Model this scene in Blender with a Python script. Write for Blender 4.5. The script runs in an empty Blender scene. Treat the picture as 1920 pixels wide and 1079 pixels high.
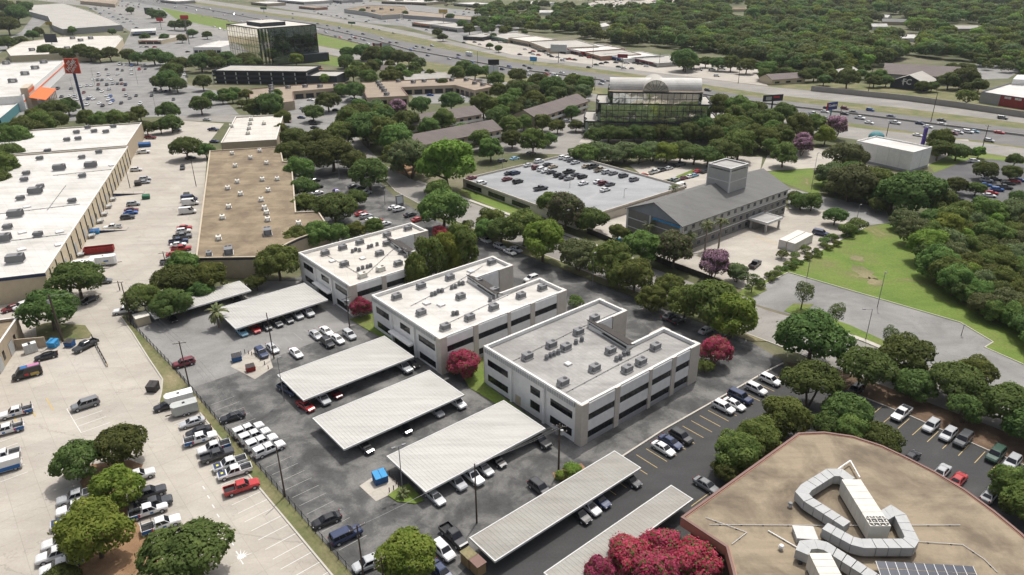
import bpy, math, random
import numpy as np
from mathutils import Vector, Matrix
random.seed(7)
RNG = np.random.default_rng(7)
sc = bpy.context.scene
COL = sc.collection
rad = math.radians

# ------------------------------------------------------------------ camera
CAM_H, PITCH, ROLL, FPX = 84.0, rad(25.0), rad(-0.437), 1344.5
W0, H0 = 1920.0, 1079.0
cam_d = bpy.data.cameras.new('camera'); cam = bpy.data.objects.new('camera', cam_d); COL.objects.link(cam)
cam_d.sensor_width = 36.0; cam_d.sensor_fit = 'HORIZONTAL'
cam_d.lens = FPX / W0 * 36.0
cam_d.clip_start = 1.0; cam_d.clip_end = 40000.0
FW = Vector((0, math.cos(PITCH), -math.sin(PITCH)))
UP0 = Vector((0, math.sin(PITCH), math.cos(PITCH))); RT0 = Vector((1, 0, 0))
RT = math.cos(ROLL) * RT0 + math.sin(ROLL) * UP0
UP = -math.sin(ROLL) * RT0 + math.cos(ROLL) * UP0
cam.matrix_world = Matrix(((RT.x, UP.x, -FW.x, 0), (RT.y, UP.y, -FW.y, 0), (RT.z, UP.z, -FW.z, CAM_H), (0, 0, 0, 1)))
sc.camera = cam

# ------------------------------------------------------------------ sky, sun, exposure
SUN_EL, SUN_AZ = rad(66), rad(24)            # azimuth clockwise from +Y
wd = bpy.data.worlds.new('World'); sc.world = wd; wd.use_nodes = True
wn = wd.node_tree; sky = wn.nodes.new('ShaderNodeTexSky'); sky.sky_type = 'NISHITA'
sky.sun_disc = False; sky.sun_elevation = SUN_EL; sky.sun_rotation = SUN_AZ
sky.air_density = 0.7; sky.dust_density = 5.0; sky.ozone_density = 1.0
bg = wn.nodes['Background']; hs_ = wn.nodes.new('ShaderNodeHueSaturation'); hs_.inputs['Saturation'].default_value = .45   # thin white cloud in the sky
wn.links.new(sky.outputs[0], hs_.inputs['Color']); wn.links.new(hs_.outputs[0], bg.inputs[0]); bg.inputs[1].default_value = 0.15
sl = bpy.data.lights.new('sun', 'SUN'); sun = bpy.data.objects.new('sun', sl); COL.objects.link(sun)
sl.energy = 2.8; sl.angle = rad(0.6); sl.color = (1.0, 0.965, 0.905)
sdir = Vector((math.sin(SUN_AZ) * math.cos(SUN_EL), math.cos(SUN_AZ) * math.cos(SUN_EL), math.sin(SUN_EL)))
sun.rotation_euler = sdir.to_track_quat('Z', 'Y').to_euler(); sun.location = (0, 0, 300)
vs = sc.view_settings; vs.view_transform = 'Standard'; vs.look = 'None'; vs.exposure = 0.2; vs.gamma = 1.0
vs.use_curve_mapping = False
sc.cycles.use_adaptive_sampling = True; sc.cycles.adaptive_threshold = 0.02
sc.cycles.use_denoising = True
sc.cycles.max_bounces = 5; sc.cycles.diffuse_bounces = 3; sc.cycles.glossy_bounces = 3; sc.cycles.transmission_bounces = 2
sc.cycles.caustics_reflective = False; sc.cycles.caustics_refractive = False

# ------------------------------------------------------------------ pixel <-> place
def ray(x, y): return FW + RT * ((x - 960) / FPX) - UP * ((y - 539.5) / FPX)
def G(x, y, z=0.0):
    """the point of the plane at height z seen at pixel (x, y) of the photograph"""
    d = ray(x, y); t = (z - CAM_H) / d.z
    return Vector((d.x * t, d.y * t, z))
def PIX(p):
    v = Vector((p[0], p[1], p[2] - CAM_H)); k = FPX / v.dot(FW)
    return 960 + k * v.dot(RT), 539.5 - k * v.dot(UP)
def MPP(x, y, z=0.0):
    """metres per photo pixel across the view at that point"""
    d = ray(x, y); t = (z - CAM_H) / d.z
    return t / FPX
def AZ(a): return Vector((math.sin(rad(a)), math.cos(rad(a)), 0))
DA, DB = AZ(50.1), AZ(140.1)

# ------------------------------------------------------------------ materials
M = {}
class NT:
    def __init__(s, name):
        s.m = bpy.data.materials.new(name); s.m.use_nodes = True; s.t = s.m.node_tree
        s.b = s.t.nodes['Principled BSDF']; s.geo = None; M[name] = s.m
    def n(s, typ, **kw):
        o = s.t.nodes.new('ShaderNode' + typ)
        for k, v in kw.items(): setattr(o, k, v)
        return o
    def l(s, a, b): s.t.links.new(a, b)
    def pos(s, rot=0, scale=(1, 1, 1)):
        g = s.n('NewGeometry'); mp = s.n('Mapping'); mp.inputs['Rotation'].default_value = (0, 0, rot)
        mp.inputs['Scale'].default_value = scale; s.l(g.outputs['Position'], mp.inputs['Vector']); return mp.outputs[0]
    def noise(s, vec, scale, detail=4, rough=.6, dist=0):
        o = s.n('TexNoise'); s.l(vec, o.inputs['Vector']); o.inputs['Scale'].default_value = scale
        o.inputs['Detail'].default_value = detail; o.inputs['Roughness'].default_value = rough; o.inputs['Distortion'].default_value = dist
        return o.outputs['Fac']
    def ramp(s, fac, *st):
        o = s.n('ValToRGB'); s.l(fac, o.inputs[0]); e = o.color_ramp.elements
        while len(e) < len(st): e.new(.5)
        for k, (p, c) in enumerate(st):
            e[k].position = p; e[k].color = (c, c, c, 1) if isinstance(c, (int, float)) else (*c, 1)
        return o.outputs[0]
    def mix(s, fac, a, b, mode='MIX'):
        o = s.n('Mix', data_type='RGBA', blend_type=mode)
        for inp, v in ((o.inputs[0], fac), (o.inputs[6], a), (o.inputs[7], b)):
            if isinstance(v, (int, float)): inp.default_value = v
            elif isinstance(v, tuple): inp.default_value = (*v, 1)
            else: s.l(v, inp)
        return o.outputs[2]
    def math(s, op, a, b=0.0):
        o = s.n('Math', operation=op)
        for i, v in enumerate((a, b)):
            if isinstance(v, (int, float)): o.inputs[i].default_value = v
            else: s.l(v, o.inputs[i])
        return o.outputs[0]
    def out(s, col, rough=.8, metal=0.0, spec=.3, bump=None, bs=.3, bd=.05):
        if isinstance(col, tuple): s.b.inputs['Base Color'].default_value = (*col, 1)
        else: s.l(col, s.b.inputs['Base Color'])
        s.b.inputs['Roughness'].default_value = rough; s.b.inputs['Metallic'].default_value = metal
        s.b.inputs['Specular IOR Level'].default_value = spec
        if bump is not None:
            o = s.n('Bump'); o.inputs['Strength'].default_value = bs; o.inputs['Distance'].default_value = bd
            s.l(bump, o.inputs['Height']); s.l(o.outputs[0], s.b.inputs['Normal'])
        return s.m
def plain(name, c, rough=.7, metal=0.0, spec=.3, var=.12, scale=.7):
    """paint, stucco and the like: one colour with a little weathering"""
    t = NT(name); p = t.pos(); f = t.noise(p, scale, 5, .65)
    k = t.ramp(f, (.3, 1 - var), (.7, 1.0))
    return t.out(t.mix(1.0, c, k, 'MULTIPLY'), rough, metal, spec)
def ground_mat(name, stops, big=.05, small=1.5, fine=.25, crack=0.0, joints=None, jc=.6, rough=.9, dist=.6):
    """a paved or planted surface: large blotches, small grain, cracks, slab joints"""
    t = NT(name); p = t.pos(rad(50.1)); f = t.noise(p, big, 8, .62, dist)
    col = t.ramp(f, *stops)
    g = t.noise(p, small, 5, .7); col = t.mix(1.0, col, t.ramp(g, (.25, 1 - fine), (.75, 1.0 + fine * .3)), 'MULTIPLY')
    st = t.noise(t.pos(rad(50.1), (.35, 1.6, 1)), .12, 6, .7); col = t.mix(1.0, col, t.ramp(st, (.3, .82), (.62, 1.04)), 'MULTIPLY')
    if crack:
        v = t.n('TexVoronoi', feature='DISTANCE_TO_EDGE'); v.inputs['Scale'].default_value = crack
        w = t.noise(p, .35, 3, .6); pp = t.n('VectorMath', operation='ADD'); sc_ = t.n('VectorMath', operation='SCALE')
        cmb = t.n('CombineXYZ'); t.l(w, cmb.inputs[0]); t.l(w, cmb.inputs[1]); t.l(cmb.outputs[0], sc_.inputs[0]); sc_.inputs[3].default_value = 9.0
        t.l(p, pp.inputs[0]); t.l(sc_.outputs[0], pp.inputs[1]); t.l(pp.outputs[0], v.inputs['Vector'])
        col = t.mix(1.0, col, t.ramp(v.outputs['Distance'], (.0, .78), (.007, 1.0)), 'MULTIPLY')
    if joints:
        b = t.n('TexBrick'); b.offset = 0.0; t.l(p, b.inputs['Vector']); b.inputs['Scale'].default_value = 1.0
        b.inputs['Brick Width'].default_value = joints; b.inputs['Row Height'].default_value = joints
        b.inputs['Mortar Size'].default_value = .05; b.inputs['Mortar Smooth'].default_value = .1
        b.inputs['Color1'].default_value = (1, 1, 1, 1); b.inputs['Color2'].default_value = (.93, .93, .94, 1); b.inputs['Mortar'].default_value = (jc, jc, jc, 1)
        col = t.mix(1.0, col, b.outputs['Color'], 'MULTIPLY')
    return t.out(col, rough, bump=g, bs=.25, bd=.03)
def roof_mat(name, c, dirt, seam=0.0, rot=50.1, amt=.5, rough=.75, scale=.06, lo=.42, hi=.72):
    t = NT(name); p = t.pos(rad(rot)); f = t.noise(p, scale, 8, .65, .4)
    col = t.mix(t.ramp(f, (lo, 0.0), (hi, amt)), c, dirt)
    s2 = t.noise(t.pos(rad(rot), (.12, 1.4, 1)), .35, 6, .7); col = t.mix(1.0, col, t.ramp(s2, (.3, .8), (.6, 1.03)), 'MULTIPLY')
    g = t.noise(p, 2.5, 4, .7); col = t.mix(1.0, col, t.ramp(g, (.2, .9), (.7, 1.03)), 'MULTIPLY')
    if seam:
        b = t.n('TexBrick'); b.offset = 0.5; t.l(p, b.inputs['Vector']); b.inputs['Scale'].default_value = 1.0
        b.inputs['Brick Width'].default_value = seam * 6; b.inputs['Row Height'].default_value = seam; b.inputs['Mortar Size'].default_value = .06
        b.inputs['Color1'].default_value = (1, 1, 1, 1); b.inputs['Color2'].default_value = (.95, .95, .95, 1); b.inputs['Mortar'].default_value = (.84, .84, .84, 1)
        col = t.mix(1.0, col, b.outputs['Color'], 'MULTIPLY')
    return t.out(col, rough, bump=g, bs=.2, bd=.02)

ground_mat('earth', ((.3, (.07, .085, .035)), (.5, (.12, .125, .06)), (.7, (.20, .175, .12))), .02, .6, .3)
ground_mat('concrete', ((.3, (.355, .32, .272)), (.5, (.425, .39, .335)), (.7, (.465, .43, .375))), .035, 2.2, .12, .05, 4.5, .82)
ground_mat('asphalt', ((.36, (.062, .062, .061)), (.47, (.098, .097, .094)), (.54, (.155, .152, .145)), (.68, (.215, .208, .195))), .14, 2.5, .3, .07, None, dist=.3)
ground_mat('asphalt_pale', ((.3, (.17, .168, .16)), (.5, (.235, .23, .22)), (.7, (.29, .28, .265))), .06, 2.5, .2, .06, None, dist=1.0)
ground_mat('asphalt_new', ((.3, (.048, .048, .049)), (.6, (.066, .066, .066)), (.75, (.10, .099, .096))), .05, 3, .25, 0, None)
ground_mat('asphalt_mid', ((.3, (.085, .085, .088)), (.5, (.115, .113, .113)), (.7, (.15, .147, .142))), .05, 2.5, .2, .06, None)
ground_mat('street', ((.3, (.23, .215, .195)), (.6, (.29, .275, .25)), (.75, (.33, .315, .285))), .04, 2, .15, .05, 6, .8)
ground_mat('freeway', ((.3, (.13, .127, .125)), (.6, (.175, .17, .165)), (.75, (.22, .213, .205))), .02, 2, .12, 0, None)
ground_mat('grass', ((.3, (.10, .165, .025)), (.5, (.145, .205, .037)), (.64, (.16, .17, .055)), (.74, (.30, .25, .13))), .075, 1.6, .35, 0, None, dist=.8)
ground_mat('dry_grass', ((.3, (.10, .13, .04)), (.5, (.17, .165, .075)), (.7, (.27, .23, .13))), .09, 1.8, .35, 0, None)
ground_mat('mulch', ((.3, (.22, .13, .07)), (.6, (.33, .20, .11)), (.75, (.40, .26, .15))), .3, 6, .4, 0, None)
ground_mat('leaf_litter', ((.3, (.10, .065, .04)), (.6, (.17, .11, .07)), (.75, (.24, .17, .11))), .3, 5, .45, 0, None)
ground_mat('deck', ((.3, (.27, .28, .285)), (.6, (.34, .345, .35)), (.75, (.40, .40, .395))), .06, 2, .15, 0, 9, .82)
roof_mat('roof_white', (.60, .585, .55), (.36, .335, .29), 3.0, 50.1, .6)
roof_mat('roof_white_warm', (.58, .55, .495), (.38, .34, .29), 3.0, 73, .5)
roof_mat('roof_tan', (.26, .205, .135), (.135, .10, .068), 0, 73, .9, .9, .13, .42, .66)
roof_mat('roof_brown', (.30, .24, .18), (.20, .155, .11), 0, 50, .8)
roof_mat('roof_grey', (.36, .35, .33), (.17, .16, .15), 1.0, 50.1, .75, .8, .09)
roof_mat('roof_pale', (.42, .40, .36), (.28, .26, .23), 3, 50, .5)
roof_mat('roof_ballast', (.285, .232, .162), (.10, .078, .056), 0, 50.1, .75, .9, .10, .41, .60)
roof_mat('roof_shingle', (.165, .163, .155), (.12, .118, .112), .35, 50.1, .6)
roof_mat('roof_shingle_brown', (.155, .125, .115), (.11, .09, .085), .35, 50.1, .6)
roof_mat('metal_roof', (.45, .44, .41), (.36, .345, .315), 0, 50.1, .35, .45, .15)
roof_mat('metal_roof_worn', (.29, .28, .252), (.21, .188, .16), 0, 50.1, .6, .5, .12)
for nm, c in dict(white_wall=(.80, .79, .765), cream_wall=(.56, .48, .34), tan_wall=(.42, .345, .25), grey_wall=(.33, .33, .33), stone=(.57, .52, .45), coping=(.66, .645, .61), brick_red=(.36, .19, .13),
                  beige_panel=(.50, .43, .33), grey_siding=(.42, .41, .39), grey_siding_dark=(.20, .19, .175), grey_gable=(.27, .285, .31), dark_trim=(.045, .045, .05), navy_trim=(.035, .05, .11), pale_trim=(.62, .62, .6),
                  kerb=(.45, .42, .37), barrier=(.32, .30, .27), galvanised=(.41, .415, .41), pole_wood=(.085, .062, .048), pole_metal=(.22, .22, .22), iron=(.02, .02, .022), white_paint=(.72, .71, .67), faded_paint=(.34, .335, .32), yellow_paint=(.50, .37, .16),
                  orange=(.72, .145, .035), sign_red=(.55, .07, .035), blue_bin=(.03, .10, .26), blue_bright=(.05, .28, .55), green_bin=(.03, .13, .07), rust_red=(.28, .03, .025), dark_bin=(.05, .045, .045), rubber=(.018, .018, .018), rim=(.45, .45, .46),
                  chrome=(.6, .6, .6), tail=(.35, .015, .012), lamp_glass=(.7, .7, .68), ac_grey=(.20, .20, .205), ac_beige=(.62, .60, .53), ac_dark=(.06, .06, .065), vent=(.55, .54, .52), bark=(.11, .085, .065), bark_pale=(.24, .20, .16),
                  charcoal=(.035, .04, .05), teal=(.08, .22, .24), purple=(.10, .06, .28), navy_sign=(.03, .045, .16), maroon=(.22, .03, .04), pool=(.05, .45, .6), trailer_white=(.78, .78, .76), trailer_grey=(.45, .46, .44),
                  wood_box=(.34, .23, .12), bed_liner=(.025, .025, .028), decal_blue=(.03, .13, .35), decal_red=(.5, .04, .05), decal_yellow=(.6, .55, .05), decal_pink=(.45, .18, .32), gold=(.42, .31, .09), brown_panel=(.05, .043, .038), brown_trim=(.2, .12, .1), billboard_pale=(.6, .62, .62)).items():
    plain(nm, c, var=.14)
for nm, c, r in (('glass_dark', (.012, .014, .017), .08), ('glass_pale', (.05, .06, .065), .1), ('glass_car', (.012, .014, .018), .06)):
    t = NT(nm); t.out(c, r, 0, .35)
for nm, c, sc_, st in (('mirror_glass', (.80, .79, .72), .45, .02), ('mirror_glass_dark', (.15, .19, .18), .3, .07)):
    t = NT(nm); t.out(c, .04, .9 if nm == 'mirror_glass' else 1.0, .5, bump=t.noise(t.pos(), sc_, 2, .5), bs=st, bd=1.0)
t = NT('solar'); t.out((.03, .038, .06), .12, 0, .6)
def paint_mat():
    """car paint: the colour comes from the object, with flecks of dust"""
    t = NT('car_paint'); o = t.n('ObjectInfo'); f = t.noise(t.pos(), 2.2, 4, .7)
    t.out(t.mix(1.0, o.outputs['Color'], t.ramp(f, (.3, .86), (.7, 1.0)), 'MULTIPLY'), .32, 0, .5)
    t.b.inputs['Coat Weight'].default_value = .5; t.b.inputs['Coat Roughness'].default_value = .18
paint_mat()
def leaf_mat(name, c1, c2, hue=0.038):
    t = NT(name); o = t.n('ObjectInfo'); p = t.pos(); f = t.noise(p, .55, 3, .6); g = t.noise(p, 3.5, 2, .6)
    col = t.mix(t.ramp(f, (.35, 0.0), (.65, 1.0)), c1, c2)
    hs = t.n('HueSaturation'); t.l(col, hs.inputs['Color'])
    a = t.n('MapRange'); t.l(o.outputs['Random'], a.inputs[0]); a.inputs[3].default_value = .5 - hue; a.inputs[4].default_value = .5 + hue; t.l(a.outputs[0], hs.inputs['Hue'])
    v = t.n('MapRange'); t.l(o.outputs['Random'], v.inputs[0]); v.inputs[3].default_value = .8; v.inputs[4].default_value = 1.4; t.l(v.outputs[0], hs.inputs['Value'])
    col = t.mix(1.0, hs.outputs[0], t.ramp(g, (.3, .7), (.7, 1.15)), 'MULTIPLY')
    t.out(col, .75, 0, .08)
    tr = t.n('BsdfTranslucent'); t.l(col, tr.inputs[0]); mx = t.n('MixShader'); mx.inputs[0].default_value = .38
    t.l(t.b.outputs[0], mx.inputs[1]); t.l(tr.outputs[0], mx.inputs[2]); t.l(mx.outputs[0], t.t.nodes['Material Output'].inputs[0])
leaf_mat('leaf_oak', (.070, .102, .029), (.130, .168, .050))
leaf_mat('leaf_elm', (.086, .128, .032), (.160, .202, .054))
leaf_mat('leaf_bright', (.12, .185, .03), (.215, .275, .056))
leaf_mat('leaf_olive', (.098, .130, .052), (.158, .185, .08))
leaf_mat('leaf_plum', (.075, .075, .045), (.13, .10, .07), .015)
leaf_mat('flower_crimson', (.33, .03, .075), (.48, .085, .15), .012)
leaf_mat('flower_pink', (.30, .16, .24), (.42, .26, .34), .01)
leaf_mat('palm_leaf', (.13, .16, .07), (.22, .23, .11), .02)

# ------------------------------------------------------------------ meshes and objects
class MB:
    def __init__(s): s.v = []; s.f = []; s.m = []
    def poly(s, pts, m=0):
        i = len(s.v); s.v += [tuple(p) for p in pts]; s.f.append(tuple(range(i, i + len(pts)))); s.m.append(m); return s
    def prism(s, pts, z0, z1, m=0, mt=None, bottom=True):
        pts = [(p[0], p[1]) for p in pts]
        if sum(pts[i - 1][0] * pts[i][1] - pts[i][0] * pts[i - 1][1] for i in range(len(pts))) < 0: pts = pts[::-1]
        n = len(pts); i = len(s.v)
        s.v += [(p[0], p[1], z0) for p in pts] + [(p[0], p[1], z1) for p in pts]
        for k in range(n): s.f.append((i + k, i + (k + 1) % n, i + n + (k + 1) % n, i + n + k)); s.m.append(m)
        s.f.append(tuple(i + n + k for k in range(n))); s.m.append(m if mt is None else mt)
        if bottom: s.f.append(tuple(i + k for k in reversed(range(n)))); s.m.append(m)
        return s
    def hexa(s, c, m=0):
        """eight corners: four below (anticlockwise from above), four above"""
        i = len(s.v); s.v += [tuple(p) for p in c]
        for f in ((3, 2, 1, 0), (4, 5, 6, 7), (0, 1, 5, 4), (1, 2, 6, 5), (2, 3, 7, 6), (3, 0, 4, 7)):
            s.f.append(tuple(i + k for k in f)); s.m.append(m)
        return s
    def box(s, x0, x1, y0, y1, z0, z1, m=0):
        return s.hexa([(x0, y0, z0), (x1, y0, z0), (x1, y1, z0), (x0, y1, z0), (x0, y0, z1), (x1, y0, z1), (x1, y1, z1), (x0, y1, z1)], m)
    def fbox(s, fr, a0, a1, b0, b1, z0, z1, m=0):
        c = [fr.p(a, b, z) for z in (z0, z1) for a, b in ((a0, b0), (a1, b0), (a1, b1), (a0, b1))]
        if not fr.pos: c = [c[k] for k in (0, 3, 2, 1, 4, 7, 6, 5)]
        return s.hexa(c, m)
    def tube(s, p0, p1, r0, r1=None, n=6, m=0, caps=True):
        p0, p1 = Vector(p0), Vector(p1); r1 = r0 if r1 is None else r1; d = (p1 - p0).normalized()
        u = d.orthogonal().normalized(); w = d.cross(u); i = len(s.v)
        for p, r in ((p0, r0), (p1, r1)):
            s.v += [tuple(p + (u * math.cos(2 * math.pi * k / n) + w * math.sin(2 * math.pi * k / n)) * r) for k in range(n)]
        for k in range(n): s.f.append((i + k, i + (k + 1) % n, i + n + (k + 1) % n, i + n + k)); s.m.append(m)
        if caps:
            s.f.append(tuple(i + n + k for k in range(n))); s.m.append(m); s.f.append(tuple(i + k for k in reversed(range(n)))); s.m.append(m)
        return s
    def mesh(s, name, mats, off=(0, 0, 0), smooth=False):
        me = bpy.data.meshes.new(name)
        o = off; me.from_pydata([(v[0] - o[0], v[1] - o[1], v[2] - o[2]) for v in s.v], [], s.f)
        for x in (mats if isinstance(mats, (list, tuple)) else [mats]): me.materials.append(M[x])
        if any(s.m): me.polygons.foreach_set('material_index', s.m)
        if smooth: me.polygons.foreach_set('use_smooth', [True] * len(s.f))
        me.update(); return me
    def build(s, name, mats, parent=None, smooth=False, loc=None):
        """vertices are in place; the object sits at loc (or its parent's place) so that its origin is the thing's base"""
        off = Vector(wloc(parent)) if parent else Vector(loc or (0, 0, 0))
        ob = bpy.data.objects.new(name, s.mesh(name, mats, off, smooth)); COL.objects.link(ob)
        if parent: ob.parent = parent
        else: ob.location = off
        return ob
def wloc(o):
    v = Vector((0, 0, 0))
    while o is not None: v += o.location; o = o.parent
    return v
REG = []
ORD = ['leftmost', 'second from left', 'third from left', 'fourth from left', 'fifth from left', 'sixth from left', 'seventh from left', 'eighth from left', 'ninth from left', 'tenth from left']
def ordinal(k, n):
    if n == 2: return ('left one of the two', 'right one of the two')[k]
    if k == n - 1: return 'rightmost of %d' % n
    if k < 10: return ORD[k] + ' of %d' % n
    t = k + 1; return '%d%s from left of %d' % (t, {1: 'st', 2: 'nd', 3: 'rd'}.get(t % 10 if t % 100 not in (11, 12, 13) else 0, 'th'), n)
def reg(o, desc, cat, where='', group=None):
    o['category'] = cat
    if group: o['group'] = group
    REG.append((o, desc, where)); return o
def finish_labels():
    by = {}
    for o, d, w in REG: by.setdefault((d, w), []).append(o)
    for (d, w), L in by.items():
        L.sort(key=lambda o: PIX(o.matrix_basis.translation + Vector((0, 0, .5)))[0])
        for k, o in enumerate(L):
            o['label'] = (d + ' ' + w).strip() + ('' if len(L) == 1 else ', ' + ordinal(k, len(L)))
def empty(name, loc, rz=0.0):
    o = bpy.data.objects.new(name, None); COL.objects.link(o); o.location = loc; o.rotation_euler = (0, 0, rz); o.empty_display_size = .5; return o
def thing(name, desc, cat, loc, where='', group=None, rz=0.0):
    return reg(empty(name, loc, rz), desc, cat, where, group)
def structure(name, mb, mats, label, cat='ground'):
    o = mb.build(name, mats); o['kind'] = 'structure'; o['label'] = label; o['category'] = cat; return o
def copy_tree(o, parent=None):
    c = o.copy(); COL.objects.link(c)
    if parent is not None: c.parent = parent
    for ch in KIDS.get(o.name, ()): copy_tree(ch, c)
    return c
KIDS = {}
def note_kids(o):
    KIDS[o.name] = [c for c in COL.objects if c.parent == o]
    for c in KIDS[o.name]: note_kids(c)
class Fr:
    """a ground frame: origin o, unit axes u, v"""
    def __init__(s, o, u, v, lu=0, lv=0):
        s.o = Vector((o[0], o[1], 0)); s.u = Vector((u[0], u[1], 0)).normalized(); s.v = Vector((v[0], v[1], 0)).normalized(); s.lu = lu; s.lv = lv
        s.pos = s.u.cross(s.v).z > 0
    def p(s, a, b, z=0.0): q = s.o + s.u * a + s.v * b; return Vector((q.x, q.y, z))
    def faces(s):
        """the four walls as frames: u along the wall, v outward"""
        return dict(near=Fr(s.p(0, 0), s.u, -s.v, s.lu), far=Fr(s.p(0, s.lv), s.u, s.v, s.lu), start=Fr(s.p(0, 0), s.v, -s.u, s.lv), end=Fr(s.p(s.lu, 0), s.v, s.u, s.lv))
def rect(p0, p1, p2, z=0.0, az=None):
    """pixel corners at height z: p0 -> p1 along u, p2 gives the depth; az fixes the direction of u"""
    a, b, c = G(*p0, z), G(*p1, z), G(*p2, z)
    u = (b - a).normalized() if az is None else AZ(az)
    lu = (b - a).dot(u)
    if lu < 0: u = -u; lu = -lu
    v = Vector((-u.y, u.x, 0))
    if (c - a).dot(v) < 0: v = -v
    return Fr(a, u, v, lu, (c - a).dot(v))
# ------------------------------------------------------------------ ground, roads, lots
AREA_N = [0]
def area(name, mat, pts, z, label, cat='ground'):
    AREA_N[0] += 1; z += .0006 * AREA_N[0]; mb = MB(); P = [G(x, y, 0) for x, y in pts]
    if sum(P[i - 1].x * P[i].y - P[i].x * P[i - 1].y for i in range(len(P))) < 0: P = P[::-1]
    mb.poly([(p.x, p.y, z) for p in P]); return structure(name, mb, mat, label, cat)
mb = MB(); mb.poly([(-30000, -3000, 0), (30000, -3000, 0), (30000, 40000, 0), (-30000, 40000, 0)])
structure('ground', mb, 'earth', 'dry grassy ground spreading out to the far edge of town')
area('concrete_yard', 'concrete', [(-500, 1400), (720, 1180), (600, 1052), (485, 914), (375, 775), (352, 742), (298, 757), (305, 712), (277, 670), (226, 594), (300, 560), (372, 490), (390, 270), (420, 232), (330, 226), (240, 238), (80, 285), (-500, 520)], .012, 'pale concrete yard and alley beside the warehouses', 'yard')
area('parking_lot', 'asphalt', [(236, 600), (355, 728), (480, 872), (592, 1002), (650, 1068), (740, 1170), (790, 1160), (905, 1030), (1165, 857), (1242, 807), (1440, 695), (1470, 678), (1405, 640), (1200, 562), (1020, 492), (900, 446), (800, 405), (742, 372), (690, 318), (640, 262), (530, 262), (560, 400), (600, 480), (560, 520), (470, 528), (280, 578)], .016, 'worn patchy black asphalt parking lot around the three white offices', 'parking lot')
area('parking_lot', 'asphalt_pale', [(240, 603), (362, 727), (447, 698), (505, 674), (595, 640), (655, 612), (700, 602), (615, 528), (470, 528), (285, 580)], .021, 'paler grey end of the parking lot by the palm', 'parking lot')
area('parking_lot', 'asphalt_new', [(760, 1180), (905, 1032), (1165, 860), (1242, 810), (1440, 698), (1466, 684), (1540, 716), (1600, 738), (1700, 778), (1850, 844), (1920, 873), (2500, 1118), (2500, 1500), (760, 1500)], .024, 'smooth dark asphalt lot with yellow bays beside the tan roofed building', 'parking lot')
area('tree_verge', 'leaf_litter', [(1470, 679), (1580, 697), (1860, 802), (1920, 826), (2500, 1072), (2500, 1120), (1920, 872), (1850, 843), (1700, 777), (1600, 737), (1540, 715)], .14, 'brown leaf covered verge under the oaks along the street', 'verge')
area('street', 'street', [(590, 213), (640, 218), (658, 240), (682, 272), (722, 310), (782, 342), (855, 370), (930, 398), (1050, 440), (1200, 495), (1380, 560), (1440, 583), (1502, 600), (1620, 643), (1860, 742), (2050, 822), (2500, 1010), (2500, 1070), (1860, 800), (1580, 695), (1440, 640), (1210, 553), (1035, 483), (880, 425), (790, 384), (742, 358), (690, 302), (640, 258), (600, 238), (500, 232), (330, 226), (330, 214), (500, 217)], .02, 'pale two lane concrete street curving past the offices and garage', 'street')
area('street_verge', 'dry_grass', [(900, 446), (1020, 492), (1200, 562), (1405, 640), (1440, 641), (1210, 554), (1035, 484), (880, 427)], .13, 'narrow grass verge with trees between offices and street', 'verge')
area('lawn', 'grass', [(852, 360), (930, 392), (1020, 430), (1020, 405), (985, 396), (880, 352)], .11, 'sloping green lawn along the concrete garage wall', 'lawn')
area('lawn', 'grass', [(1120, 402), (1310, 326), (1300, 318), (1115, 394)], .1, 'thin green strip between garage deck and motel drive', 'lawn')
area('motel_lot', 'concrete', [(1085, 410), (1120, 402), (1310, 322), (1400, 330), (1480, 395), (1545, 392), (1612, 415), (1590, 440), (1400, 545), (1345, 528), (1250, 488), (1150, 452), (1100, 430)], .03, 'cream concrete drive and yard around the grey motel', 'yard')
area('lawn', 'grass', [(1398, 550), (1440, 520), (1622, 428), (1672, 418), (1800, 520), (2500, 700), (2500, 925), (1930, 690), (1845, 652), (1862, 643), (1800, 606), (1478, 512), (1428, 536)], .12, 'wide mown lawn with bare brown patch beside the wood', 'lawn')
area('parking_lot', 'asphalt_pale', [(1428, 538), (1478, 512), (1800, 606), (1862, 643), (1845, 652), (1930, 690), (2060, 745), (2500, 930), (2500, 1005), (1880, 744), (1660, 656), (1500, 596), (1385, 562)], .028, 'empty grey parking lot below the mown lawn', 'parking lot')
area('lawn', 'grass', [(1470, 584), (1488, 570), (1526, 571), (1514, 583), (1592, 610), (1672, 646), (1648, 652), (1560, 616)], .13, 'small grass islands with saplings in the empty lot', 'lawn')
area('lawn', 'grass', [(1385, 552), (1402, 534), (1430, 534), (1438, 545), (1408, 560)], .13, 'grass island with bush at the empty lot entrance', 'lawn')
area('lawn', 'grass', [(1425, 324), (1520, 316), (1545, 330), (1535, 368), (1478, 347)], .05, 'green lawn behind the grey motel', 'lawn')
area('drive', 'asphalt_pale', [(1475, 352), (1532, 366), (1660, 392), (1672, 418), (1612, 425), (1545, 394), (1480, 395)], .034, 'grey drive curving behind the motel towards the wood', 'drive')
area('parking_lot', 'asphalt_mid', [(1745, 328), (1815, 300), (1860, 298), (2100, 335), (2100, 440), (1920, 420), (1830, 402), (1785, 388)], .03, 'dark parking lot with rows of cars at the right edge', 'parking lot')
area('lawn', 'grass', [(1740, 310), (1808, 278), (1830, 285), (2100, 325), (2100, 336), (1860, 299), (1815, 300), (1752, 324)], .05, 'grass bank between white building and right parking lot', 'lawn')
area('yard', 'concrete', [(1440, 290), (1600, 270), (1640, 262), (1815, 262), (1825, 280), (1740, 312), (1640, 312), (1520, 316), (1425, 322)], .03, 'concrete paving around the white windowless building', 'yard')
area('garage_forecourt', 'concrete', [(1180, 310), (1280, 290), (1430, 295), (1425, 322), (1310, 326), (1220, 342)], .032, 'pale paved parking strip beyond the garage deck', 'yard')
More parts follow.
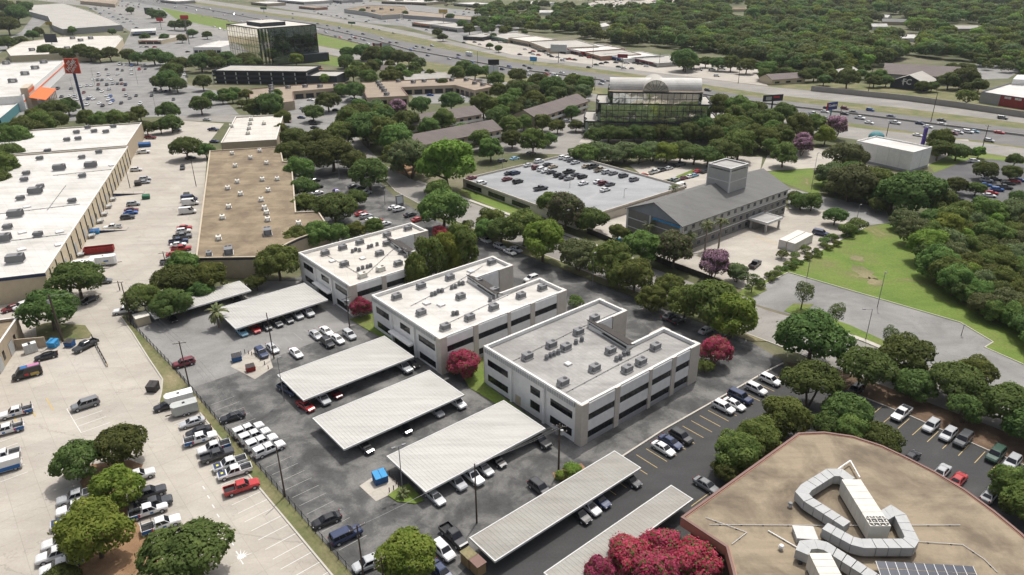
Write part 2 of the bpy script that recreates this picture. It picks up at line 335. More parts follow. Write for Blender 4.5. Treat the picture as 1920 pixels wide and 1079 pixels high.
area('courtyard', 'street', [(900, 215), (1100, 200), (1112, 292), (990, 288), (880, 285), (850, 262)], .03, 'pale paved court among the brown roofed motel wings', 'yard')
area('forecourt', 'asphalt_pale', [(560, 182), (700, 178), (700, 222), (518, 214), (525, 195)], .03, 'grey forecourt lot of the brown roofed offices', 'parking lot')
area('forecourt', 'asphalt_pale', [(770, 178), (920, 172), (910, 192), (790, 195)], .03, 'small court lot inside the angled brown roofed offices', 'parking lot')
area('parking_lot', 'asphalt_pale', [(20, 236), (40, 205), (62, 188), (122, 117), (345, 117), (352, 160), (405, 170), (448, 215), (330, 218), (180, 224)], .03, 'large grey lot in front of the orange trimmed store', 'parking lot')
area('parking_lot', 'asphalt_pale', [(470, 225), (640, 222), (660, 260), (640, 270), (560, 262), (470, 245)], .034, 'grey lot beside the pale warehouse roof', 'parking lot')
area('parking_lot', 'asphalt_pale', [(225, 100), (245, 60), (150, 5), (300, 0), (420, 48), (470, 62), (450, 105), (340, 112)], .03, 'far grey lots among the shops at top left', 'parking lot')
area('lane', 'asphalt_pale', [(-60, 110), (40, 60), (70, 20), (100, 30), (60, 62), (0, 100), (-60, 150)], .03, 'far lane under dark trees at top left', 'lane')
area('parking_lot', 'asphalt_pale', [(470, 8), (560, -12), (980, 30), (960, 100), (860, 78), (760, 50), (690, 44), (595, 27)], .03, 'far parking lots of the shopping strip beyond the freeway', 'parking lot')
area('parking_lot', 'concrete', [(870, 80), (905, 60), (1010, 90), (1260, 112), (1420, 126), (1440, 162), (1250, 139), (1155, 127), (960, 103)], .034, 'pale forecourts of the shops along the freeway', 'parking lot')
area('parking_lot', 'concrete', [(1080, 14), (1120, 2), (1300, -2), (1300, 12), (1180, 18)], .03, 'far pale car lot among trees at the top', 'parking lot')
area('parking_lot', 'asphalt_pale', [(1800, 122), (1880, 120), (1915, 132), (1890, 148), (1830, 150)], .03, 'small grey lot behind the dark fronted church', 'parking lot')
area('path', 'dry_grass', [(1440, 163), (1527, 170), (1700, 189), (1915, 220), (2050, 238), (2050, 190), (1800, 165), (1640, 158), (1440, 150)], .03, 'dry verge above the freeway wall', 'verge')
# freeway
up_top = [(120, -40), (300, -12), (480, 14), (595, 28), (690, 45), (780, 62), (960, 103), (1155, 127), (1250, 139), (1440, 163), (1527, 171), (1700, 190), (1915, 221), (2200, 258)]
up_bot = [(120, -32), (300, -6), (480, 21), (595, 36), (700, 54), (780, 70), (960, 110), (1120, 130), (1197, 140), (1440, 177), (1700, 204), (1915, 231), (2200, 268)]
m_top = [(90, -28), (280, -2), (400, 13), (480, 26), (595, 43), (687, 61), (745, 76), (960, 117), (1120, 138), (1197, 149), (1440, 186), (1700, 217), (1915, 242), (2200, 278)]
m_bot = [(60, -14), (250, 4), (400, 32), (480, 48), (595, 62), (697, 87), (780, 112), (960, 142), (1125, 164), (1440, 209), (1587, 230), (1715, 248), (1920, 276), (2200, 320)]
lo_top = [(40, -8), (220, 8), (330, 38), (480, 70), (595, 86), (690, 104), (800, 132), (960, 156), (1125, 178), (1440, 222), (1587, 238), (1715, 252), (1920, 279), (2200, 324)]
lo_bot = [(30, -4), (190, 16), (300, 46), (480, 82), (595, 98), (690, 118), (800, 146), (960, 170), (1125, 192), (1440, 240), (1590, 260), (1700, 276), (1920, 306), (2200, 350)]
area('freeway_verge', 'dry_grass', up_top + lo_bot[::-1], .02, 'grass strips between the freeway and its frontage roads', 'verge')
area('frontage_road', 'street', up_top + up_bot[::-1], .03, 'pale frontage road on the far side of the freeway', 'road')
area('freeway', 'freeway', m_top + m_bot[::-1], .034, 'wide grey freeway crossing the view behind the trees', 'road')
area('frontage_road', 'street', lo_top + lo_bot[::-1], .03, 'pale frontage road on the near side of the freeway', 'road')
area('freeway_bank', 'grass', [(300, 14), (400, 34), (480, 51), (595, 65), (697, 90), (770, 112), (690, 102), (595, 84), (480, 68), (330, 36)], .026, 'green bank between freeway and near frontage road', 'verge')
area('freeway_bank', 'grass', [(480, 84), (595, 100), (690, 120), (640, 126), (560, 112), (470, 98)], .024, 'green bank below the near frontage road', 'verge')
# kerbs, walls along the roads
def strip(name, pts, w, z0, z1, mat, label, cat):
    mb = MB(); P = [G(x, y) for x, y in pts]
    for i in range(len(P) - 1):
        u = (P[i + 1] - P[i]).normalized(); f = Fr(P[i], u, (-u.y, u.x)); mb.fbox(f, -.002 * i, (P[i + 1] - P[i]).length, -w / 2, w / 2, z0, z1)
    return structure(name, mb, mat, label, cat)
K = 'kerb'
strip(K, [(226, 594), (250, 627), (277, 670), (305, 712), (303, 735), (298, 757)], .3, 0, .16, 'kerb', 'pale kerb bending along the alley grass strip', K)
strip(K, [(375, 775), (485, 914), (600, 1052), (690, 1160)], .3, 0, .16, 'kerb', 'pale kerb between concrete bays and grass strip', K)
strip(K, [(905, 1030), (1165, 858), (1242, 808), (1440, 696), (1468, 682)], .35, 0, .2, 'kerb', 'tan kerb between old asphalt and new dark lot', K)
strip(K, [(1600, 738), (1700, 778), (1850, 844), (1920, 873), (2100, 955)], .25, 0, .16, 'kerb', 'kerb along the leaf covered verge of the dark lot', K)
strip(K, [(690, 303), (742, 359), (790, 385), (880, 426), (1035, 484), (1210, 554), (1440, 641), (1580, 696)], .3, 0, .15, 'kerb', 'kerb on the office side of the street', K)
strip('footpath', [(782, 340), (855, 367), (930, 394), (1050, 436), (1200, 491)], 1.5, 0, .15, 'kerb', 'pale footpath along the garage side of the street', 'path')
strip('footpath', [(1502, 597), (1620, 639), (1670, 660)], 1.4, 0, .15, 'kerb', 'pale footpath beside the empty lot', 'path')
strip(K, [(1428, 537), (1478, 511), (1800, 605), (1862, 642), (1846, 652), (1930, 689), (2000, 715)], .25, 0, .16, 'kerb', 'kerb between empty lot and mown lawn', K)
strip('footpath', [(1400, 542), (1500, 490), (1600, 437), (1620, 427)], .9, 0, .18, 'kerb', 'thin pale edge between lawn and motel shrubs', 'path')
strip('freeway_barrier', [(180, -18), (340, 9), (480, 36), (600, 53), (690, 73), (770, 95), (960, 130), (1125, 151), (1440, 196), (1600, 215), (1750, 234), (1920, 256), (2200, 296)], .6, 0, 1.0, 'barrier', 'low grey concrete median barrier down the freeway', 'barrier')
strip('freeway_barrier', [(400, 33), (480, 49), (595, 63), (697, 88), (780, 113)], .5, 0, .9, 'kerb', 'pale concrete barrier on the green bank side of the freeway', 'barrier')
strip('retaining_wall', [(1520, 171), (1600, 179), (1700, 189.5), (1800, 203), (1915, 220.5), (2100, 244)], .5, 0, 3.4, 'barrier', 'streaked grey retaining wall above the far frontage road', 'wall')
# islands
area('planting_island', 'mulch', [(150, 905), (172, 872), (245, 864), (268, 873), (264, 890), (232, 905), (240, 960), (272, 1000), (292, 1035), (345, 1100), (380, 1180), (110, 1180), (140, 1060), (160, 1000), (168, 960), (160, 925)], .13, 'mulched tree island between rows of pickups', 'island')
area('grass_strip', 'dry_grass', [(226, 594), (250, 627), (277, 670), (305, 712), (303, 735), (298, 757), (352, 742), (375, 775), (485, 914), (545, 984), (600, 1052), (690, 1160), (740, 1160), (650, 1067), (592, 1001), (532, 932), (480, 872), (422, 807), (355, 727), (325, 692), (240, 602)], .12, 'grass strip along the iron fence between the two lots', 'verge')
area('grass_island', 'dry_grass', [(67, 612), (90, 606), (160, 611), (172, 628), (168, 634), (120, 640), (70, 637)], .12, 'dry grass corner under the oak by the yard', 'verge')
area('grass_island', 'grass', [(727, 930), (748, 915), (766, 908), (796, 940), (780, 946), (745, 942)], .14, 'grass island with spiky plant beside the fourth carport', 'island')
area('grass_island', 'grass', [(655, 600), (700, 588), (748, 640), (736, 646)], .14, 'grass corner under the crimson myrtle by the middle office', 'verge')
area('grass_island', 'grass', [(862, 700), (900, 655), (912, 660), (912, 722), (1000, 788), (990, 796), (880, 728)], .14, 'grass strip between middle and front offices', 'verge')
area('bin_pad', 'concrete', [(432, 688), (475, 655), (505, 668), (512, 690), (478, 712)], .05, 'pale concrete pad with bins in the grey lot', 'pad')
area('bin_pad', 'concrete', [(674, 912), (716, 884), (745, 905), (752, 918), (705, 941)], .05, 'pale concrete pad under the blue bin', 'pad')
area('grass_island', 'mulch', [(1036, 888), (1048, 884), (1090, 870), (1100, 882), (1060, 905), (1040, 900)], .14, 'small planted island with round shrub by the pole', 'island')
area('mulch_bed', 'mulch', [(734, 302), (790, 312), (800, 322), (770, 330), (745, 325)], .13, 'red mulch bed under an olive tree by the street', 'island')
# painted bays
def bays(start, direction, n, step, length, az, mat, label, w=.11, z=.04, base=None, head=False):
    mb = MB(); o = G(*start); d = AZ(direction); a = AZ(az); s = Vector((-a.y, a.x, 0))
    for k in range(n):
        p = o + d * (k * step); f = Fr(p, a, s); mb.poly([f.p(0, -w / 2, z), f.p(length, -w / 2, z), f.p(length, w / 2, z), f.p(0, w / 2, z)])
    if head:
        f = Fr(o, d, (-d.y, d.x)); mb.poly([f.p(0, -w / 2, z + .004), f.p((n - 1) * step, -w / 2, z + .004), f.p((n - 1) * step, w / 2, z + .004), f.p(0, w / 2, z + .004)])
    return structure('parking_lines', mb, mat, label, 'road marking')
bays((489, 922), 138.8, 13, 2.66, 5.1, 228.8, 'white_paint', 'white bay lines on concrete beside the grass strip')
bays((376, 778), 138.8, 11, 2.66, 5.1, 228.8, 'white_paint', 'white bay lines under the pickups by the fence')
bays((152, 812), 318, 5, 2.75, 5.2, 50, 'white_paint', 'white bay box in the middle of the concrete yard', head=True)
bays((270, 1005), 138.8, 6, 2.66, 5.1, 50, 'white_paint', 'white bay lines right of the mulched island', head=True)
bays((152, 1000), 138.8, 8, 2.66, 5.1, 230, 'white_paint', 'white bay lines left of the mulched island')
bays((20, 795), 140, 8, 2.75, 5.2, 230, 'white_paint', 'white bay lines at the left edge of the yard')
bays((395, 760), 138.8, 21, 2.66, 4.9, 50, 'faded_paint', 'faded white bay lines along the iron fence', .09, .03)
bays((1440, 700), 230.1, 24, 2.72, 4.9, 140.1, 'yellow_paint', 'yellow bay lines along the tan kerb', .12)
bays((1604, 742), 140.1, 24, 2.72, 5.0, 230.1, 'yellow_paint', 'yellow bay lines along the leaf covered verge', .12)
bays((1330, 925), 140.1, 3, 2.72, 5.0, 230.1, 'yellow_paint', 'yellow bay lines beside the tan roofed building', .12)
for k, (a, b) in enumerate((((700, 640), 9), ((800, 708), 9), ((940, 775), 9))):
    bays((a[0] + 22, a[1] + 12), 230.1, b, 2.75, 4.8, 140.1, 'faded_paint', 'white bay lines beneath the %s large carport' % ('upper', 'middle', 'lower')[k], .09, .03)
bays((590, 612), 230.1, 6, 2.75, 4.8, 140.1, 'faded_paint', 'white bay lines in the lot above the upper large carport', .09, .03)
bays((100, 770), 228, 3, 3.2, 6, 318, 'yellow_paint', 'faded yellow hatching by the yard doors', .25)
bays((1415, 442), 140.1, 8, 1.0, 3.0, 170, 'yellow_paint', 'yellow access hatching in the motel yard', .12, .045)
bays((1310, 485), 140.1, 6, 2.7, 4.5, 20, 'yellow_paint', 'yellow bay lines in the motel yard by the fence', .12, .045)

area('forecourt', 'concrete', [(1085, 268), (1100, 250), (1350, 256), (1365, 275)], .034, 'paved court at the foot of the mirror glass building', 'yard')
for bx, by, br, bw in ((1608, 486, 2.2, 'upper'), (1618, 512, 3.4, 'largest'), (1640, 530, 2.4, 'lower')):
    mb = MB(); c = G(bx, by); mb.poly([(c.x + math.cos(k * .349) * br * random.uniform(.5, 1.25), c.y + math.sin(k * .349) * br * 1.5 * random.uniform(.5, 1.25), .165) for k in range(18)]); structure('bare_patch', mb, 'dry_grass', bw + ' bare patch worn into the mown lawn', 'ground')
mb = MB()
for k in range(9):
    p = G(382 + k * 9, 915 + k * 17.5); f = Fr(p, AZ(140), AZ(50)); mb.poly([f.p(-.5, -.08, .045), f.p(.5, -.08, .045), f.p(.5, .08, .045), f.p(-.5, .08, .045)][::-1])
structure('painted_dashes', mb, 'white_paint', 'worn white dashes down the concrete aisle', 'road marking')
mb = MB(); c = G(452, 1045); n = 26
mb.poly([(c.x + math.cos(2 * math.pi * k / n) * (r := random.uniform(.35, .6) if k % 2 else random.uniform(.6, 1.9)), c.y + math.sin(2 * math.pi * k / n) * r, .046) for k in range(n)])
structure('paint_splash', mb, 'white_paint', 'splash of white paint on the concrete near the bottom tree', 'road marking')
# ------------------------------------------------------------------ buildings
def ccw(P):
    P = [Vector((p[0], p[1], 0)) for p in P]
    return P if sum(P[i - 1].x * P[i].y - P[i].x * P[i - 1].y for i in range(len(P))) > 0 else P[::-1]
def inset(P, d):
    n = len(P); out = []
    for i in range(n):
        a, b, c = P[i - 1], P[i], P[(i + 1) % n]; e0 = (b - a).normalized(); e1 = (c - b).normalized()
        n0 = Vector((-e0.y, e0.x, 0)); n1 = Vector((-e1.y, e1.x, 0)); k = 1 + n0.dot(n1)
        out.append(b + (n0 + n1) * (d / max(k, .3)))
    return out
def ring(mb, P, t, z0, z1, m=0, out=0.0):
    O, I = inset(P, -out), inset(P, t); n = len(P); i = len(mb.v)
    for Q, z in ((O, z0), (O, z1), (I, z1), (I, z0)): mb.v += [(q.x, q.y, z) for q in Q]
    for r in range(4):
        for k in range(n):
            a, b = i + r * n, i + ((r + 1) % 4) * n; mb.f.append((a + k, a + (k + 1) % n, b + (k + 1) % n, b + k)); mb.m.append(m)
    return mb
def shell(root, P, h, wall, roof, par=.7, t=.35, cop='coping', base=0.0, co=.06):
    """walls with a parapet, the roof deck inside it and the coping on top"""
    P = ccw(P)
    ring(MB(), P, t, base, h).build('wall', wall, root)
    r = MB().prism(inset(P, t - .02), h - par - .3, h - par); r.build('roof', roof, root)
    if cop: ring(MB(), P, t + co, h, h + .09, 0, co).build('coping', cop, root)
    return P
def rectP(f): return [f.p(0, 0), f.p(f.lu, 0), f.p(f.lu, f.lv), f.p(0, f.lv)]
def window(root, f, a0, a1, z0, z1, n=1, frame='dark_trim', glass='glass_dark', d=.07, name='window'):
    """a framed opening on wall frame f; each pane is its own piece"""
    mb = MB(); w = .07
    mb.fbox(f, a0, a1, .0, .03, z0, z1)
    w_ = mb.build(name, frame, root)
    if (a1 - a0) / max(n, 1) > 1.6 * w:
        s = (a1 - a0 - w) / n
        for k in range(n):
            MB().fbox(f, a0 + w + k * s, a0 + (k + 1) * s, .03, d, z0 + w, z1 - w).build('pane', glass, w_)
    return w_
def panel(root, f, a0, a1, z0, z1, mat, name='wall_panel', d=.12, d0=.0): return MB().fbox(f, a0, a1, d0, d, z0, z1).build(name, mat, root)
def windows(root, f, a0, a1, z0, z1, n, gap, **kw):
    s = (a1 - a0) / n
    for k in range(n): window(root, f, a0 + k * s + gap / 2, a0 + (k + 1) * s - gap / 2, z0, z1, **kw)
def text(root, s, p, u, up, size, mat, name='lettering', thick=.05):
    cu = bpy.data.curves.new(name, 'FONT'); cu.body = s; cu.size = size; cu.extrude = thick; cu.align_x = 'CENTER'; cu.align_y = 'CENTER'; cu.resolution_u = 2; cu.offset = size * .018
    o = bpy.data.objects.new(name, cu); u = Vector(u).normalized(); up = Vector(up).normalized(); n = u.cross(up)
    me = None; COL.objects.link(o); cu.materials.append(M[mat]); bpy.context.view_layer.update()
    me = bpy.data.meshes.new_from_object(o); COL.objects.unlink(o); bpy.data.objects.remove(o)
    o = bpy.data.objects.new(name, me); COL.objects.link(o); q = Vector(p) - wloc(root)
    o.matrix_basis = Matrix(((u.x, up.x, n.x, q.x), (u.y, up.y, n.y, q.y), (u.z, up.z, n.z, q.z), (0, 0, 0, 1))); o.parent = root; return o
def base_of(P): c = sum((Vector((p[0], p[1], 0)) for p in P), Vector()) / len(P); return (c.x, c.y, 0)
def block(name, desc, cat, f, h, wall, roof, par=.6, cop='coping', **kw):
    P = rectP(f); r = thing(name, desc, cat, base_of(P)); shell(r, P, h, wall, roof, par, cop=cop, **kw); return r

# --- the three white offices
OFF = []
def office(N, desc, roofmat, h, lu=35.0, lv=28.8, kind=0):
    f = Fr(G(*N, h), DA, -DB, lu, lv); u0 = 23.6; v0, v1 = 9.4, 20.4
    P = [f.p(0, 0), f.p(lu, 0), f.p(lu, v0), f.p(u0, v0), f.p(u0, v1), f.p(lu, v1), f.p(lu, lv), f.p(0, lv)]
    r = thing('office_building', desc, 'office building', f.p(lu / 2, lv / 2), group='white two storey offices in a row')
    shell(r, P, h, 'white_wall', roofmat, .75, .4)
    F = f.faces(); nf, sf = F['near'], F['start']
    pil = [(0, 1.7), (9.0, 10.3), (19.8, 18.9), (26.0, 27.3), (lu - 3.0, lu)]
    for a, b in pil: panel(r, nf, a - (.15 if a == 0 else 0), b + (.15 if b == lu else 0), 0, h + .12, 'stone', 'stone_pilaster', .32)
    MB().fbox(sf, .0, 1.3, .0, .17, 0, h - .05).build('stone_pilaster', 'stone', r)
    for k in range(4):
        a, b = pil[k][1], pil[k + 1][0]
        for z0, z1, nm in ((6.5, h - .25, 'wall_panel'), (2.65, 4.9, 'wall_panel'), (0, .95, 'plinth')):
            panel(r, nf, a + .02, b - .02, z0, z1, 'white_wall' if nm == 'wall_panel' else 'grey_wall', nm, .2)
        for z0, z1 in ((4.95, 6.45), (1.0, 2.6)): window(r, nf, a + .05, b - .05, z0, z1, 6, d=.06)
    # west front: louvre band, windows, entrance loggia
    lb = panel(r, sf, 1.6, lv - .4, h - 1.15, h - .1, 'galvanised', 'louvre_band', .22)
    mb = MB(); n = 40
    for k in range(n): a = 1.7 + (lv - 2.3) * k / n; mb.fbox(sf, a, a + .12, .22, .27, h - 1.12, h - .14)
    o = mb.build('louvre_ribs', 'pale_trim', lb); o['kind'] = 'stuff'
    for a in (9.6, 19.4): panel(r, sf, a, a + .5, 0, h - 1.2, 'white_wall', 'pier', .45)
    w = dict(d=.06)
    if kind == 0:      # front office
        window(r, sf, 2.2, 8.2, 5.0, 6.6, 5, **w); window(r, sf, 2.2, 8.2, 1.0, 2.7, 4, **w)
        window(r, sf, 11.2, 14.0, 5.0, 6.7, 2, **w); window(r, sf, 11.2, 14.0, 1.6, 3.4, 1, **w)
        window(r, sf, 21.0, 27.6, 5.0, 6.5, 4, **w); window(r, sf, 21.0, 27.6, 1.2, 2.8, 4, **w)
        panel(r, sf, 17.0, 18.6, 0.0, 2.3, 'beige_panel', 'door', .08)
    else:
        window(r, sf, 2.0, 8.4, 5.0, 6.6, 6, **w); window(r, sf, 12.0, 16.2, 5.0, 6.6, 4, **w)
        window(r, sf, 21.2, 27.0, 4.9, 6.6, 4, **w); window(r, sf, 21.2, 27.0, 1.0, 2.6, 4, **w)
        window(r, sf, 10.4, 19.2, .05, 3.0, 4, frame='dark_trim', name='entrance', d=.05)
        MB().fbox(sf, 10.2, 19.3, .1, 1.6, 3.1, 3.5).build('entrance_canopy', 'white_wall', r)
        window(r, sf, 2.0, 8.4, .6, 2.2, 5, **w)
    # entrance notch: clerestory with lean-to roof
    z = h - .75
    cl = MB(); q0, q1 = f.p(u0 - 1.3, v0 - .9), f.p(u0 + .2, v1 + 1.4); d = (q1 - q0).normalized(); g = Fr(q0, d, (d.y, -d.x) if Vector((d.y, -d.x, 0)).dot(f.u) > 0 else (-d.y, d.x), (q1 - q0).length)
    L = g.lu
    cl.fbox(g, 0, L, 0, .3, z, h + .75); c = cl.build('clerestory', 'pale_trim', r)
    gg = Fr(g.p(0, 0), g.u, -g.v, L); window(c, gg, .5, L - .5, h - .35, h + .2, 1, d=.05)
    lt = MB(); A, B = (g.p(-.1, -.2, h + .85), g.p(L + .1, -.2, h + .85)), (g.p(1.2, 4.0, h - 1.1), g.p(L - 1.6, 4.0, h - 1.1))
    k = Vector((0, 0, .18)); lt.hexa([A[0], B[0], B[1], A[1], A[0] + k, B[0] + k, B[1] + k, A[1] + k] if g.pos is False else [A[0], A[1], B[1], B[0], A[0] + k, A[1] + k, B[1] + k, B[0] + k])
    lt.build('lean_to_roof', 'brown_panel', r)
    for side in (v0, v1):
        pf = Fr(f.p(u0, side), f.u, f.v if side == v0 else -f.v, lu - u0)
        panel(r, pf, lu - u0 - 4.6, lu - u0 + .12, 0, h + .12, 'stone', 'stone_pilaster', .3)
        panel(r, pf, .3, lu - u0 - 4.7, 3.4, h - .3, 'white_wall', 'wall_panel', .15)
    ef = F['end']
    for a0, a1 in ((0, v0), (v1, lv)):
        panel(r, ef, a0 - .1, a0 + 1.6, 0, h + .1, 'stone', 'stone_pilaster', .3); panel(r, ef, a1 - 1.6, a1 + .1, 0, h + .1, 'stone', 'stone_pilaster', .3)
        for z0, z1 in ((4.95, 6.45), (1.0, 2.6)): window(r, ef, a0 + 1.7, a1 - 1.7, z0, z1, 4, d=.06)
    window(r, Fr(f.p(u0, v0), f.v, f.u, v1 - v0), 1, v1 - v0 - 1, .3, 3.0, 5, d=.06)
    for k in range(5): panel(r, F['far'], k * 7.0, k * 7.0 + 1.3, 0, h, 'stone', 'stone_pilaster', .25)
    OFF.append((f, h)); return r
office((1090, 761), 'front white two storey office with grey streaked roof', 'roof_grey', 9.1)
office((824, 636), 'middle white two storey office with bright white roof and stone pilasters', 'roof_white', 8.9, 37.6, 28.8, 1)
office((656, 537), 'rear white two storey office with white roof beside the tan warehouse', 'roof_white_warm', 8.6, 37.0, 29.5, 1)

# --- carports: ribbed metal roof on steel posts
def carport(p0, p1, p2, desc, mat, z=2.75, n=6, double=True):
    f = rect(p0, p1, p2, z, 50.1); r = thing('carport', desc, 'carport', f.p(f.lu / 2, f.lv / 2), group='flat metal carports in the office lot')
    mb = MB(); step = .7; k = max(4, int(f.lu / step)); s = f.lu / k
    prof = []
    for i in range(k): prof += [(i * s, z), (i * s + s * .62, z), (i * s + s * .7, z + .026), (i * s + s * .92, z + .026)]
    prof.append((f.lu, z)); n0 = len(mb.v)
    for b in (0, f.lv): mb.v += [tuple(f.p(a, b, zz)) for a, zz in prof]
    for i in range(len(prof) - 1):
        q = (i, i + 1, len(prof) + i + 1, len(prof) + i); mb.f.append(q if f.pos else q[::-1]); mb.m.append(0)
    mb.build('roof_sheet', mat, r)
    ring(MB(), ccw(rectP(f)), .12, z - .32, z + .06, 0, .05).build('fascia', 'pale_trim', r)
    MB().prism(inset(ccw(rectP(f)), .1), z - .08, z - .05).build('soffit', 'pale_trim', r)
    for i in range(n):
        a = f.lu * (i + .5) / n
        for b in ((.22, .78) if double else (.5,)):
            mb = MB().fbox(f, a - .09, a + .09, f.lv * b - .09, f.lv * b + .09, 0, z - .3); mb.build('post', 'dark_trim', r)
        MB().fbox(f, a - .08, a + .08, .15, f.lv - .15, z - .3, z - .09).build('beam', 'dark_trim', r)
    return f
carport((569, 751), (777, 670), (722, 630), 'cream ribbed carport roof, upper of the three big ones', 'metal_roof')
carport((645, 843), (869, 740), (806, 694), 'cream ribbed carport roof, middle of the three big ones', 'metal_roof')
carport((798, 923), (1021, 803), (943, 752), 'cream ribbed carport roof below the front office, with cars nosing out', 'metal_roof')
carport((928, 1053), (1202, 878), (1152, 846), 'long narrow weathered carport between old and new asphalt', 'metal_roof_worn', n=8, double=False)
carport((1060, 1110), (1311, 944), (1256, 912), 'weathered pale carport beside the crimson trees', 'metal_roof_worn', n=8, double=False)
carport((290, 597), (468, 543), (450, 527), 'narrow white carport under oaks beside the alley', 'metal_roof', n=8, double=False)
carport((442, 617), (615, 563), (560, 534), 'white carport roof between palm and rear office', 'metal_roof')

# --- left: the long warehouses
def warehouse(name, desc, P, h, wall, roof, **kw):
    r = thing(name, desc, 'warehouse', base_of(P)); shell(r, P, h, wall, roof, **kw); return r
fw = rect((84, 512), (240, 275), (48, 283), 7.6); fw.lv = 62
r = warehouse('warehouse', 'long white roofed warehouse with cream dock wall', rectP(fw), 7.6, 'cream_wall', 'roof_white', par=.5)
sf = fw.faces()['near']; AW = fw.u
MB().fbox(fw.faces()['start'], -.1, fw.lv, 0, .12, 6.7, 7.5).build('blue_band', 'navy_trim', r)
for k in range(22):
    a = 4 + k * (fw.lu - 8) / 21
    MB().fbox(sf, a, a + .22, 0, .25, .3, 7.2).build('downpipe', 'dark_trim', r)
    if k % 2 == 0: window(r, sf, a + 1.2, a + 3.6, .9, 4.0, 1, 'grey_wall', 'grey_siding', name='dock_door')
    else:
        window(r, sf, a + 1.5, a + 2.5, 1.0, 3.1, 1, 'dark_trim', 'glass_pale', name='door')
for k, a in enumerate((8, 21, 30, 47, 62, 70, 79, 88)):
    if a + 6 > fw.lu: continue
    s = thing('loading_steps', 'grey steel steps', 'steps', sf.p(a, 1.2), 'on the cream dock wall', 'dock steps of the warehouse')
    mb = MB()
    MB().fbox(sf, a, a + 2.2, .3, 2.2, .95, 1.1).build('landing', 'galvanised', s)
    for j in range(5): MB().fbox(sf, a + 2.2 + j * .32, a + 2.52 + j * .32, .6, 1.9, .8 - j * .19, .87 - j * .19).build('tread', 'galvanised', s)
    for b in (.45, 2.1):
        q = MB(); q.tube(sf.p(a, b, 1.9), sf.p(a + 2.2, b, 1.9), .04); q.build('handrail', 'pole_metal', s)
        for aa in (a + .1, a + 2.1): MB().tube(sf.p(aa, b, 0), sf.p(aa, b, 1.9), .04).build('post', 'pole_metal', s)
for a in (18, 52, 95):
    s = thing('loading_ramp', 'dark sided loading ramp', 'ramp', sf.p(a, 4), 'on the cream dock wall', 'dock ramps of the warehouse')
    q = [sf.p(a, .4, 0), sf.p(a, 11, 0), sf.p(a + 3.6, 11, 0), sf.p(a + 3.6, .4, 0)]; t = [sf.p(a, .4, 1.2), sf.p(a, 11, .12), sf.p(a + 3.6, 11, .12), sf.p(a + 3.6, .4, 1.2)]
    mb = MB(); c = q + t
    if not sf.pos: c = [c[k] for k in (0, 3, 2, 1, 4, 7, 6, 5)]
    c = [c[k] for k in (0, 3, 2, 1, 4, 7, 6, 5)] if False else c
    mb.hexa(c); mb.m = [0, 1, 0, 0, 0, 0]; mb.build('ramp_slab', ['navy_trim', 'concrete'], s)
    for b in (.6, 4, 7.5): MB().tube(sf.p(a + .15, b, .2), sf.p(a + .15, b, 2.1 - b * .1), .05).build('rail_post', 'gold', s)
f2 = Fr(fw.p(fw.lu + 2.2, 1), fw.u, fw.v, 60, 58)
p_ = G(252, 231, 7.6); f2.lu = (p_ - f2.o).dot(f2.u)
warehouse('warehouse', 'second white roofed warehouse behind the long one, with brown piers', rectP(f2), 7.6, 'tan_wall', 'roof_white', par=.5)
WT = [G(x, y, 6.4) for x, y in ((367, 484), (492, 482), (545, 454), (560, 447), (617, 427), (597, 396), (555, 398), (547, 305), (531, 303), (525, 275), (393, 283))]
r = warehouse('warehouse', 'tan gravel roofed warehouse beside the sunny alley', WT, 6.4, 'tan_wall', 'roof_tan', par=.35, cop='beige_panel')
c = ccw(WT)
ring(MB(), c, .0, 5.6, 6.2, 0, .06).build('dark_band', 'dark_trim', r)
f4 = rect((414, 268), (518, 262), (431, 220), 6.6)
warehouse('warehouse', 'pale square roofed warehouse beyond the tan roof', rectP(f4), 6.6, 'tan_wall', 'roof_white_warm', par=.5)
f5 = rect((-70, 745), (20, 597), (-160, 640), 5.4, -17)
r = warehouse('depot_building', 'low tan depot at the left edge of the yard', rectP(f5), 5.4, 'tan_wall', 'roof_tan', par=.7)
sf5 = f5.faces()['near']
for k in range(4): window(r, sf5, 2 + k * 8, 5 + k * 8, .0, 3.2, 1, 'dark_trim', 'galvanised', name='roller_door'); window(r, sf5, 6 + k * 8, 7.2 + k * 8, 1.2, 3.4, 1)
fwall = rect((32, 655), (88, 650), (88, 630), 0)
o = MB().fbox(fwall, 0, fwall.lu, -.15, .15, 0, 2.6).build('screen_wall', 'tan_wall', loc=fwall.p(0, 0)); reg(o, 'tan masonry screen wall behind the blue bins', 'wall')

# --- round tan roofed building with ducts, bottom right
RP = [G(x, y, 7.2) for x, y in ((1277, 969), (1497, 811), (1545, 809), (1600, 817), (1655, 835), (1700, 856), (1755, 884), (1810, 917), (1865, 957), (1915, 998), (1970, 1048), (2040, 1130), (2080, 1300), (1440, 1300), (1395, 1170), (1374, 1070), (1362, 1025))]
r = thing('round_building', 'tan ballast roofed building with curved edge and brick red fascia', 'building', base_of(RP))
RP = ccw(RP)
ring(MB(), inset(RP, 1.2), .4, 0, 5.6).build('wall', 'brown_trim', r)
ring(MB(), RP, .5, 5.4, 7.0).build('fascia', 'brick_red', r)
ring(MB(), RP, .35, 7.0, 7.15, 0, .05).build('coping', 'brown_trim', r)
MB().prism(inset(RP, .45), 6.6, 6.93).build('roof', 'roof_ballast', r)
MB().prism(inset(RP, .6), 5.35, 5.5).build('soffit', 'brown_trim', r)
RZ = 6.94
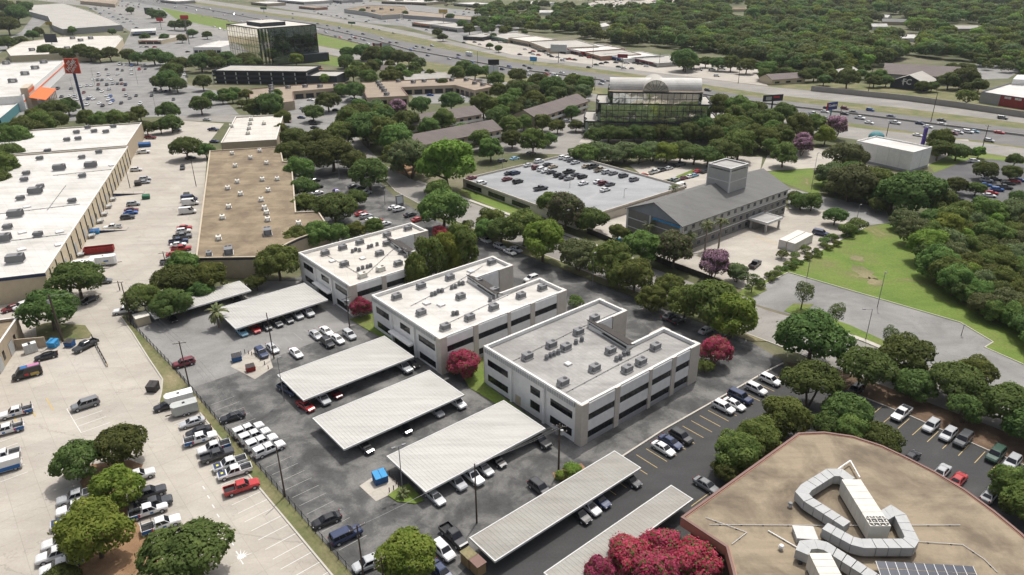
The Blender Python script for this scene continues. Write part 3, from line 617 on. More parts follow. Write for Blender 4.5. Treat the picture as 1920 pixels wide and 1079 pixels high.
# --- garage deck with cars on top
fd = rect((868, 338), (990, 386), (1017, 279), 3.0, 140.1); fd.lu = (G(1062, 422, 3.0) - fd.o).dot(fd.u)
P = rectP(fd); r = thing('parking_deck', 'flat concrete parking deck full of cars, with low parapet', 'parking deck', base_of(P))
MB().prism(ccw(P), 2.6, 3.0).build('deck_slab', 'deck', r)
ring(MB(), ccw(P), .3, 0, 3.75).build('parapet', 'stone', r)
dn = fd.faces()['near']
for k in range(3): window(r, dn, 2 + k * 14, 12 + k * 14, .5, 2.4, 3, 'grey_wall', 'glass_dark', name='garage_opening')
DECK_Z = 3.0
# --- grey motel with tower
def gable(name, desc, cat, f, ze, rise, wall, roof, over=.5, trim='pale_trim', gmat=None, group=None):
    """a house: walls, gable ends, two roof slopes along u"""
    r = thing(name, desc, cat, f.p(f.lu / 2, f.lv / 2), group=group); P = ccw(rectP(f))
    MB().prism(P, 0, ze, bottom=False).build('wall', wall, r)
    lu, lv = f.lu, f.lv; m = lv / 2; zr = ze + rise; t = .22
    for a in (0, lu):
        q = [f.p(a, 0, ze), f.p(a, lv, ze), f.p(a, m, zr)]; s = .15 if a else -.15; q2 = [f.p(a - s, 0, ze), f.p(a - s, lv, ze), f.p(a - s, m, zr)]
        mb = MB(); mb.poly(q); mb.poly(q2[::-1]); mb.poly([q[0], q2[0], q2[2], q[2]]); mb.poly([q[1], q[2], q2[2], q2[1]]); mb.build('gable_end', gmat or wall, r)
    k = rise / m
    for b0 in (0, lv):
        sgn = -1 if b0 == 0 else 1; e = b0 + sgn * over; ez = ze - k * over
        q = [f.p(-over, e, ez), f.p(lu + over, e, ez), f.p(lu + over, m, zr), f.p(-over, m, zr)]
        c = [Vector(x) for x in q] + [Vector(x) + Vector((0, 0, t)) for x in q]
        if (f.pos and b0 != 0) or (not f.pos and b0 == 0): c = [c[j] for j in (0, 3, 2, 1, 4, 7, 6, 5)]
        MB().hexa(c).build('roof_slope', roof, r)
    return r
fm = rect((1279, 424), (1478, 354), (1175, 391), 9.0)
r = gable('motel', 'long grey three storey motel with shingle roof and square tower', 'motel', fm, 9.0, 4.6, 'grey_siding_dark', 'roof_shingle', .6, gmat='grey_gable')
mf = fm.faces()['near']; ms = fm.faces()['start']
for z0, z1 in ((6.2, 8.6), ): panel(r, mf, .2, fm.lu - .2, z0, z1, 'grey_siding', 'siding_band', .08)
for z in (3.0, 6.0): panel(r, mf, 0, fm.lu, z, z + .22, 'pale_trim', 'belt_course', .16); panel(r, ms, 0, fm.lv, z, z + .22, 'pale_trim', 'belt_course', .16)
for z in (.9, 3.9, 6.9):
    n = 16; s = fm.lu / n
    for k in range(n): window(r, mf, (k + .3) * s, (k + .3) * s + 1.5, z, z + 1.4, 2, 'pale_trim', 'glass_pale', .16)
for z in (0, ): panel(r, ms, -.1, .6, 0, 9, 'pale_trim', 'corner_board', .2); panel(r, ms, fm.lv - .6, fm.lv + .1, 0, 9, 'pale_trim', 'corner_board', .2); panel(r, ms, fm.lv * .55, fm.lv * .55 + .5, 0, 9, 'pale_trim', 'corner_board', .2)
MB().fbox(ms, .4, fm.lv * .5, .1, .6, 8.3, 8.7).build('blue_awning', 'blue_bright', r)
# tower
tn = G(1371, 317, 19.8); tf = Fr(tn, fm.u, fm.v, 1, 1); tl = (G(1407, 308, 19.8) - tn).dot(fm.u); tw = (G(1327, 307, 19.8) - tn).dot(fm.v); tf.lu = abs(tl); tf.lv = abs(tw)
tw_ = MB(); tw_.prism(ccw(rectP(tf)), 9.2, 18.6); tw_.build('tower', 'grey_siding', r)
t2 = shell(r, rectP(tf), 19.8, 'grey_siding', 'roof_grey', .4, .3, base=19.0, cop='pale_trim')
for q in tf.faces().values():
    for a in (-.05, q.lu - .35): panel(r, q, a, a + .4, 9.6, 19.7, 'pale_trim', 'corner_board', .06)
    panel(r, q, .36, q.lu - .36, 15.0, 15.3, 'pale_trim', 'belt_course', .06)
fp_ = Fr(mf.p(fm.lu * .60, 0), mf.u, mf.v, 9, 7.5)
pc = thing('porte_cochere', 'flat roofed grey entrance canopy in front of the motel', 'canopy', fp_.p(4.5, 3.7))
MB().fbox(fp_, 0, 9, .4, 7.5, 3.1, 3.6).build('canopy_roof', 'roof_grey', pc); ring(MB(), ccw([fp_.p(0, .4), fp_.p(9, .4), fp_.p(9, 7.5), fp_.p(0, 7.5)]), .25, 3.0, 3.85, 0, .05).build('fascia', 'pale_trim', pc)
for a in (.4, 8.1):
    for b in (1, 6.6): MB().fbox(fp_, a, a + .55, b, b + .55, 0, 3.1).build('pillar', 'grey_siding', pc)
MB().fbox(fp_, .9, 8.1, .42, 3.0, 0, 3.0).build('lobby_wall', 'grey_siding_dark', pc)
# --- mirror glass building with barrel vaults
mo = G(1218, 262); mu = AZ(97); mv = AZ(7)
r = thing('glass_building', 'stepped mirror glass building with white barrel vault roof', 'office building', mo)
def mfr(x0, x1, d): return Fr(mo + mu * x0, mu, mv, x1 - x0, d)
def glass_grid(root, f, z0, z1, sx, sz, mat, mull, name='mullion_grid'):
    """glazing panes set between thin mullions; the panes are single pieces while they are few"""
    nx = max(1, round(f.lu / sx)); nz = max(1, round((z1 - z0) / sz)); w = f.lu / nx; h = (z1 - z0) / nz
    mb = MB()
    for i in range(nx + 1): mb.fbox(f, i * w - .09, i * w + .09, .02, .14, z0, z1)
    for j in range(nz + 1): mb.fbox(f, 0, f.lu, .02, .135, z0 + j * h - .1, z0 + j * h + .1)
    o = mb.build(name, mull, root); o['kind'] = 'stuff'
    for i in range(nx):
        for j in range(nz):
            tilt = [random.uniform(-.012, .012) for _ in range(4)]
            q = [f.p(i * w + .05, .04 + tilt[0], z0 + j * h + .05), f.p((i + 1) * w - .05, .04 + tilt[1], z0 + j * h + .05), f.p((i + 1) * w - .05, .04 + tilt[2], z0 + (j + 1) * h - .05), f.p(i * w + .05, .04 + tilt[3], z0 + (j + 1) * h - .05)]
            MB().poly(q if f.pos is False else q[::-1]).build('pane', mat, root)
MPX = 1 / 3.76
tiers = [(-123 * MPX, 125 * MPX, 0, 8.0, 26), (-101 * MPX, 108 * MPX, 8.0, 16.9, 24), (-80 * MPX, 90 * MPX, 16.9, 22.4, 22)]
for k, (x0, x1, z0, z1, d) in enumerate(tiers):
    f = mfr(x0, x1, d); P = [f.p(2.2, 0), f.p(f.lu - 2.2, 0), f.p(f.lu - .7, 1), f.p(f.lu, 3.5), f.p(f.lu - 1.0, 7), f.p(f.lu + .3, 11), f.p(f.lu, d), f.p(0, d), f.p(-.3, 11), f.p(1.0, 7), f.p(0, 3.5), f.p(.7, 1)]
    MB().prism(P, z0, z1).build('tier', 'mirror_glass_dark', r); ring(MB(), ccw(P), .4, z1 - .1, z1 + .55, 0, .05).build('parapet', 'dark_trim', r)
    MB().prism(inset(ccw(P), .5), z1, z1 + .06).build('terrace', 'roof_pale', r)
    ff = Fr(f.p(0, 0), f.u, -f.v, f.lu); g = Fr(ff.p(2.2, 0), ff.u, ff.v, f.lu - 4.4); glass_grid(r, g, z0 + .2, z1, 2.9, 3.1, 'mirror_glass', 'charcoal')
f3 = mfr(*tiers[2][:2], 22)
def vault(root, f, a0, a1, b, z, rd, mat, n=16, axis='u', name='vault', ends=True):
    mb = MB(); A = []
    for e in (a0, a1):
        for k in range(n + 1):
            t = math.pi * k / n; c, s = math.cos(t) * rd, math.sin(t) * rd
            A.append(f.p(e, b + c, z + s) if axis == 'u' else f.p(b + c, e, z + s))
    mb.v += [tuple(p) for p in A]
    for k in range(n): mb.f.append((k, k + 1, n + 2 + k, n + 1 + k)); mb.m.append(0)
    if ends: mb.f += [tuple(range(n + 1)), tuple(range(2 * n + 1, n, -1))]; mb.m += [1, 1]
    return mb.build(name, [mat, 'mirror_glass'], root, False)
vault(r, f3, 0.5, f3.lu - .5, 10, 22.5, 5.6, 'roof_white')
vault(r, f3, 1.5, 20.5, f3.lu / 2, 22.0, 6.4, 'roof_pale', axis='v', name='cross_vault')
MB().fbox(f3, 0, f3.lu, .6, 3.4, 22.98, 23.05).build('ledge', 'roof_tan', r)
for k in range(9):
    t = math.pi * (k + .5) / 9; c = f3.lu / 2
    MB().tube(f3.p(c + math.cos(t) * 1.5, 1.42, 22.1 + math.sin(t) * 1.5), f3.p(c + math.cos(t) * 6.3, 1.42, 22.1 + math.sin(t) * 6.3), .09, n=4).build('fan_mullion', 'dark_trim', r)
# --- dark glass tower with roof house
ft = rect((482, 54), (592, 46), (442, 44), 30)
P = rectP(ft); r = thing('glass_tower', 'dark mirror glass office tower with pale roof and plant room', 'office building', base_of(P))
MB().prism(inset(ccw(P), .3), 0, 29.4).build('core', 'mirror_glass_dark', r)
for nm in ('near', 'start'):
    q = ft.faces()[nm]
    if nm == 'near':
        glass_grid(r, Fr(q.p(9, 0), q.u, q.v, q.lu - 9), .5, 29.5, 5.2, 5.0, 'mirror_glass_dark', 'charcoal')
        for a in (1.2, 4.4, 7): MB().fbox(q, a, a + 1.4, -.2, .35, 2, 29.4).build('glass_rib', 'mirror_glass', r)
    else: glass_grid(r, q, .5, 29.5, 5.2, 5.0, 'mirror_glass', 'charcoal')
ring(MB(), ccw(P), .5, 29.4, 30.1).build('parapet', 'dark_trim', r); MB().prism(inset(ccw(P), .5), 29.4, 29.6).build('roof', 'roof_white_warm', r)
MB().fbox(ft, ft.lu * .2, ft.lu * .62, ft.lv * .25, ft.lv * .7, 29.6, 32.6).build('plant_room', 'charcoal', r); MB().fbox(ft, ft.lu * .2 - .1, ft.lu * .62 + .1, ft.lv * .25 - .1, ft.lv * .7 + .1, 32.6, 32.8).build('plant_room_roof', 'roof_white_warm', r)
MB().fbox(ft, ft.lu * .68, ft.lu + 6, -6, 0, 0, 7).build('podium', 'charcoal', r)
# --- far parking garage with dark bands
fg = rect((397, 132), (574, 134), (400, 121), 9.5)
P = rectP(fg); r = thing('parking_garage', 'three level parking garage with dark bands and pale columns', 'parking garage', base_of(P)); q = fg.faces()['near']
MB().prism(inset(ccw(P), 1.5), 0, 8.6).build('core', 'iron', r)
for z in (2.0, 5.0, 8.2): ring(MB(), ccw(P), .4, z, z + 1.25).build('spandrel', 'charcoal', r)
for k in range(9): MB().fbox(q, k * q.lu / 8 - .3, k * q.lu / 8 + .3, -.6, -.1, 0, 8.2).build('column', 'pale_trim', r)
MB().prism(inset(ccw(P), .4), 8.6, 8.8).build('top_deck', 'roof_pale', r)
fg2 = Fr(fg.p(fg.lu + .2, -1), fg.u, fg.v, 22, 26); P = rectP(fg2)
MB().prism(ccw(P), 0, 5.6).build('lower_deck', 'charcoal', r); MB().prism(inset(ccw(P), .5), 5.6, 5.75).build('lower_top_deck', 'roof_pale', r); ring(MB(), ccw(P), .4, 5.6, 6.6).build('spandrel', 'charcoal', r)
# --- brown roofed offices
def polyb(name, desc, cat, pts, h, wall, roof, par=.5, cop='coping'):
    P = [G(x, y, h) for x, y in pts]; r = thing(name, desc, cat, base_of(P)); shell(r, P, h, wall, roof, par, cop=cop); return r, ccw(P)
r, P = polyb('low_office', 'brown roofed low office in an L shape below the dark garage', 'office building', [(468, 167), (560, 159), (645, 155), (648, 164), (549, 172), (552, 190), (528, 193), (468, 187)], 5.0, 'tan_wall', 'roof_brown', cop='brown_trim')
r2, P2 = polyb('low_office', 'brown roofed low office with angled wings round a court', 'office building', [(674, 154), (875, 146), (929, 162), (890, 170), (853, 160), (753, 164), (766, 180), (688, 184)], 5.0, 'tan_wall', 'roof_brown', cop='brown_trim')
for rr, PP in ((r, P), (r2, P2)):
    for i in range(len(PP)):
        a, b = PP[i], PP[(i + 1) % len(PP)]; L = (b - a).length; u = (b - a).normalized(); nrm = Vector((u.y, -u.x, 0))
        if nrm.y < .2 and L > 8:
            f = Fr(a, u, nrm, L); n = max(1, int(L / 6)); windows(rr, f, .5, L - .5, .2, 3.1, n, 1.6)
# --- brown shingled motel wings and houses
def wing(p0, p1, depth, ze, rise, desc, wall='tan_wall', roof='roof_shingle_brown', cat='motel wing', name='motel_wing', nwin=0, group=None, over=.6):
    a, b = G(*p0, ze), G(*p1, ze); u = (b - a).normalized(); v = Vector((-u.y, u.x, 0)); v = v if v.y > 0 else -v
    f = Fr(a, u, v, (b - a).length, depth); r = gable(name, desc, cat, f, ze, rise, wall, roof, over, group=group)
    q = f.faces()['near']
    for z in ((.8, 3.6) if ze > 5 else (.8,)):
        for k in range(nwin): s = f.lu / nwin; window(r, q, (k + .25) * s, (k + .7) * s, z, z + 1.5, 1, 'pale_trim', 'glass_dark')
    if nwin and ze > 5: panel(r, q, .2, f.lu - .2, 2.7, 3.1, 'pale_trim', 'gallery', 1.2); panel(r, q, .2, f.lu - .2, 3.1, 4.0, 'pale_trim', 'railing', 1.25, 1.18)
    return r
gw = 'brown roofed motel wings'
wing((745, 240), (903, 214), 15, 6, 3.2, 'brown shingled motel wing, upper of the left pair', nwin=10, group=gw)
wing((772, 276), (940, 243), 15, 6, 3.4, 'brown shingled motel wing, lower of the left pair', nwin=12, group=gw)
wing((1005, 222), (1102, 190), 15, 6, 3.4, 'brown shingled motel wing beside the mirror glass building', nwin=8, group=gw)
# --- white windowless hall
fb = rect((1713, 286), (1748, 276), (1608, 264), 8.6)
r = block('white_hall', 'plain white windowless hall near the freeway sign', 'hall', fb, 8.6, 'white_wall', 'roof_white', .5)
for q, n in ((fb.faces()['near'], 2), (fb.faces()['start'], 5)):
    for k in range(1, n): panel(r, q, q.lu * k / n - .06, q.lu * k / n + .06, 0, 8.4, 'pale_trim', 'joint_cover', .05)
    panel(r, q, .1, q.lu - .1, 0, 1.0, 'grey_wall', 'plinth', .08)
vv = G(1645, 249, 8.5); vv.z = 0; o = thing('dome_pavilion', 'small grey dome just behind the white hall', 'dome', vv)
mb = MB(); n = 14
for j in range(5):
    for k in range(n):
        f_ = lambda t, p: (vv.x + math.cos(p) * math.cos(t) * 3.4, vv.y + math.sin(p) * math.cos(t) * 3.4, 6.5 + math.sin(t) * 2.6)
        t0, t1, p0, p1 = math.pi / 10 * j, math.pi / 10 * (j + 1), 2 * math.pi * k / n, 2 * math.pi * (k + 1) / n
        mb.poly([f_(t0, p0), f_(t0, p1), f_(t1, p1), f_(t1, p0)])
mb.build('dome', 'teal', o); MB().prism([(vv.x + 3.4 * math.cos(2 * math.pi * k / n), vv.y + 3.4 * math.sin(2 * math.pi * k / n)) for k in range(n)], 0, 6.5).build('drum', 'grey_wall', o)
# --- church with FC sign
wing((1657, 138), (1798, 146), 30, 5.5, 5.0, 'large brown roofed church hall behind the dark gable', 'grey_wall', cat='church', name='church_hall', over=.8)
ga, gb = G(1668, 165), G(1732, 172); gu = (gb - ga).normalized(); gv = Vector((-gu.y, gu.x, 0)); L = (gb - ga).length
fcf = Fr(ga + gv * 0, gv, gu, 24, L)
r = gable('chapel', 'church front with charcoal gable and pale roof', 'church', fcf, 4.6, 4.6, 'charcoal', 'roof_pale', .4, gmat='charcoal')
text(r, 'FC', ga + gu * (L * .47) - gv * .35 + Vector((0, 0, 4.9)), gu, (0, 0, 1), 5.0, 'pale_trim', thick=.06)
MB().fbox(Fr(ga, gu, -gv), L * .47 - 2.2, L * .47 - 1.75, .2, .32, 2.6, 6.6).build('cross_upright', 'pale_trim', r)
MB().fbox(Fr(ga, gu, -gv), L * .47 - 3.4, L * .47 - .6, .2, .33, 5.0, 5.4).build('cross_bar', 'pale_trim', r)
# --- grey and red building at right edge
fr_ = rect((1877, 178), (1990, 193), (1840, 172), 6.4)
fr_ = Fr(G(1877, 178, 6.4), (G(1990, 195, 6.4) - G(1877, 178, 6.4)).normalized(), (G(1840, 172.5, 6.4) - G(1877, 178, 6.4)), 55, 32)
P = [G(1877, 178, 6.4), G(1990, 194, 6.4), G(1990, 160, 6.4), G(1893, 157, 6.4), G(1840, 172.5, 6.4)]
r = thing('red_store', 'grey block building with red tiled front and white roof', 'store', base_of(P)); shell(r, P, 6.4, 'grey_wall', 'roof_white', .5, cop='navy_trim')
a, b = G(1877, 178, 6.4), G(1990, 194, 6.4); u = (b - a).normalized(); q = Fr((a.x, a.y), u, (u.y, -u.x), (b - a).length)
panel(r, q, .1, q.lu, 0, 6.2, 'maroon', 'red_front', .15)
for i in range(16):
    for j in range(4): MB().fbox(q, .5 + i * 1.9, 2.2 + i * 1.9, .15, .22, .4 + j * 1.4, 1.6 + j * 1.4).build('tile', 'pale_trim' if j == 3 and i % 3 != 0 else 'rust_red', r)
MB().prism([G(1897, 158, 6.4), G(1990, 162, 6.4), G(1990, 150, 6.4), G(1905, 150, 6.4)], 6, 9.5).build('upper_block', 'white_wall', r)
# --- shops along the freeway
def shop(p0, p1, p2, h, desc, wall='tan_wall', roof='roof_white', sign=None, n=3, awn=None):
    f = rect(p0, p1, p2, h); f.lv = min(f.lv, 60); r = block('shop_building', desc, 'shop', f, h, wall, roof, .5); q = f.faces()['near']
    q = Fr(f.p(0, 0), f.u, -f.v, f.lu)
    windows(r, q, .6, f.lu - .6, .3, min(2.8, h * .6), n, .8)
    if sign: panel(r, q, f.lu * .15, f.lu * .85, h - 1.3, h - .4, sign, 'shop_sign', .2)
    if awn: panel(r, q, .3, f.lu - .3, h * .5, h * .7, awn, 'awning', 1.4)
    return r
shop((908, 64), (952, 74), (955, 58), 4.1, 'beige freeway shop with green awnings', awn='green_bin', roof='roof_pale')
shop((953, 71), (991, 78), (985, 64), 5.1, 'tall plain beige freeway store', roof='roof_white_warm', n=1)
shop((991, 78), (1026, 91), (1060, 68), 4.8, 'freeway shop with grey ridged roof and arched front', roof='roof_pale', sign='tan_wall')
shop((1027, 90), (1062, 95), (1092, 79), 3.4, 'low white roofed freeway shop with blue grey front', 'grey_wall', 'roof_white')
shop((1063, 91), (1093, 97), (1132, 84), 4.1, 'white roofed freeway shop with red front', 'rust_red', 'roof_white', 'white_wall')
shop((1094, 97), (1127, 106), (1166, 93), 3.7, 'grey roofed brick freeway shop', 'brick_red', 'roof_pale')
shop((1129, 101), (1171, 111), (1208, 98), 3.4, 'white roofed freeway shop with blue sign band', 'white_wall', 'roof_white', 'decal_blue')
shop((1184, 108), (1233, 119), (1262, 104), 3.4, 'pale roofed grey freeway workshop beside the wood', 'grey_siding', 'roof_pale', 'maroon')
polyb('strip_mall', 'far strip mall with tan roof and grey front', 'shops', [(645, 17), (690, 10), (760, 12), (766, 20), (750, 27), (715, 29), (690, 23)], 6, 'grey_siding', 'roof_tan')
polyb('strip_mall', 'far long strip of low shops right of the tan roofed mall', 'shops', [(768, 20), (892, 32), (890, 38), (755, 28)], 5, 'grey_wall', 'roof_brown')
shop((772, 42), (806, 46), (812, 38), 5, 'far small diner with orange trim', 'tan_wall', 'roof_pale', 'orange', 2)
shop((808, 46), (858, 53), (862, 44), 5, 'far grey single storey shop beside the diner', 'grey_siding', 'roof_pale', None, 3)
shop((868, 68), (904, 70), (904, 61), 4, 'long dark canopy of a far car lot', 'dark_trim', 'roof_pale', None, 2)
shop((520, 0), (570, 4), (560, -6), 5, 'far low shop at the very top with blue trim', 'grey_siding', 'roof_white', 'decal_blue', 3)
shop((715, 2), (800, 5), (790, -4), 5, 'far pale roofed store at the top of the view', 'tan_wall', 'roof_white', None, 3)
# --- top left stores
polyb('store', 'tan roofed store with pale front left of the far lot', 'store', [(12, 94), (42, 79), (115, 69), (222, 66), (230, 72), (216, 89), (184, 98), (20, 105)], 7, 'cream_wall', 'roof_white_warm')
polyb('store', 'grey roofed shopping block at top left with columned front', 'store', [(98, 47), (118, 55), (229, 47), (205, 35), (170, 22), (118, 6), (55, 10), (55, 22), (90, 31)], 7, 'grey_wall', 'roof_pale')
polyb('store', 'flat brown store at the very top left', 'store', [(150, 2), (215, 8), (222, 0), (160, -6)], 6, 'tan_wall', 'roof_brown')
r = shop((361, 89), (414, 89), (362, 74), 5.5, 'small white bank with column front beside the glass tower', 'white_wall', 'roof_white', None, 6)
shop((258, 76), (302, 76), (262, 64), 4, 'low cream burger diner with red sign pole', 'cream_wall', 'roof_pale', 'rust_red', 3)
shop((245, 60), (292, 58), (250, 54), 5, 'flat blue edged fuel station canopy', 'pale_trim', 'roof_white', 'decal_blue', 1)
# --- big orange trimmed store
fh = rect((42, 180), (120, 113), (-40, 113), 9.0); fh.lv = 130
r = thing('hardware_store', 'big white roofed hardware store with orange canopy', 'store', fh.p(fh.lu / 2, 40)); shell(r, rectP(fh), 9.0, 'white_wall', 'roof_white', .6)
q = Fr(fh.p(0, 0), fh.u, -fh.v, fh.lu)
if q.v.x < 0: q = Fr(fh.p(0, 0), fh.u, fh.v, fh.lu)
panel(r, q, 0, fh.lu, 5.4, 6.1, 'orange', 'orange_band', .2)
MB().fbox(q, 6, 24, -1.5, 2.5, 0, 12.5).build('entrance_portal', 'beige_panel', r)
text(r, 'THE HOME DEPOT', q.p(15, 2.65, 10.2), q.u if q.u.cross(Vector((0, 0, 1))).dot(q.v) > 0 else -q.u, (0, 0, 1), 2.3, 'orange')
A = [q.p(2, 2.5, 7.2), q.p(44, 2.5, 7.2), q.p(44, 11, 5.2), q.p(2, 11, 5.2)]; kz = Vector((0, 0, .3)); cc = A + [p + kz for p in A]
MB().hexa(cc if (A[1] - A[0]).cross(A[2] - A[1]).z > 0 else [cc[k] for k in (0, 3, 2, 1, 4, 7, 6, 5)]).build('canopy', 'orange', r)
for k in range(8): MB().fbox(q, 3 + k * 5.6, 3.5 + k * 5.6, 10, 10.5, 0, 5.2).build('canopy_post', 'beige_panel', r)
MB().fbox(q, fh.lu - 8, fh.lu, 0, 6, 0, 6.5).build('side_portal', 'orange', r)
polyb('shed', 'pale blue and teal shed beside the hardware store', 'shed', [(-30, 205), (-30, 190), (34, 188), (36, 192), (0, 222)], 5, 'teal', 'roof_white')
# --- houses among trees
for p0, p1, d, desc, wall, roof in (((1650, 32), (1664, 33), 9, 'white roofed house peeking from the far wood', 'white_wall', 'roof_white'), ((1655, 41), (1700, 42), 18, 'dark roofed large house in the far wood', 'tan_wall', 'roof_shingle'),
        ((1636, 50), (1664, 50), 8, 'white roofed shed below the dark roofed house', 'white_wall', 'roof_white'), ((1690, 72), (1718, 72), 12, 'white roofed house lowest in the far wood', 'white_wall', 'roof_white'),
        ((1786, 54), (1836, 54), 12, 'long grey roofed house at right in the far wood', 'grey_wall', 'roof_pale'), ((1122, 52), (1142, 48), 10, 'white roofed barn in the wood behind the shops', 'white_wall', 'roof_white'),
        ((1012, 24), (1035, 24), 14, 'white house among trees near the top', 'white_wall', 'roof_white'), ((1368, 18), (1402, 18), 16, 'orange tile roofed house near the top', 'cream_wall', 'roof_tan'),
        ((1448, 150), (1510, 146), 14, 'tan cottage with brown roof beside the freeway', 'cream_wall', 'roof_shingle_brown'), ((1565, 143), (1612, 134), 12, 'grey roofed cottage hidden behind an oak by the freeway', 'grey_wall', 'roof_pale'),
        ((714, 132), (752, 132), 11, 'white walled house with hipped brown roof by the freeway', 'white_wall', 'roof_shingle_brown'), ((760, 150), (838, 146), 12, 'long pale blue shed by the freeway trees', 'grey_siding', 'roof_pale')):
    wing(p0, p1, d, 3.6, 2.6, desc, wall, roof, 'house', 'house', 3 if p0[1] > 100 else 0)

for k, (x0, y0, x1, y1, x2, y2, h, wl, rf) in enumerate(((470, 4, 500, 7, 480, 0, 5, 'tan_wall', 'roof_white'), (600, -2, 640, 1, 610, -6, 5, 'grey_wall', 'roof_pale'), (560, 12, 590, 15, 566, 9, 4, 'brick_red', 'roof_brown'), (850, 6, 890, 9, 858, 2, 5, 'grey_siding', 'roof_white'), (905, 12, 945, 14, 912, 8, 5, 'tan_wall', 'roof_brown'), (960, 6, 1005, 8, 966, 1, 5, 'white_wall', 'roof_white'), (1060, 22, 1090, 23, 1064, 18, 4, 'tan_wall', 'roof_pale'), (330, 3, 300, 0, 320, -3, 5, 'grey_wall', 'roof_white'))):
    shop((x0, y0), (x1, y1), (x2, y2), h, 'tiny far %s at the top edge, %s of eight' % (('store', 'shop')[k % 2], ('second', 'fourth', 'third', 'fifth', 'sixth', 'seventh', 'rightmost', 'leftmost')[k]), wl, rf, None, 2)
# ------------------------------------------------------------------ vehicles
CARS = dict(
    sedan=dict(st=[(-2.4, .45, .85, .70), (-2.28, .28, .98, .87), (-1.2, .22, 1.0, .92), (1.0, .22, .97, .92), (1.9, .25, .86, .88), (2.3, .3, .72, .8), (2.4, .4, .6, .65)], cab=(1.15, -1.85, .35, -1.15, .95, 1.46, .84, .62), wx=(1.45, -1.4), wr=.34),
    hatchback=dict(st=[(-2.1, .45, .95, .75), (-2.0, .28, 1.02, .86), (-1, .24, 1.02, .9), (.9, .24, .99, .9), (1.75, .27, .88, .86), (2.1, .42, .65, .68)], cab=(1.1, -1.95, .35, -1.5, .98, 1.54, .83, .64), wx=(1.3, -1.3), wr=.33),
    suv=dict(st=[(-2.35, .5, 1.0, .8), (-2.26, .35, 1.12, .93), (-1, .28, 1.12, .97), (1.1, .28, 1.1, .97), (2.05, .32, 1.0, .92), (2.35, .45, .8, .8)], cab=(1.2, -2.22, .45, -1.9, 1.08, 1.73, .9, .74), wx=(1.45, -1.4), wr=.37),
    large_suv=dict(st=[(-2.6, .5, 1.05, .85), (-2.52, .38, 1.18, .98), (-1, .32, 1.18, 1.02), (1.3, .32, 1.16, 1.02), (2.35, .36, 1.08, .97), (2.65, .5, .85, .85)], cab=(1.35, -2.48, .65, -2.3, 1.13, 1.9, .95, .8), wx=(1.65, -1.6), wr=.4),
    pickup=dict(st=[(-1.0, .42, 1.14, .96), (-.95, .4, 1.16, .99), (1.35, .4, 1.16, .99), (2.55, .42, 1.12, .96), (2.85, .46, 1.02, .9), (2.95, .55, .9, .8)], cab=(1.35, -.95, .6, -.8, 1.12, 1.9, .92, .76), wx=(1.95, -1.85), wr=.41, bed=(-2.95, -1.0)),
    van=dict(st=[(-2.9, .4, 1.2, .95), (-2.84, .3, 1.3, 1.0), (1.6, .3, 1.3, 1.0), (2.4, .35, 1.15, .97), (2.75, .45, .95, .9), (2.9, .5, .8, .8)], cab=(2.15, -2.86, 1.25, -2.8, 1.25, 2.5, .98, .86), wx=(1.85, -1.8), wr=.36, cargo=True),
)
def ring8(x, zb, zt, w):
    h = zt - zb
    return [(x, -w * .84, zb), (x, -w, zb + .22 * h), (x, -w, zt - .22 * h), (x, -w * .86, zt), (x, w * .86, zt), (x, w, zt - .22 * h), (x, w, zb + .22 * h), (x, w * .84, zb)]
def body_mb(c, mb=None, m=0):
    mb = mb or MB(); i = len(mb.v); st = c['st']; n = 8
    for s in st: mb.v += ring8(*s)
    for k in range(len(st) - 1):
        for j in range(n): mb.f.append((i + k * n + j, i + (k + 1) * n + j, i + (k + 1) * n + (j + 1) % n, i + k * n + (j + 1) % n)[::-1]); mb.m.append(m)
    mb.f.append(tuple(i + j for j in range(n))); mb.m.append(m); k = i + (len(st) - 1) * n; mb.f.append(tuple(k + j for j in reversed(range(n)))); mb.m.append(m)
    x0, x1, t0, t1, z0, z1, wb, wt = c['cab']; r = .07
    # cabin: belt ring, roof edge ring, roof ring
    i = len(mb.v)
    for (f, b, w, z) in ((x0, x1, wb, z0 - .04), (t0, t1, wt, z1 - r), (t0 - .12, t1 + .12, wt - .12, z1)):
        mb.v += [(f, -w, z), (b, -w, z), (b, w, z), (f, w, z)]
    for k in range(2):
        for j in range(4): mb.f.append((i + k * 4 + j, i + k * 4 + (j + 1) % 4, i + (k + 1) * 4 + (j + 1) % 4, i + (k + 1) * 4 + j)[::-1]); mb.m.append(m)
    mb.f.append((i + 8, i + 11, i + 10, i + 9)[::-1]); mb.m.append(m)
    return mb
def lerp(a, b, t): return tuple(a[k] + (b[k] - a[k]) * t for k in range(3))
def quad_in(q, u0, u1, v0, v1, n):
    """a window inside the face q (bl, br, tr, tl), lifted by n"""
    P = lambda u, v: lerp(lerp(q[0], q[1], u), lerp(q[3], q[2], u), v)
    return [tuple(p[k] + n[k] for k in range(3)) for p in (P(u0, v0), P(u1, v0), P(u1, v1), P(u0, v1))]
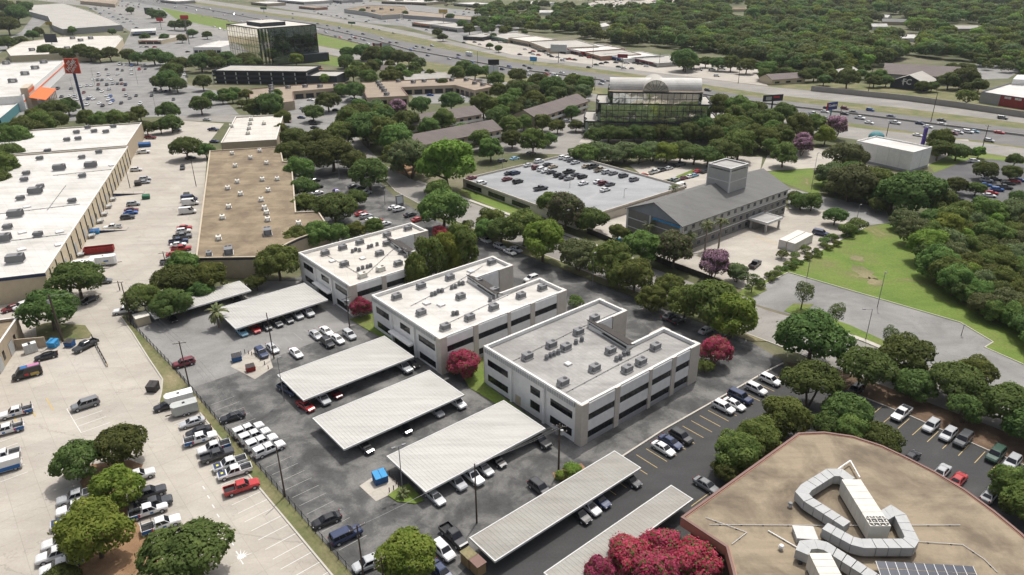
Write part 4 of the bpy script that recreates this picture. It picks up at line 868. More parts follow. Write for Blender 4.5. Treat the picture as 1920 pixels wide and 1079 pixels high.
def window_quads(c):
    x0, x1, t0, t1, z0, z1, wb, wt = c['cab']; zt = z1 - .07; e = .02; W = []
    W.append(('windscreen', quad_in([(x0, -wb, z0), (x0, wb, z0), (t0, wt, zt), (t0, -wt, zt)], .06, .94, .1, .97, (e, 0, e))))
    W.append(('rear_window', quad_in([(x1, wb, z0), (x1, -wb, z0), (t1, -wt, zt), (t1, wt, zt)], .1, .9, .22, .95, (-e, 0, e))))
    for s in (1, -1):
        q = [(x1, wb * s, z0), (x0, wb * s, z0), (t0, wt * s, zt), (t1, wt * s, zt)]
        sp = [(.74, .95)] if c.get('cargo') else ([(.08, .46), (.52, .93)] if not c.get('three') else [(.06, .3), (.34, .6), (.64, .94)])
        for a, b in sp: W.append(('side_window', quad_in(q, a, b, .14, .93, (0, e * s, .005)) if s < 0 else quad_in(q, a, b, .14, .93, (0, e * s, .005))[::-1]))
    return W
def wheel_mb(r, w=.24, mb=None, at=(0, 0, 0), s=1):
    mb = mb or MB(); x, y, z = at; n = 12
    mb.tube((x, y - w / 2, z), (x, y + w / 2, z), r, n=n, m=0, caps=True)
    mb.tube((x, y + s * w / 2, z), (x, y + s * (w / 2 + .015), z), r * .62, n=8, m=1)
    return mb
def bed_mb(c, mb=None, m=0, mf=1):
    mb = mb or MB(); x0, x1 = c['bed']; w = .98; z0, z1 = .5, 1.2; t = .09
    ring(mb, [Vector((x0, -w, 0)), Vector((x1 + .04, -w, 0)), Vector((x1 + .04, w, 0)), Vector((x0, w, 0))], t, z0, z1, m)
    mb.box(x0 + t - .01, x1 + .03, -w + t - .01, w - t + .01, .72, .78, mf); return mb
PAINT = dict(w=('white', (.72, .72, .71)), s=('silver', (.42, .43, .44)), g=('grey', (.16, .165, .17)), d=('charcoal', (.05, .053, .058)), k=('black', (.012, .012, .014)), b=('blue', (.025, .10, .32)), n=('navy', (.015, .03, .09)), r=('red', (.42, .02, .02)), m=('maroon', (.14, .012, .02)), t=('tan', (.34, .28, .2)), l=('light blue', (.20, .38, .50)), e=('green', (.02, .06, .04)), o=('orange', (.6, .15, .03)), p=('purple', (.09, .05, .25)))
KIND = dict(s='sedan', h='hatchback', u='suv', U='large_suv', p='pickup', v='van', c='camper_pickup')
NAME = dict(sedan='sedan', hatchback='hatchback', suv='suv', large_suv='suv', pickup='pickup_truck', van='van', camper_pickup='pickup_truck')
SAY = dict(sedan='sedan', hatchback='hatchback', suv='suv', large_suv='large suv', pickup='pickup truck', van='van', camper_pickup='camper shell pickup')
CARS['large_suv']['three'] = True; CARS['camper_pickup'] = dict(CARS['pickup'], shell=True)
PROTO = {}
HIDE = []
def proto(kind):
    if kind in PROTO: return PROTO[kind]
    c = CARS[kind]; parts = []
    parts.append(('body', body_mb(c).mesh(kind + '_body', 'car_paint'), (0, 0, 0)))
    for nm, q in window_quads(c):
        mb = MB().poly(q); parts.append((nm, mb.mesh(nm, 'glass_car'), (0, 0, 0)))
    if 'bed' in c: parts.append(('bed', bed_mb(c).mesh('bed', ['car_paint', 'bed_liner']), (0, 0, 0)))
    if c.get('shell'):
        mb = MB(); mb.hexa([(-2.93, -.95, 1.21), (-1.02, -.95, 1.21), (-1.02, .95, 1.21), (-2.93, .95, 1.21), (-2.8, -.78, 1.88), (-1.02, -.78, 1.88), (-1.02, .78, 1.88), (-2.8, .78, 1.88)]); parts.append(('camper_shell', mb.mesh('camper_shell', 'car_paint'), (0, 0, 0)))
        for s in (1, -1): parts.append(('side_window', MB().poly([(-2.6, .93 * s, 1.4), (-1.2, .93 * s, 1.4), (-1.2, .82 * s, 1.8), (-2.5, .82 * s, 1.8)][::-s]).mesh('side_window', 'glass_car'), (0, 0, 0)))
    wl = wheel_mb(c['wr'], s=1).mesh('wheel', ['rubber', 'rim']); wr_ = wheel_mb(c['wr'], s=-1).mesh('wheel', ['rubber', 'rim'])
    hw = max(s[3] for s in c['st'])
    for x in c['wx']:
        for s in (1, -1): parts.append(('wheel', wl if s > 0 else wr_, (x, s * (hw - .11), c['wr'])))
    f, b = c['st'][-2], c['st'][1]; rx = c['bed'][0] if 'bed' in c else c['st'][0][0]
    hl = MB().box(-.08, .08, -.15, .15, -.07, .06).mesh('headlight', 'lamp_glass'); tl = MB().box(-.05, .05, -.1, .1, -.16, .16).mesh('tail_light', 'tail')
    for s in (1, -1):
        parts.append(('headlight', hl, (f[0] + .02, s * (f[3] - .24), (f[1] + f[2]) / 2 + .1))); parts.append(('tail_light', tl, (rx + .02, s * (b[3] - .16), .92)))
    PROTO[kind] = parts; return parts
FAR = {}
def far_mesh(kind):
    if kind in FAR: return FAR[kind]
    c = CARS[kind]; mb = body_mb(c)
    for nm, q in window_quads(c): mb.poly(q, 1)
    if 'bed' in c: bed_mb(c, mb, 0, 2)
    hw = max(s[3] for s in c['st'])
    for x in c['wx']:
        for s in (1, -1): i = len(mb.m); mb.tube((x, s * (hw - .12) - .11, c['wr']), (x, s * (hw - .12) + .12, c['wr']), c['wr'], n=7, m=2)
    FAR[kind] = mb.mesh(kind + '_whole', ['car_paint', 'glass_car', 'rubber']); return FAR[kind]
NCAR = []
def car(x, y, code, az, where, z=0.05, detail=None, group=None, desc=None):
    """one vehicle seen at pixel (x, y); code = kind letter + colour letter"""
    kind = KIND[code[0]]; cn, col = PAINT[code[1]]; k = random.uniform(.85, 1.12); col = (col[0] * k, col[1] * k, col[2] * k, 1)
    p = G(x, y, z + .75); p.z = z; NCAR.append(p.copy()); rz = math.pi / 2 - rad(az + random.uniform(-1.5, 1.5))
    if detail is None: detail = MPP(x, y) < .19
    d = desc or cn + ' ' + SAY[kind]
    if not detail:
        o = bpy.data.objects.new(NAME[kind], far_mesh('pickup' if kind == 'camper_pickup' else kind)); COL.objects.link(o); o.location = p; o.rotation_euler = (0, 0, rz); o.color = col
        return reg(o, d, NAME[kind].replace('_', ' '), where, group)
    o = empty(NAME[kind], p, rz); reg(o, d, NAME[kind].replace('_', ' '), where, group)
    for nm, me, loc in proto(kind):
        c = bpy.data.objects.new(nm, me); COL.objects.link(c); c.parent = o; c.location = loc; c.color = col
    return o
def fleet(where, az, txt, z=.05, group=None, **kw):
    """'x,y,code[,az]' entries separated by blanks"""
    for e in txt.split():
        a = e.split(','); car(float(a[0]), float(a[1]), a[2], float(a[3]) if len(a) > 3 else az, where, z, group=group or 'vehicles ' + where, **kw)
def decal(o, parts):
    for nm, b, mt in parts: c = MB().box(*b).build(nm, mt, None); c.parent = o; c.location = (0, 0, 0)
# near: concrete yard, pickups of one firm
firm = []
for x, y, az, desc, dk in ((30, 773, 238, 'white pickup with blue tail and roof rack in the yard, nose left', 1), (12, 806, 238, 'white work pickup with loaded bed at left edge, below the roof racked one', 1), (4, 855, 238, 'dark bedded white pickup cut by the left edge, lowest but one', 0), (376, 822, 60, 'white pickup with blue tail, uppermost of the row by the fence', 1),
        (401, 839, 240, 'white pickup with blue bed, nose left, by the fence', 1), (431, 869, 240, 'white pickup with navy hood, upper of two by the fence', 2), (440, 884, 240, 'white pickup with navy hood, lower of the two by the fence', 2), (278, 957, 60, 'white pickup with blue tail, upper of two right of the island', 1),
        (302, 983, 60, 'white pickup with blue tail, lower of two right of the island', 1), (257, 893, 60, 'plain white pickup at the top of the island, nose right', 0), (143, 951, 240, 'white pickup second from top left of the island', 0), (133, 975, 240, 'white pickup with navy hood half under the bright tree', 2), (118, 1013, 240, 'white pickup third from bottom, left of the island', 0), (108, 1038, 240, 'white pickup second from bottom, left of the island', 0), (116, 1060, 240, 'white pickup with blue tail at the bottom left of the island', 1)):
    o = car(x, y, 'pw', az, '', desc=desc, group='white work pickups in the concrete yard', detail=True)
    if dk == 1:
        for s in (1, -1): decal(o, [('blue_tail_panel', (-2.9, -1.5, min(s * .99, s * 1.0), max(s * .99, s * 1.0), .55, 1.19), 'decal_blue'), ('red_stripe', (-1.5, -1.25, min(s * .99, s * 1.0), max(s * .99, s * 1.0), .6, 1.19), 'decal_red'), ('door_emblem', (.2, .7, min(s * .99, s * 1.0), max(s * .99, s * 1.0), .6, .95), 'decal_blue')])
        decal(o, [('rack_bar', (-2.8, -2.7, -.9, .9, 1.9, 1.96), 'iron'), ('rack_bar', (-1.3, -1.2, -.9, .9, 1.9, 1.96), 'iron')])
        for a in (-2.75, -1.25):
            for s in (.9, -.9): c = MB().tube((a, s, 1.15), (a, s, 1.93), .04, n=4).build('rack_post', 'iron'); c.parent = o; c.location = (0, 0, 0)
    if dk == 2: decal(o, [('hood_panel', (1.5, 2.7, -.8, .8, 1.13, 1.175), 'navy_trim'), ('hood_emblem', (1.9, 2.3, -.25, .25, 1.175, 1.185), 'decal_yellow')])
Y = 'in the concrete yard'
fleet(Y, 235, '160,758,Ug,232 86,667,sk,236 160,648,pd,205 21,577,sm,215 41,573,uw,215')
fleet('beside the trailers by the fence', 240, '311,760,sk 360,791,ss 372,808,sk')
fleet('in the row by the fence', 60, '407,853,pd 453,913,pr')
fleet('beside the mulched tree island', 60, '277,925,pd 288,945,pd 143,931,ps,240')
fleet('behind the left yard oaks', 230, '167,562,sk,200 235,582,pw,250')
v = car(51, 701, 'vk', 236, '', desc='black wrapped van with gold and pink graphics in the yard', detail=True)
for s in (1, -1):
    lo, hi = min(s * .985, s * 1.03), max(s * .985, s * 1.03)
    decal(v, [('gold_graphic', (-2.2, -.6, lo, hi, .5, 1.2), 'gold'), ('red_graphic', (-.3, .5, lo, hi, .8, 1.25), 'decal_red')])
decal(v, [('pink_roof_graphic', (-2.6, -.4, -.7, .5, 2.5, 2.515), 'decal_pink'), ('roof_stripe', (-.3, .9, -.65, .65, 2.5, 2.517), 'decal_blue')])
v = car(6, 877, 'vw', 238, '', desc='white and blue service van cut by the left edge', detail=True)
for s in (1, -1): decal(v, [('blue_side_panel', (-2.6, 1.0, min(s * .99, s * 1.03), max(s * .99, s * 1.03), .5, 1.25), 'decal_blue')])
# near: asphalt lot
fleet('side by side along the fence', 50, '466,806,cw 478,817,cw 491,829,cw 505,842,cw')
fleet('along the iron fence in the asphalt lot', 240, '436,781,sk 345,680,um 612,974,sk 648,1003,Un,55 690,1056,us')
fleet('beside the wooden bin boxes', 140, '851,1005,pk 831,1031,uw 828,1071,sn')
fleet('in the asphalt lot by the round shrub', 140, '1012,914,uk')
fleet('under the lower large carport', 140, '815,930,ss 856,903,us 884,891,pw 906,876,ss 930,861,sk 1010,824,pk')
fleet('under the middle large carport', 140, '857,754,uw 816,769,ss 756,800,sk 684,836,sk')
fleet('under the upper large carport', 140, '756,687,ps 771,680,sk 627,735,sm 605,747,us 573,760,sr,130 541,730,pn,130')
fleet('under the carport beside the palm', 140, '578,585,us 557,590,us 539,597,sd 519,604,sd 498,610,sd 477,615,sr 453,621,sl')
fleet('under the narrow carport by the alley', 140, '322,596,sk 442,560,sk')
fleet('in the open bays above the carports', 140, '592,627,ss 612,620,sw 614,642,uk 633,635,sw 655,627,us 511,652,ss 490,661,un 555,661,sw')
fleet('under the long narrow carport', 140, '1180,897,sd 1104,948,sw 1086,963,sk 1122,935,sn')
fleet('in the yellow bays near the long carport', 140, '1244,840,sw 1258,828,sn 1277,818,uk 1325,909,sg')
fleet('in the yellow bays beside the front office', 140, '1357,763,uw 1377,757,sw 1388,744,Un 1418,729,uw 1444,712,uw')
fleet('in the bays along the leafy verge', 230, '1690,775,pw 1746,798,us 1778,814,us 1806,824,Ud 1867,852,Ue 1898,866,us 1604,731,uk')
fleet('in the bays beyond the curved roof', 50, '1709,856,sk 1767,882,ss 1797,898,sr 1856,927,ss')
fleet('in the shady bays beside the street', 50, '1325,618,ss 1272,600,sk 1350,630,sd 1256,592,sd')
fleet('in the bays behind the middle office', 140, '996,522,uw,230 937,462,us 910,450,uw 896,444,uk 956,472,sw 968,467,ss')
L3 = 'in the lot between tan warehouse and street'
fleet(L3, 50, '739,388,sw 748,392,uw 769,402,sk 783,411,sr 677,400,sr 686,405,us 697,411,sw 706,414,sr 721,419,sw 686,361,us 663,349,sd 675,352,sd 630,358,sp,330 595,361,sw 590,371,sw 595,350,sk 590,338,sk 637,427,ve')
AL = 'in the sunny warehouse alley'
fleet(AL, 73, '255,318,uw 272,335,us 270,341,ss 250,382,us 246,393,sm 245,398,sb 239,407,ud 211,426,pw,253 342,314,ud,160 357,381,vw 355,374,vn 352,397,vw 346,426,sr 344,433,uw 342,443,pg 335,452,pn 334,458,sw 340,466,pr 327,476,sr 320,490,pg 269,285,pw 357,295,sk 193,527,ug')
# garage deck
fleet('on the parking deck', 50, '965,297,sl 996,288,uk 991,309,sw 1011,302,uw 1006,314,um 1016,317,uw 1027,308,sk 1037,312,st 1024,320,sw 1034,322,sk 966,324,un 971,340,uk 1014,353,pd,60 1047,328,uk 1057,331,sk 1067,322,pk 1067,334,sg 1080,327,sd 1092,331,uk 1094,343,sw 1122,340,sw 1131,343,um 1144,345,sd 1135,355,sw 1052,368,sb 1056,295,uw 1065,297,uw 1072,300,sd 1079,304,ss 1100,311,st 1112,312,pk 1125,318,pt 1137,322,us 1150,324,sg 1169,329,ud 1189,336,ug 884,333,sm 903,343,uw 951,335,sm 955,324,sd 942,302,uk', DECK_Z + .02)
fleet('in the strip beyond the parking deck', 50, '1207,328,sr 1227,322,pw 1241,318,ud 1254,315,ss 1260,311,uk 1276,308,pg 1308,321,sr 1321,321,sk 1302,328,sl 1294,330,sw 1282,333,sm 1266,337,us 1256,342,pe 1240,350,sw 1277,350,vw 1230,370,sd 1202,380,sw')
fleet('in the motel yard', 130, '1539,437,Un 1416,495,pk,40')
fleet('in the dark lot at the right edge', 110, '1827,302,uw 1850,338,us 1866,335,sd 1847,346,sb 1891,343,sk 1902,339,sr 1911,337,sb 1883,351,pd 1870,355,ub 1859,361,sr 1855,366,sw 1838,371,sn 1795,372,sd 1908,393,sd 1588,310,sk,50')
# freeway
FWY = 'on the freeway'
fleet(FWY, 138, '1525,213,pw 1584,203,um 1584,213,sd 1601,210,sd 1632,206,ub 1612,221,pw 1671,218,sn 1678,230,pw 1725,231,sn 1740,237,sw 1766,225,sd 1787,250,um 1797,248,uw 1815,247,Uw 1827,246,sl 1874,248,sr 1721,253,sw 1040,142,vw 1026,132,se 1026,139,sr 984,123,sd 1131,152,us 1127,157,ss 1327,169,ud 1360,181,sg 987,132,ss 771,94,ub 802,104,sn 781,87,se 805,93,sd 842,110,ss 859,108,sp 860,103,sd 886,117,ub 744,80,sk 660,65,sb 661,69,sw 678,73,ss 683,75,sn 681,64,pd 652,59,sd 614,48,sn 610,57,sn 612,61,ss 596,45,pd 637,53,vs 500,31,sd 489,37,ss 549,34,sd 955,125,ub 430,40,sw 380,30,ss 400,22,sd 350,15,pn 330,12,sw 420,28,sw 440,30,sw 455,27,sd 310,8,sw', .06)
fleet('on the far frontage road', 138, '1880,221,Ug 1104,126,sd 810,86,us 700,54,sg 712,56,ss 738,62,st 549,26,sd', .06)
fleet('on the near frontage road', 138, '1452,228,se 1824,288,ue 994,165,us 402,50,sw 412,54,uw 420,56,sw', .06)
rt_ = random.Random(31); nt_ = 0
while nt_ < 46:
    k = rt_.randrange(1, 12); t_ = rt_.random(); a_, b_ = (tuple(L[k][i] + (L[k + 1][i] - L[k][i]) * t_ for i in (0, 1)) for L in (m_top, m_bot)); u_ = rt_.choice((.14, .26, .38, .64, .76, .88)); x_, y_ = a_[0] + (b_[0] - a_[0]) * u_, a_[1] + (b_[1] - a_[1]) * u_
    if 280 < x_ < 1920 and y_ > 6 and not 1150 < x_ < 1310 and all((G(x_, y_, .8).xy - q_.xy).length > 8 for q_ in NCAR): car(x_, y_, rt_.choice('ssuup') + rt_.choice('wwwskdgnr'), 138, FWY, .06, False, 'vehicles ' + FWY); nt_ += 1
# parking lots beyond
fleet('beside the freeway shops', 120, '1344,142,uw 1311,131,ps 1335,130,ps 1354,129,ps 1155,117,sd 1137,117,sk 1128,119,sd 1118,121,se 1160,125,se 1170,127,sw 1185,128,ss 1105,108,sr 1078,112,sk 1068,111,pr 1060,110,sw 1055,113,uw 1030,103,se 1010,103,sr 1000,101,sw 995,99,sk 1025,100,sw 1035,106,sd 1046,107,sw 1090,105,sk 1175,118,pw 1190,118,sd 1200,120,pd 1212,124,sw 975,102,sk 985,92,sw 1000,96,sr 1012,96,sd 1022,95,sk 885,72,sk 905,76,sk 890,79,sd 925,76,sk 938,79,sw 900,83,sw 870,80,sk')
HD = 'in the hardware store lot'
hd = '225,121,vw 233,122,sw 240,122,uw 247,123,ub 246,131,uw 261,130,pr 271,122,uw 272,129,sd 247,138,sw 220,130,sd 229,132,sd 199,130,sd 185,141,vw 203,140,us 220,139,pw 175,148,sw 183,150,ug 191,150,sd 203,148,sw 209,149,sw 227,150,uk 211,157,us 220,157,sd 228,157,sm 235,159,un 200,159,ud 184,158,sm 163,160,ss 171,160,sw 151,162,sw 184,167,ud 191,171,sw 204,167,us 232,168,sm 133,166,sd 157,173,sm 115,181,sk 89,184,pd 130,180,sw 140,181,us 145,186,sw 156,185,sw 165,185,sn 175,185,sw 169,181,sw 199,179,sw 207,180,sb 236,179,us 243,184,sg 255,179,sd 284,179,sk 325,186,sd 263,194,uw 227,193,sk 207,193,sw 192,198,sk 186,193,sw 203,187,uw 211,188,sb 144,197,uw 163,196,pw 108,166,pd 291,168,pk 301,170,sw 311,171,sn 346,140,uw 350,143,sk'
fleet(HD, 163, hd)
fleet('near the pale warehouse and brown offices', 100, '388,224,ss 538,228,sm 565,220,sn 588,232,sk 590,239,sk 586,227,sd 332,243,us 282,258,pm 400,243,pn 402,265,sn 645,232,sk 655,187,sw 667,187,ub 670,193,ss 668,199,sw 671,203,sw 660,185,sk 568,203,ss 630,206,sk 582,187,sw 807,178,sb 866,182,sw 640,124,sw 650,125,ss 600,128,sr 590,131,sw 1063,227,us')
fleet('in the lots at top left', 60, '265,88,sw 275,88,sd 290,88,sr 264,99,us 352,97,sk 205,26,sd 212,32,sb 188,25,sb 230,33,uw 238,36,sd 245,40,sw 222,36,sd 232,42,ss 250,45,sw 256,52,sk 228,52,sn 235,60,sd 195,20,sw 180,18,sd 215,20,sw 226,27,sk')
fleet('in the shopping strip lots', 110, '590,22,sw 597,25,sd 603,27,sk 612,27,sw 622,30,sw 632,30,sd 640,33,sw 648,35,ss 655,30,sk 663,33,sw 620,8,sd 630,10,sw 615,12,sk 582,18,sd 705,30,sw 715,34,sd 722,40,sw 692,38,sw 687,41,sd 745,38,sb 755,36,sw 768,38,sd 700,33,sm 820,52,sw 832,54,sd 838,51,sw 800,56,ss 815,60,sw 855,58,sd')
# the farthest car lots: too small to pick apart
def car_mass(name, label, regions):
    V, F_, MI = [], [], []; mb = MB()
    for (x0, x1, y0, y1, n) in regions:
        for _ in range(n):
            x, y = random.uniform(x0, x1), random.uniform(y0, y1); p = G(x, y); a = rad(random.choice((50, 140)) + random.uniform(-4, 4)); u = Vector((math.sin(a), math.cos(a), 0)); v = Vector((-u.y, u.x, 0)); f = Fr(p, u, v); m = random.choice((0, 0, 0, 1, 2, 2, 3, 4))
            c = lambda a0, a1, b0, b1, z0, z1, mm: mb.fbox(f, a0, a1, b0, b1, z0, z1, mm)
            c(-2.3, 2.3, -.9, .9, .25, .95, m); c(-1.5, 1.0, -.78, .78, .95, 1.4, 5); c(-1.3, .8, -.72, .72, 1.4, 1.46, m)
    o = mb.build(name, ['trailer_white', 'galvanised', 'charcoal', 'maroon', 'decal_blue', 'glass_car']); o['kind'] = 'stuff'; o['label'] = label; o['category'] = 'car park'
car_mass('distant_cars', 'mass of tiny parked cars in the farthest lots at the top', [(1085, 1290, 2, 14, 90), (560, 700, -4, 8, 40), (170, 300, 2, 20, 40), (780, 960, 8, 30, 30), (1390, 1480, 0, 6, 25)])
# ------------------------------------------------------------------ trees and shrubs
def rdirs(n):
    d = RNG.normal(size=(n, 3)); return d / np.linalg.norm(d, axis=1)[:, None]
def crown_arrays(n, lobes, hz, zc, leaf, seed, flat=0.0, spread=.62, core=.55, low=-.55):
    """leaf-sized quads over the surface of many lobes; unit radius, centre height zc, half height hz"""
    rng = np.random.default_rng(seed)
    d = rng.normal(size=(lobes, 3)); d /= np.linalg.norm(d, axis=1)[:, None]; d[:, 2] = np.where(d[:, 2] < low, -d[:, 2], d[:, 2])
    rad_ = spread * rng.uniform(.55, 1.0, lobes) ** .6
    C = d * rad_[:, None] * np.array([1, 1, hz]); R = rng.uniform(.17, .38, lobes) * np.where(rad_ < .4, 1.15, .95)
    C = np.vstack([C, [[0, 0, 0]]]); R = np.append(R, core)
    pr = R ** 2 / (R ** 2).sum(); k = rng.choice(len(R), n * 2, p=pr)
    q = rng.normal(size=(n * 2, 3)); q /= np.linalg.norm(q, axis=1)[:, None]; q[:, 2] = np.where(q[:, 2] < -.5, -q[:, 2], q[:, 2])
    rr = R[k] * rng.uniform(.8, 1.06, n * 2) * np.where(rng.random(n * 2) < .06, 1.22, 1.0)
    p = C[k] + q * rr[:, None] * np.array([1, 1, max(.75, hz)])
    # drop leaves buried in other lobes
    dd = np.linalg.norm(p[:, None, :] - C[None], axis=2) / R[None]; keep = ((dd < .78).sum(1) == 0) | (rng.random(n * 2) < .15)
    p, q = p[keep][:n], q[keep][:n]; m = len(p)
    nn = q * .9 + np.array([0, 0, .3]) + rng.normal(size=(m, 3)) * .42; nn /= np.linalg.norm(nn, axis=1)[:, None]
    t = rng.normal(size=(m, 3)); u = np.cross(nn, t); u /= np.linalg.norm(u, axis=1)[:, None]; v = np.cross(nn, u)
    s = leaf * rng.uniform(.6, 1.3, m)[:, None]; a = rng.uniform(.55, 1.0, m)[:, None]
    k_ = 1.0 / np.percentile(np.hypot(p[:, 0], p[:, 1]), 96); p = p * np.array([k_, k_, min(k_, 1.2)]) + np.array([0, 0, zc])
    global LASTN; ln = q * .62 + nn * .25 + np.array([0, 0, .22]); LASTN = np.repeat(ln / np.linalg.norm(ln, axis=1)[:, None], 4, 0)
    V = np.stack([p - u * s, p - v * s * a, p + u * s, p + v * s * a], 1).reshape(-1, 3)
    return V, q, m
def quads_mesh(name, V, mats, mi=None):
    n = len(V) // 4; me = bpy.data.meshes.new(name); me.vertices.add(len(V)); me.loops.add(len(V)); me.polygons.add(n)
    me.vertices.foreach_set('co', V.astype(np.float32).ravel()); me.loops.foreach_set('vertex_index', np.arange(len(V), dtype=np.int32))
    me.polygons.foreach_set('loop_start', np.arange(0, len(V), 4, dtype=np.int32)); me.polygons.foreach_set('loop_total', np.full(n, 4, np.int32))
    for x in mats: me.materials.append(M[x])
    if mi is not None: me.polygons.foreach_set('material_index', mi.astype(np.int32))
    me.update(calc_edges=True); me.polygons.foreach_set('use_smooth', np.ones(n, bool)); me.normals_split_custom_set_from_vertices(LASTN.tolist()); return me
def trunk_mesh(name, zc, hz, seed, multi=1, mat='bark', r=.075):
    rng = random.Random(seed); mb = MB()
    for k in range(multi):
        a = 2 * math.pi * k / multi + rng.random(); off = .0 if multi == 1 else .05
        b0 = Vector((math.cos(a) * off, math.sin(a) * off, -.03)); lean = .05 if multi == 1 else .28
        b1 = Vector((math.cos(a) * lean, math.sin(a) * lean, zc - hz * .55)); rr = r if multi == 1 else r * .6
        mb.tube(b0, b1, rr, rr * .72, 7)
        for j in range(5 if multi == 1 else 3):
            t = 2 * math.pi * (j + rng.random()) / 5; ln = rng.uniform(.4, .62)
            e = b1 + Vector((math.cos(t) * ln, math.sin(t) * ln, rng.uniform(.1, .45) * hz * 1.3)); mb.tube(b1 - Vector((0, 0, .04)), e, rr * .6, rr * .2, 5)
            for w in range(2):
                e2 = e + Vector((rng.uniform(-.3, .3), rng.uniform(-.3, .3), rng.uniform(.05, .3))); mb.tube(e, e2, rr * .22, rr * .08, 4)
    return mb.mesh(name, mat)
TK = dict(
    o=('oak_tree', 'dark green oak', 'leaf_oak', dict(hz=.7, zc=.84), 1), e=('elm_tree', 'mid green elm', 'leaf_elm', dict(hz=.82, zc=.98), 1), b=('bright_tree', 'yellow green tree', 'leaf_bright', dict(hz=.88, zc=1.02), 1),
    v=('olive_tree', 'grey olive tree', 'leaf_olive', dict(hz=.7, zc=.86), 3), p=('plum_tree', 'purple brown tree', 'leaf_plum', dict(hz=.88, zc=1.02), 1), c=('crape_myrtle', 'crimson flowering myrtle', 'flower_crimson', dict(hz=.88, zc=.98), 4),
    k=('crape_myrtle', 'pink flowering myrtle', 'flower_pink', dict(hz=.82, zc=1.1), 4), s=('shrub', 'rounded green shrub', 'leaf_elm', dict(hz=.8, zc=.72), 0), r=('round_shrub', 'clipped bright green round shrub', 'leaf_bright', dict(hz=.95, zc=.8), 0), y=('sapling', 'slim dark sapling', 'leaf_oak', dict(hz=1.25, zc=1.7), 1), a=('oak_tree', 'sparse spreading oak', 'leaf_oak', dict(hz=.58, zc=1.05), 3))
VAR = {}
for i, (k, (nm, say, lm, geo, stems)) in enumerate(TK.items()):
    VAR[k] = []
    for j in range(3 if k in 'oeba' else 2):
        n, lob, leaf, spread, core = 10500, 54, .05, .70, .48
        if k == 'a': n, lob, spread, core = 7500, 40, .76, .3
        if k in 'sr': n, lob, leaf, spread = 3000, 22, .058, .5
        if k == 'y': n, lob, spread, core = 2600, 18, .55, .3
        V, q, m = crown_arrays(n, lob, geo['hz'], geo['zc'], leaf, 100 + i * 10 + j, spread=spread, core=core)
        rng = np.random.default_rng(i * 7 + j); mi = None; mats = [lm]
        if k == 'c': mats = [lm, 'leaf_oak']; mi = (rng.random(m) < np.where(q[:, 2] > .1, .2, .5)).astype(int)
        if k == 'k': mats = [lm, 'leaf_plum']; mi = (rng.random(m) < np.where(q[:, 2] > .15, .3, .85)).astype(int)
        if k == 'p': mats = [lm, 'leaf_oak']; mi = (rng.random(m) < .4).astype(int)
        VAR[k].append((quads_mesh(nm + '_crown', V, mats, mi), trunk_mesh(nm + '_trunk', geo['zc'], geo['hz'], 50 + i * 5 + j, max(1, stems), 'bark_pale' if k in 'ck' else 'bark')))
def tree(x, y, r, k, where, group=None, zt=None):
    nm, say, lm, geo, stems = TK[k]; zc = geo['zc']
    rm = r * MPP(x, y, 5.0)
    for _ in range(2): rm = r * MPP(x, y, zc * rm)
    if zt: zc = zt / rm
    p = G(x, y, zc * rm); p.z = 0; o = empty(nm, p, random.uniform(0, 6.28)); s = rm * 1.02; o.scale = (s * random.uniform(.94, 1.06), s * random.uniform(.94, 1.06), s * random.uniform(.93, 1.07) * zc / geo['zc'])
    cm, tm = random.choice(VAR[k])
    c = bpy.data.objects.new('crown', cm); COL.objects.link(c); c.parent = o
    t = bpy.data.objects.new('stem' if k in 'sr' else 'trunk', tm); COL.objects.link(t); t.parent = o
    return reg(o, say, 'shrub' if k in 'sr' else 'tree', where, group or 'trees ' + where)
def grove(where, txt, group=None):
    for e in txt.split(): a = e.split(','); tree(float(a[0]), float(a[1]), float(a[2]) * (1.15 if float(a[1]) < 320 else 1.05), a[3], where, group, float(a[4]) if len(a) > 4 else None)
grove('on the mulched island', '147,867,44,o 222,838,46,o 217,918,44,b 176,1000,58,b')
grove('at the bottom edge of the yard', '347,1044,76,o 112,1086,32,o')
grove('by the yard entrance', '92,584,46,o 144,527,42,o')
grove('between alley and white carport', '268,562,30,e 328,528,40,o 396,522,30,e 322,572,34,o 345,502,28,e 375,545,24,o')
grove('along the warehouse alley', '347,277,24,o 386,284,15,o')
grove('left of the long warehouse', '14,292,26,o 2,318,28,e 48,244,26,o 74,233,22,e 100,228,22,o 30,262,24,e -10,345,30,o')
grove('beside the tan warehouse', '521,492,37,e 480,530,19,o 545,285,24,o 562,318,24,e 568,352,24,o 572,384,22,e 560,446,27,e 596,440,28,e 632,440,22,e 668,432,18,e 700,426,18,e 550,262,24,o')
grove('in the lot right of the tan warehouse', '627,388,38,o 668,372,20,o 692,326,36,o 622,288,36,o 598,268,28,o 655,300,26,o 640,255,24,e')
grove('along the street near the garage', '838,312,43,b 768,300,36,v 830,392,42,e 822,358,24,e 825,437,13,c 876,423,13,s 922,415,26,e 940,432,30,o 912,432,22,e')
grove('between rear and middle offices', '808,492,28,e,7.5 838,484,26,b,7.5 864,472,32,e,8 780,514,22,e,7')
grove('between street and motel', '1060,397,34,p 1032,380,24,e 1110,414,28,o 982,428,36,e 1017,454,38,b 1086,478,37,v 1142,490,38,e 1190,518,34,e 1206,462,36,e 1158,437,16,e 1264,470,34,p 1338,496,28,k 1382,512,21,v 1170,440,14,o')
grove('along the street beside the front office', '1165,520,26,e 1222,560,26,e 1285,568,34,e 1335,570,50,e 1374,592,44,b 1255,540,26,e')
grove('beside the white offices', '1341,658,29,c 870,682,29,c 677,578,19,c 1322,688,16,s 852,690,14,s 1080,566,16,s 716,540,9,s')
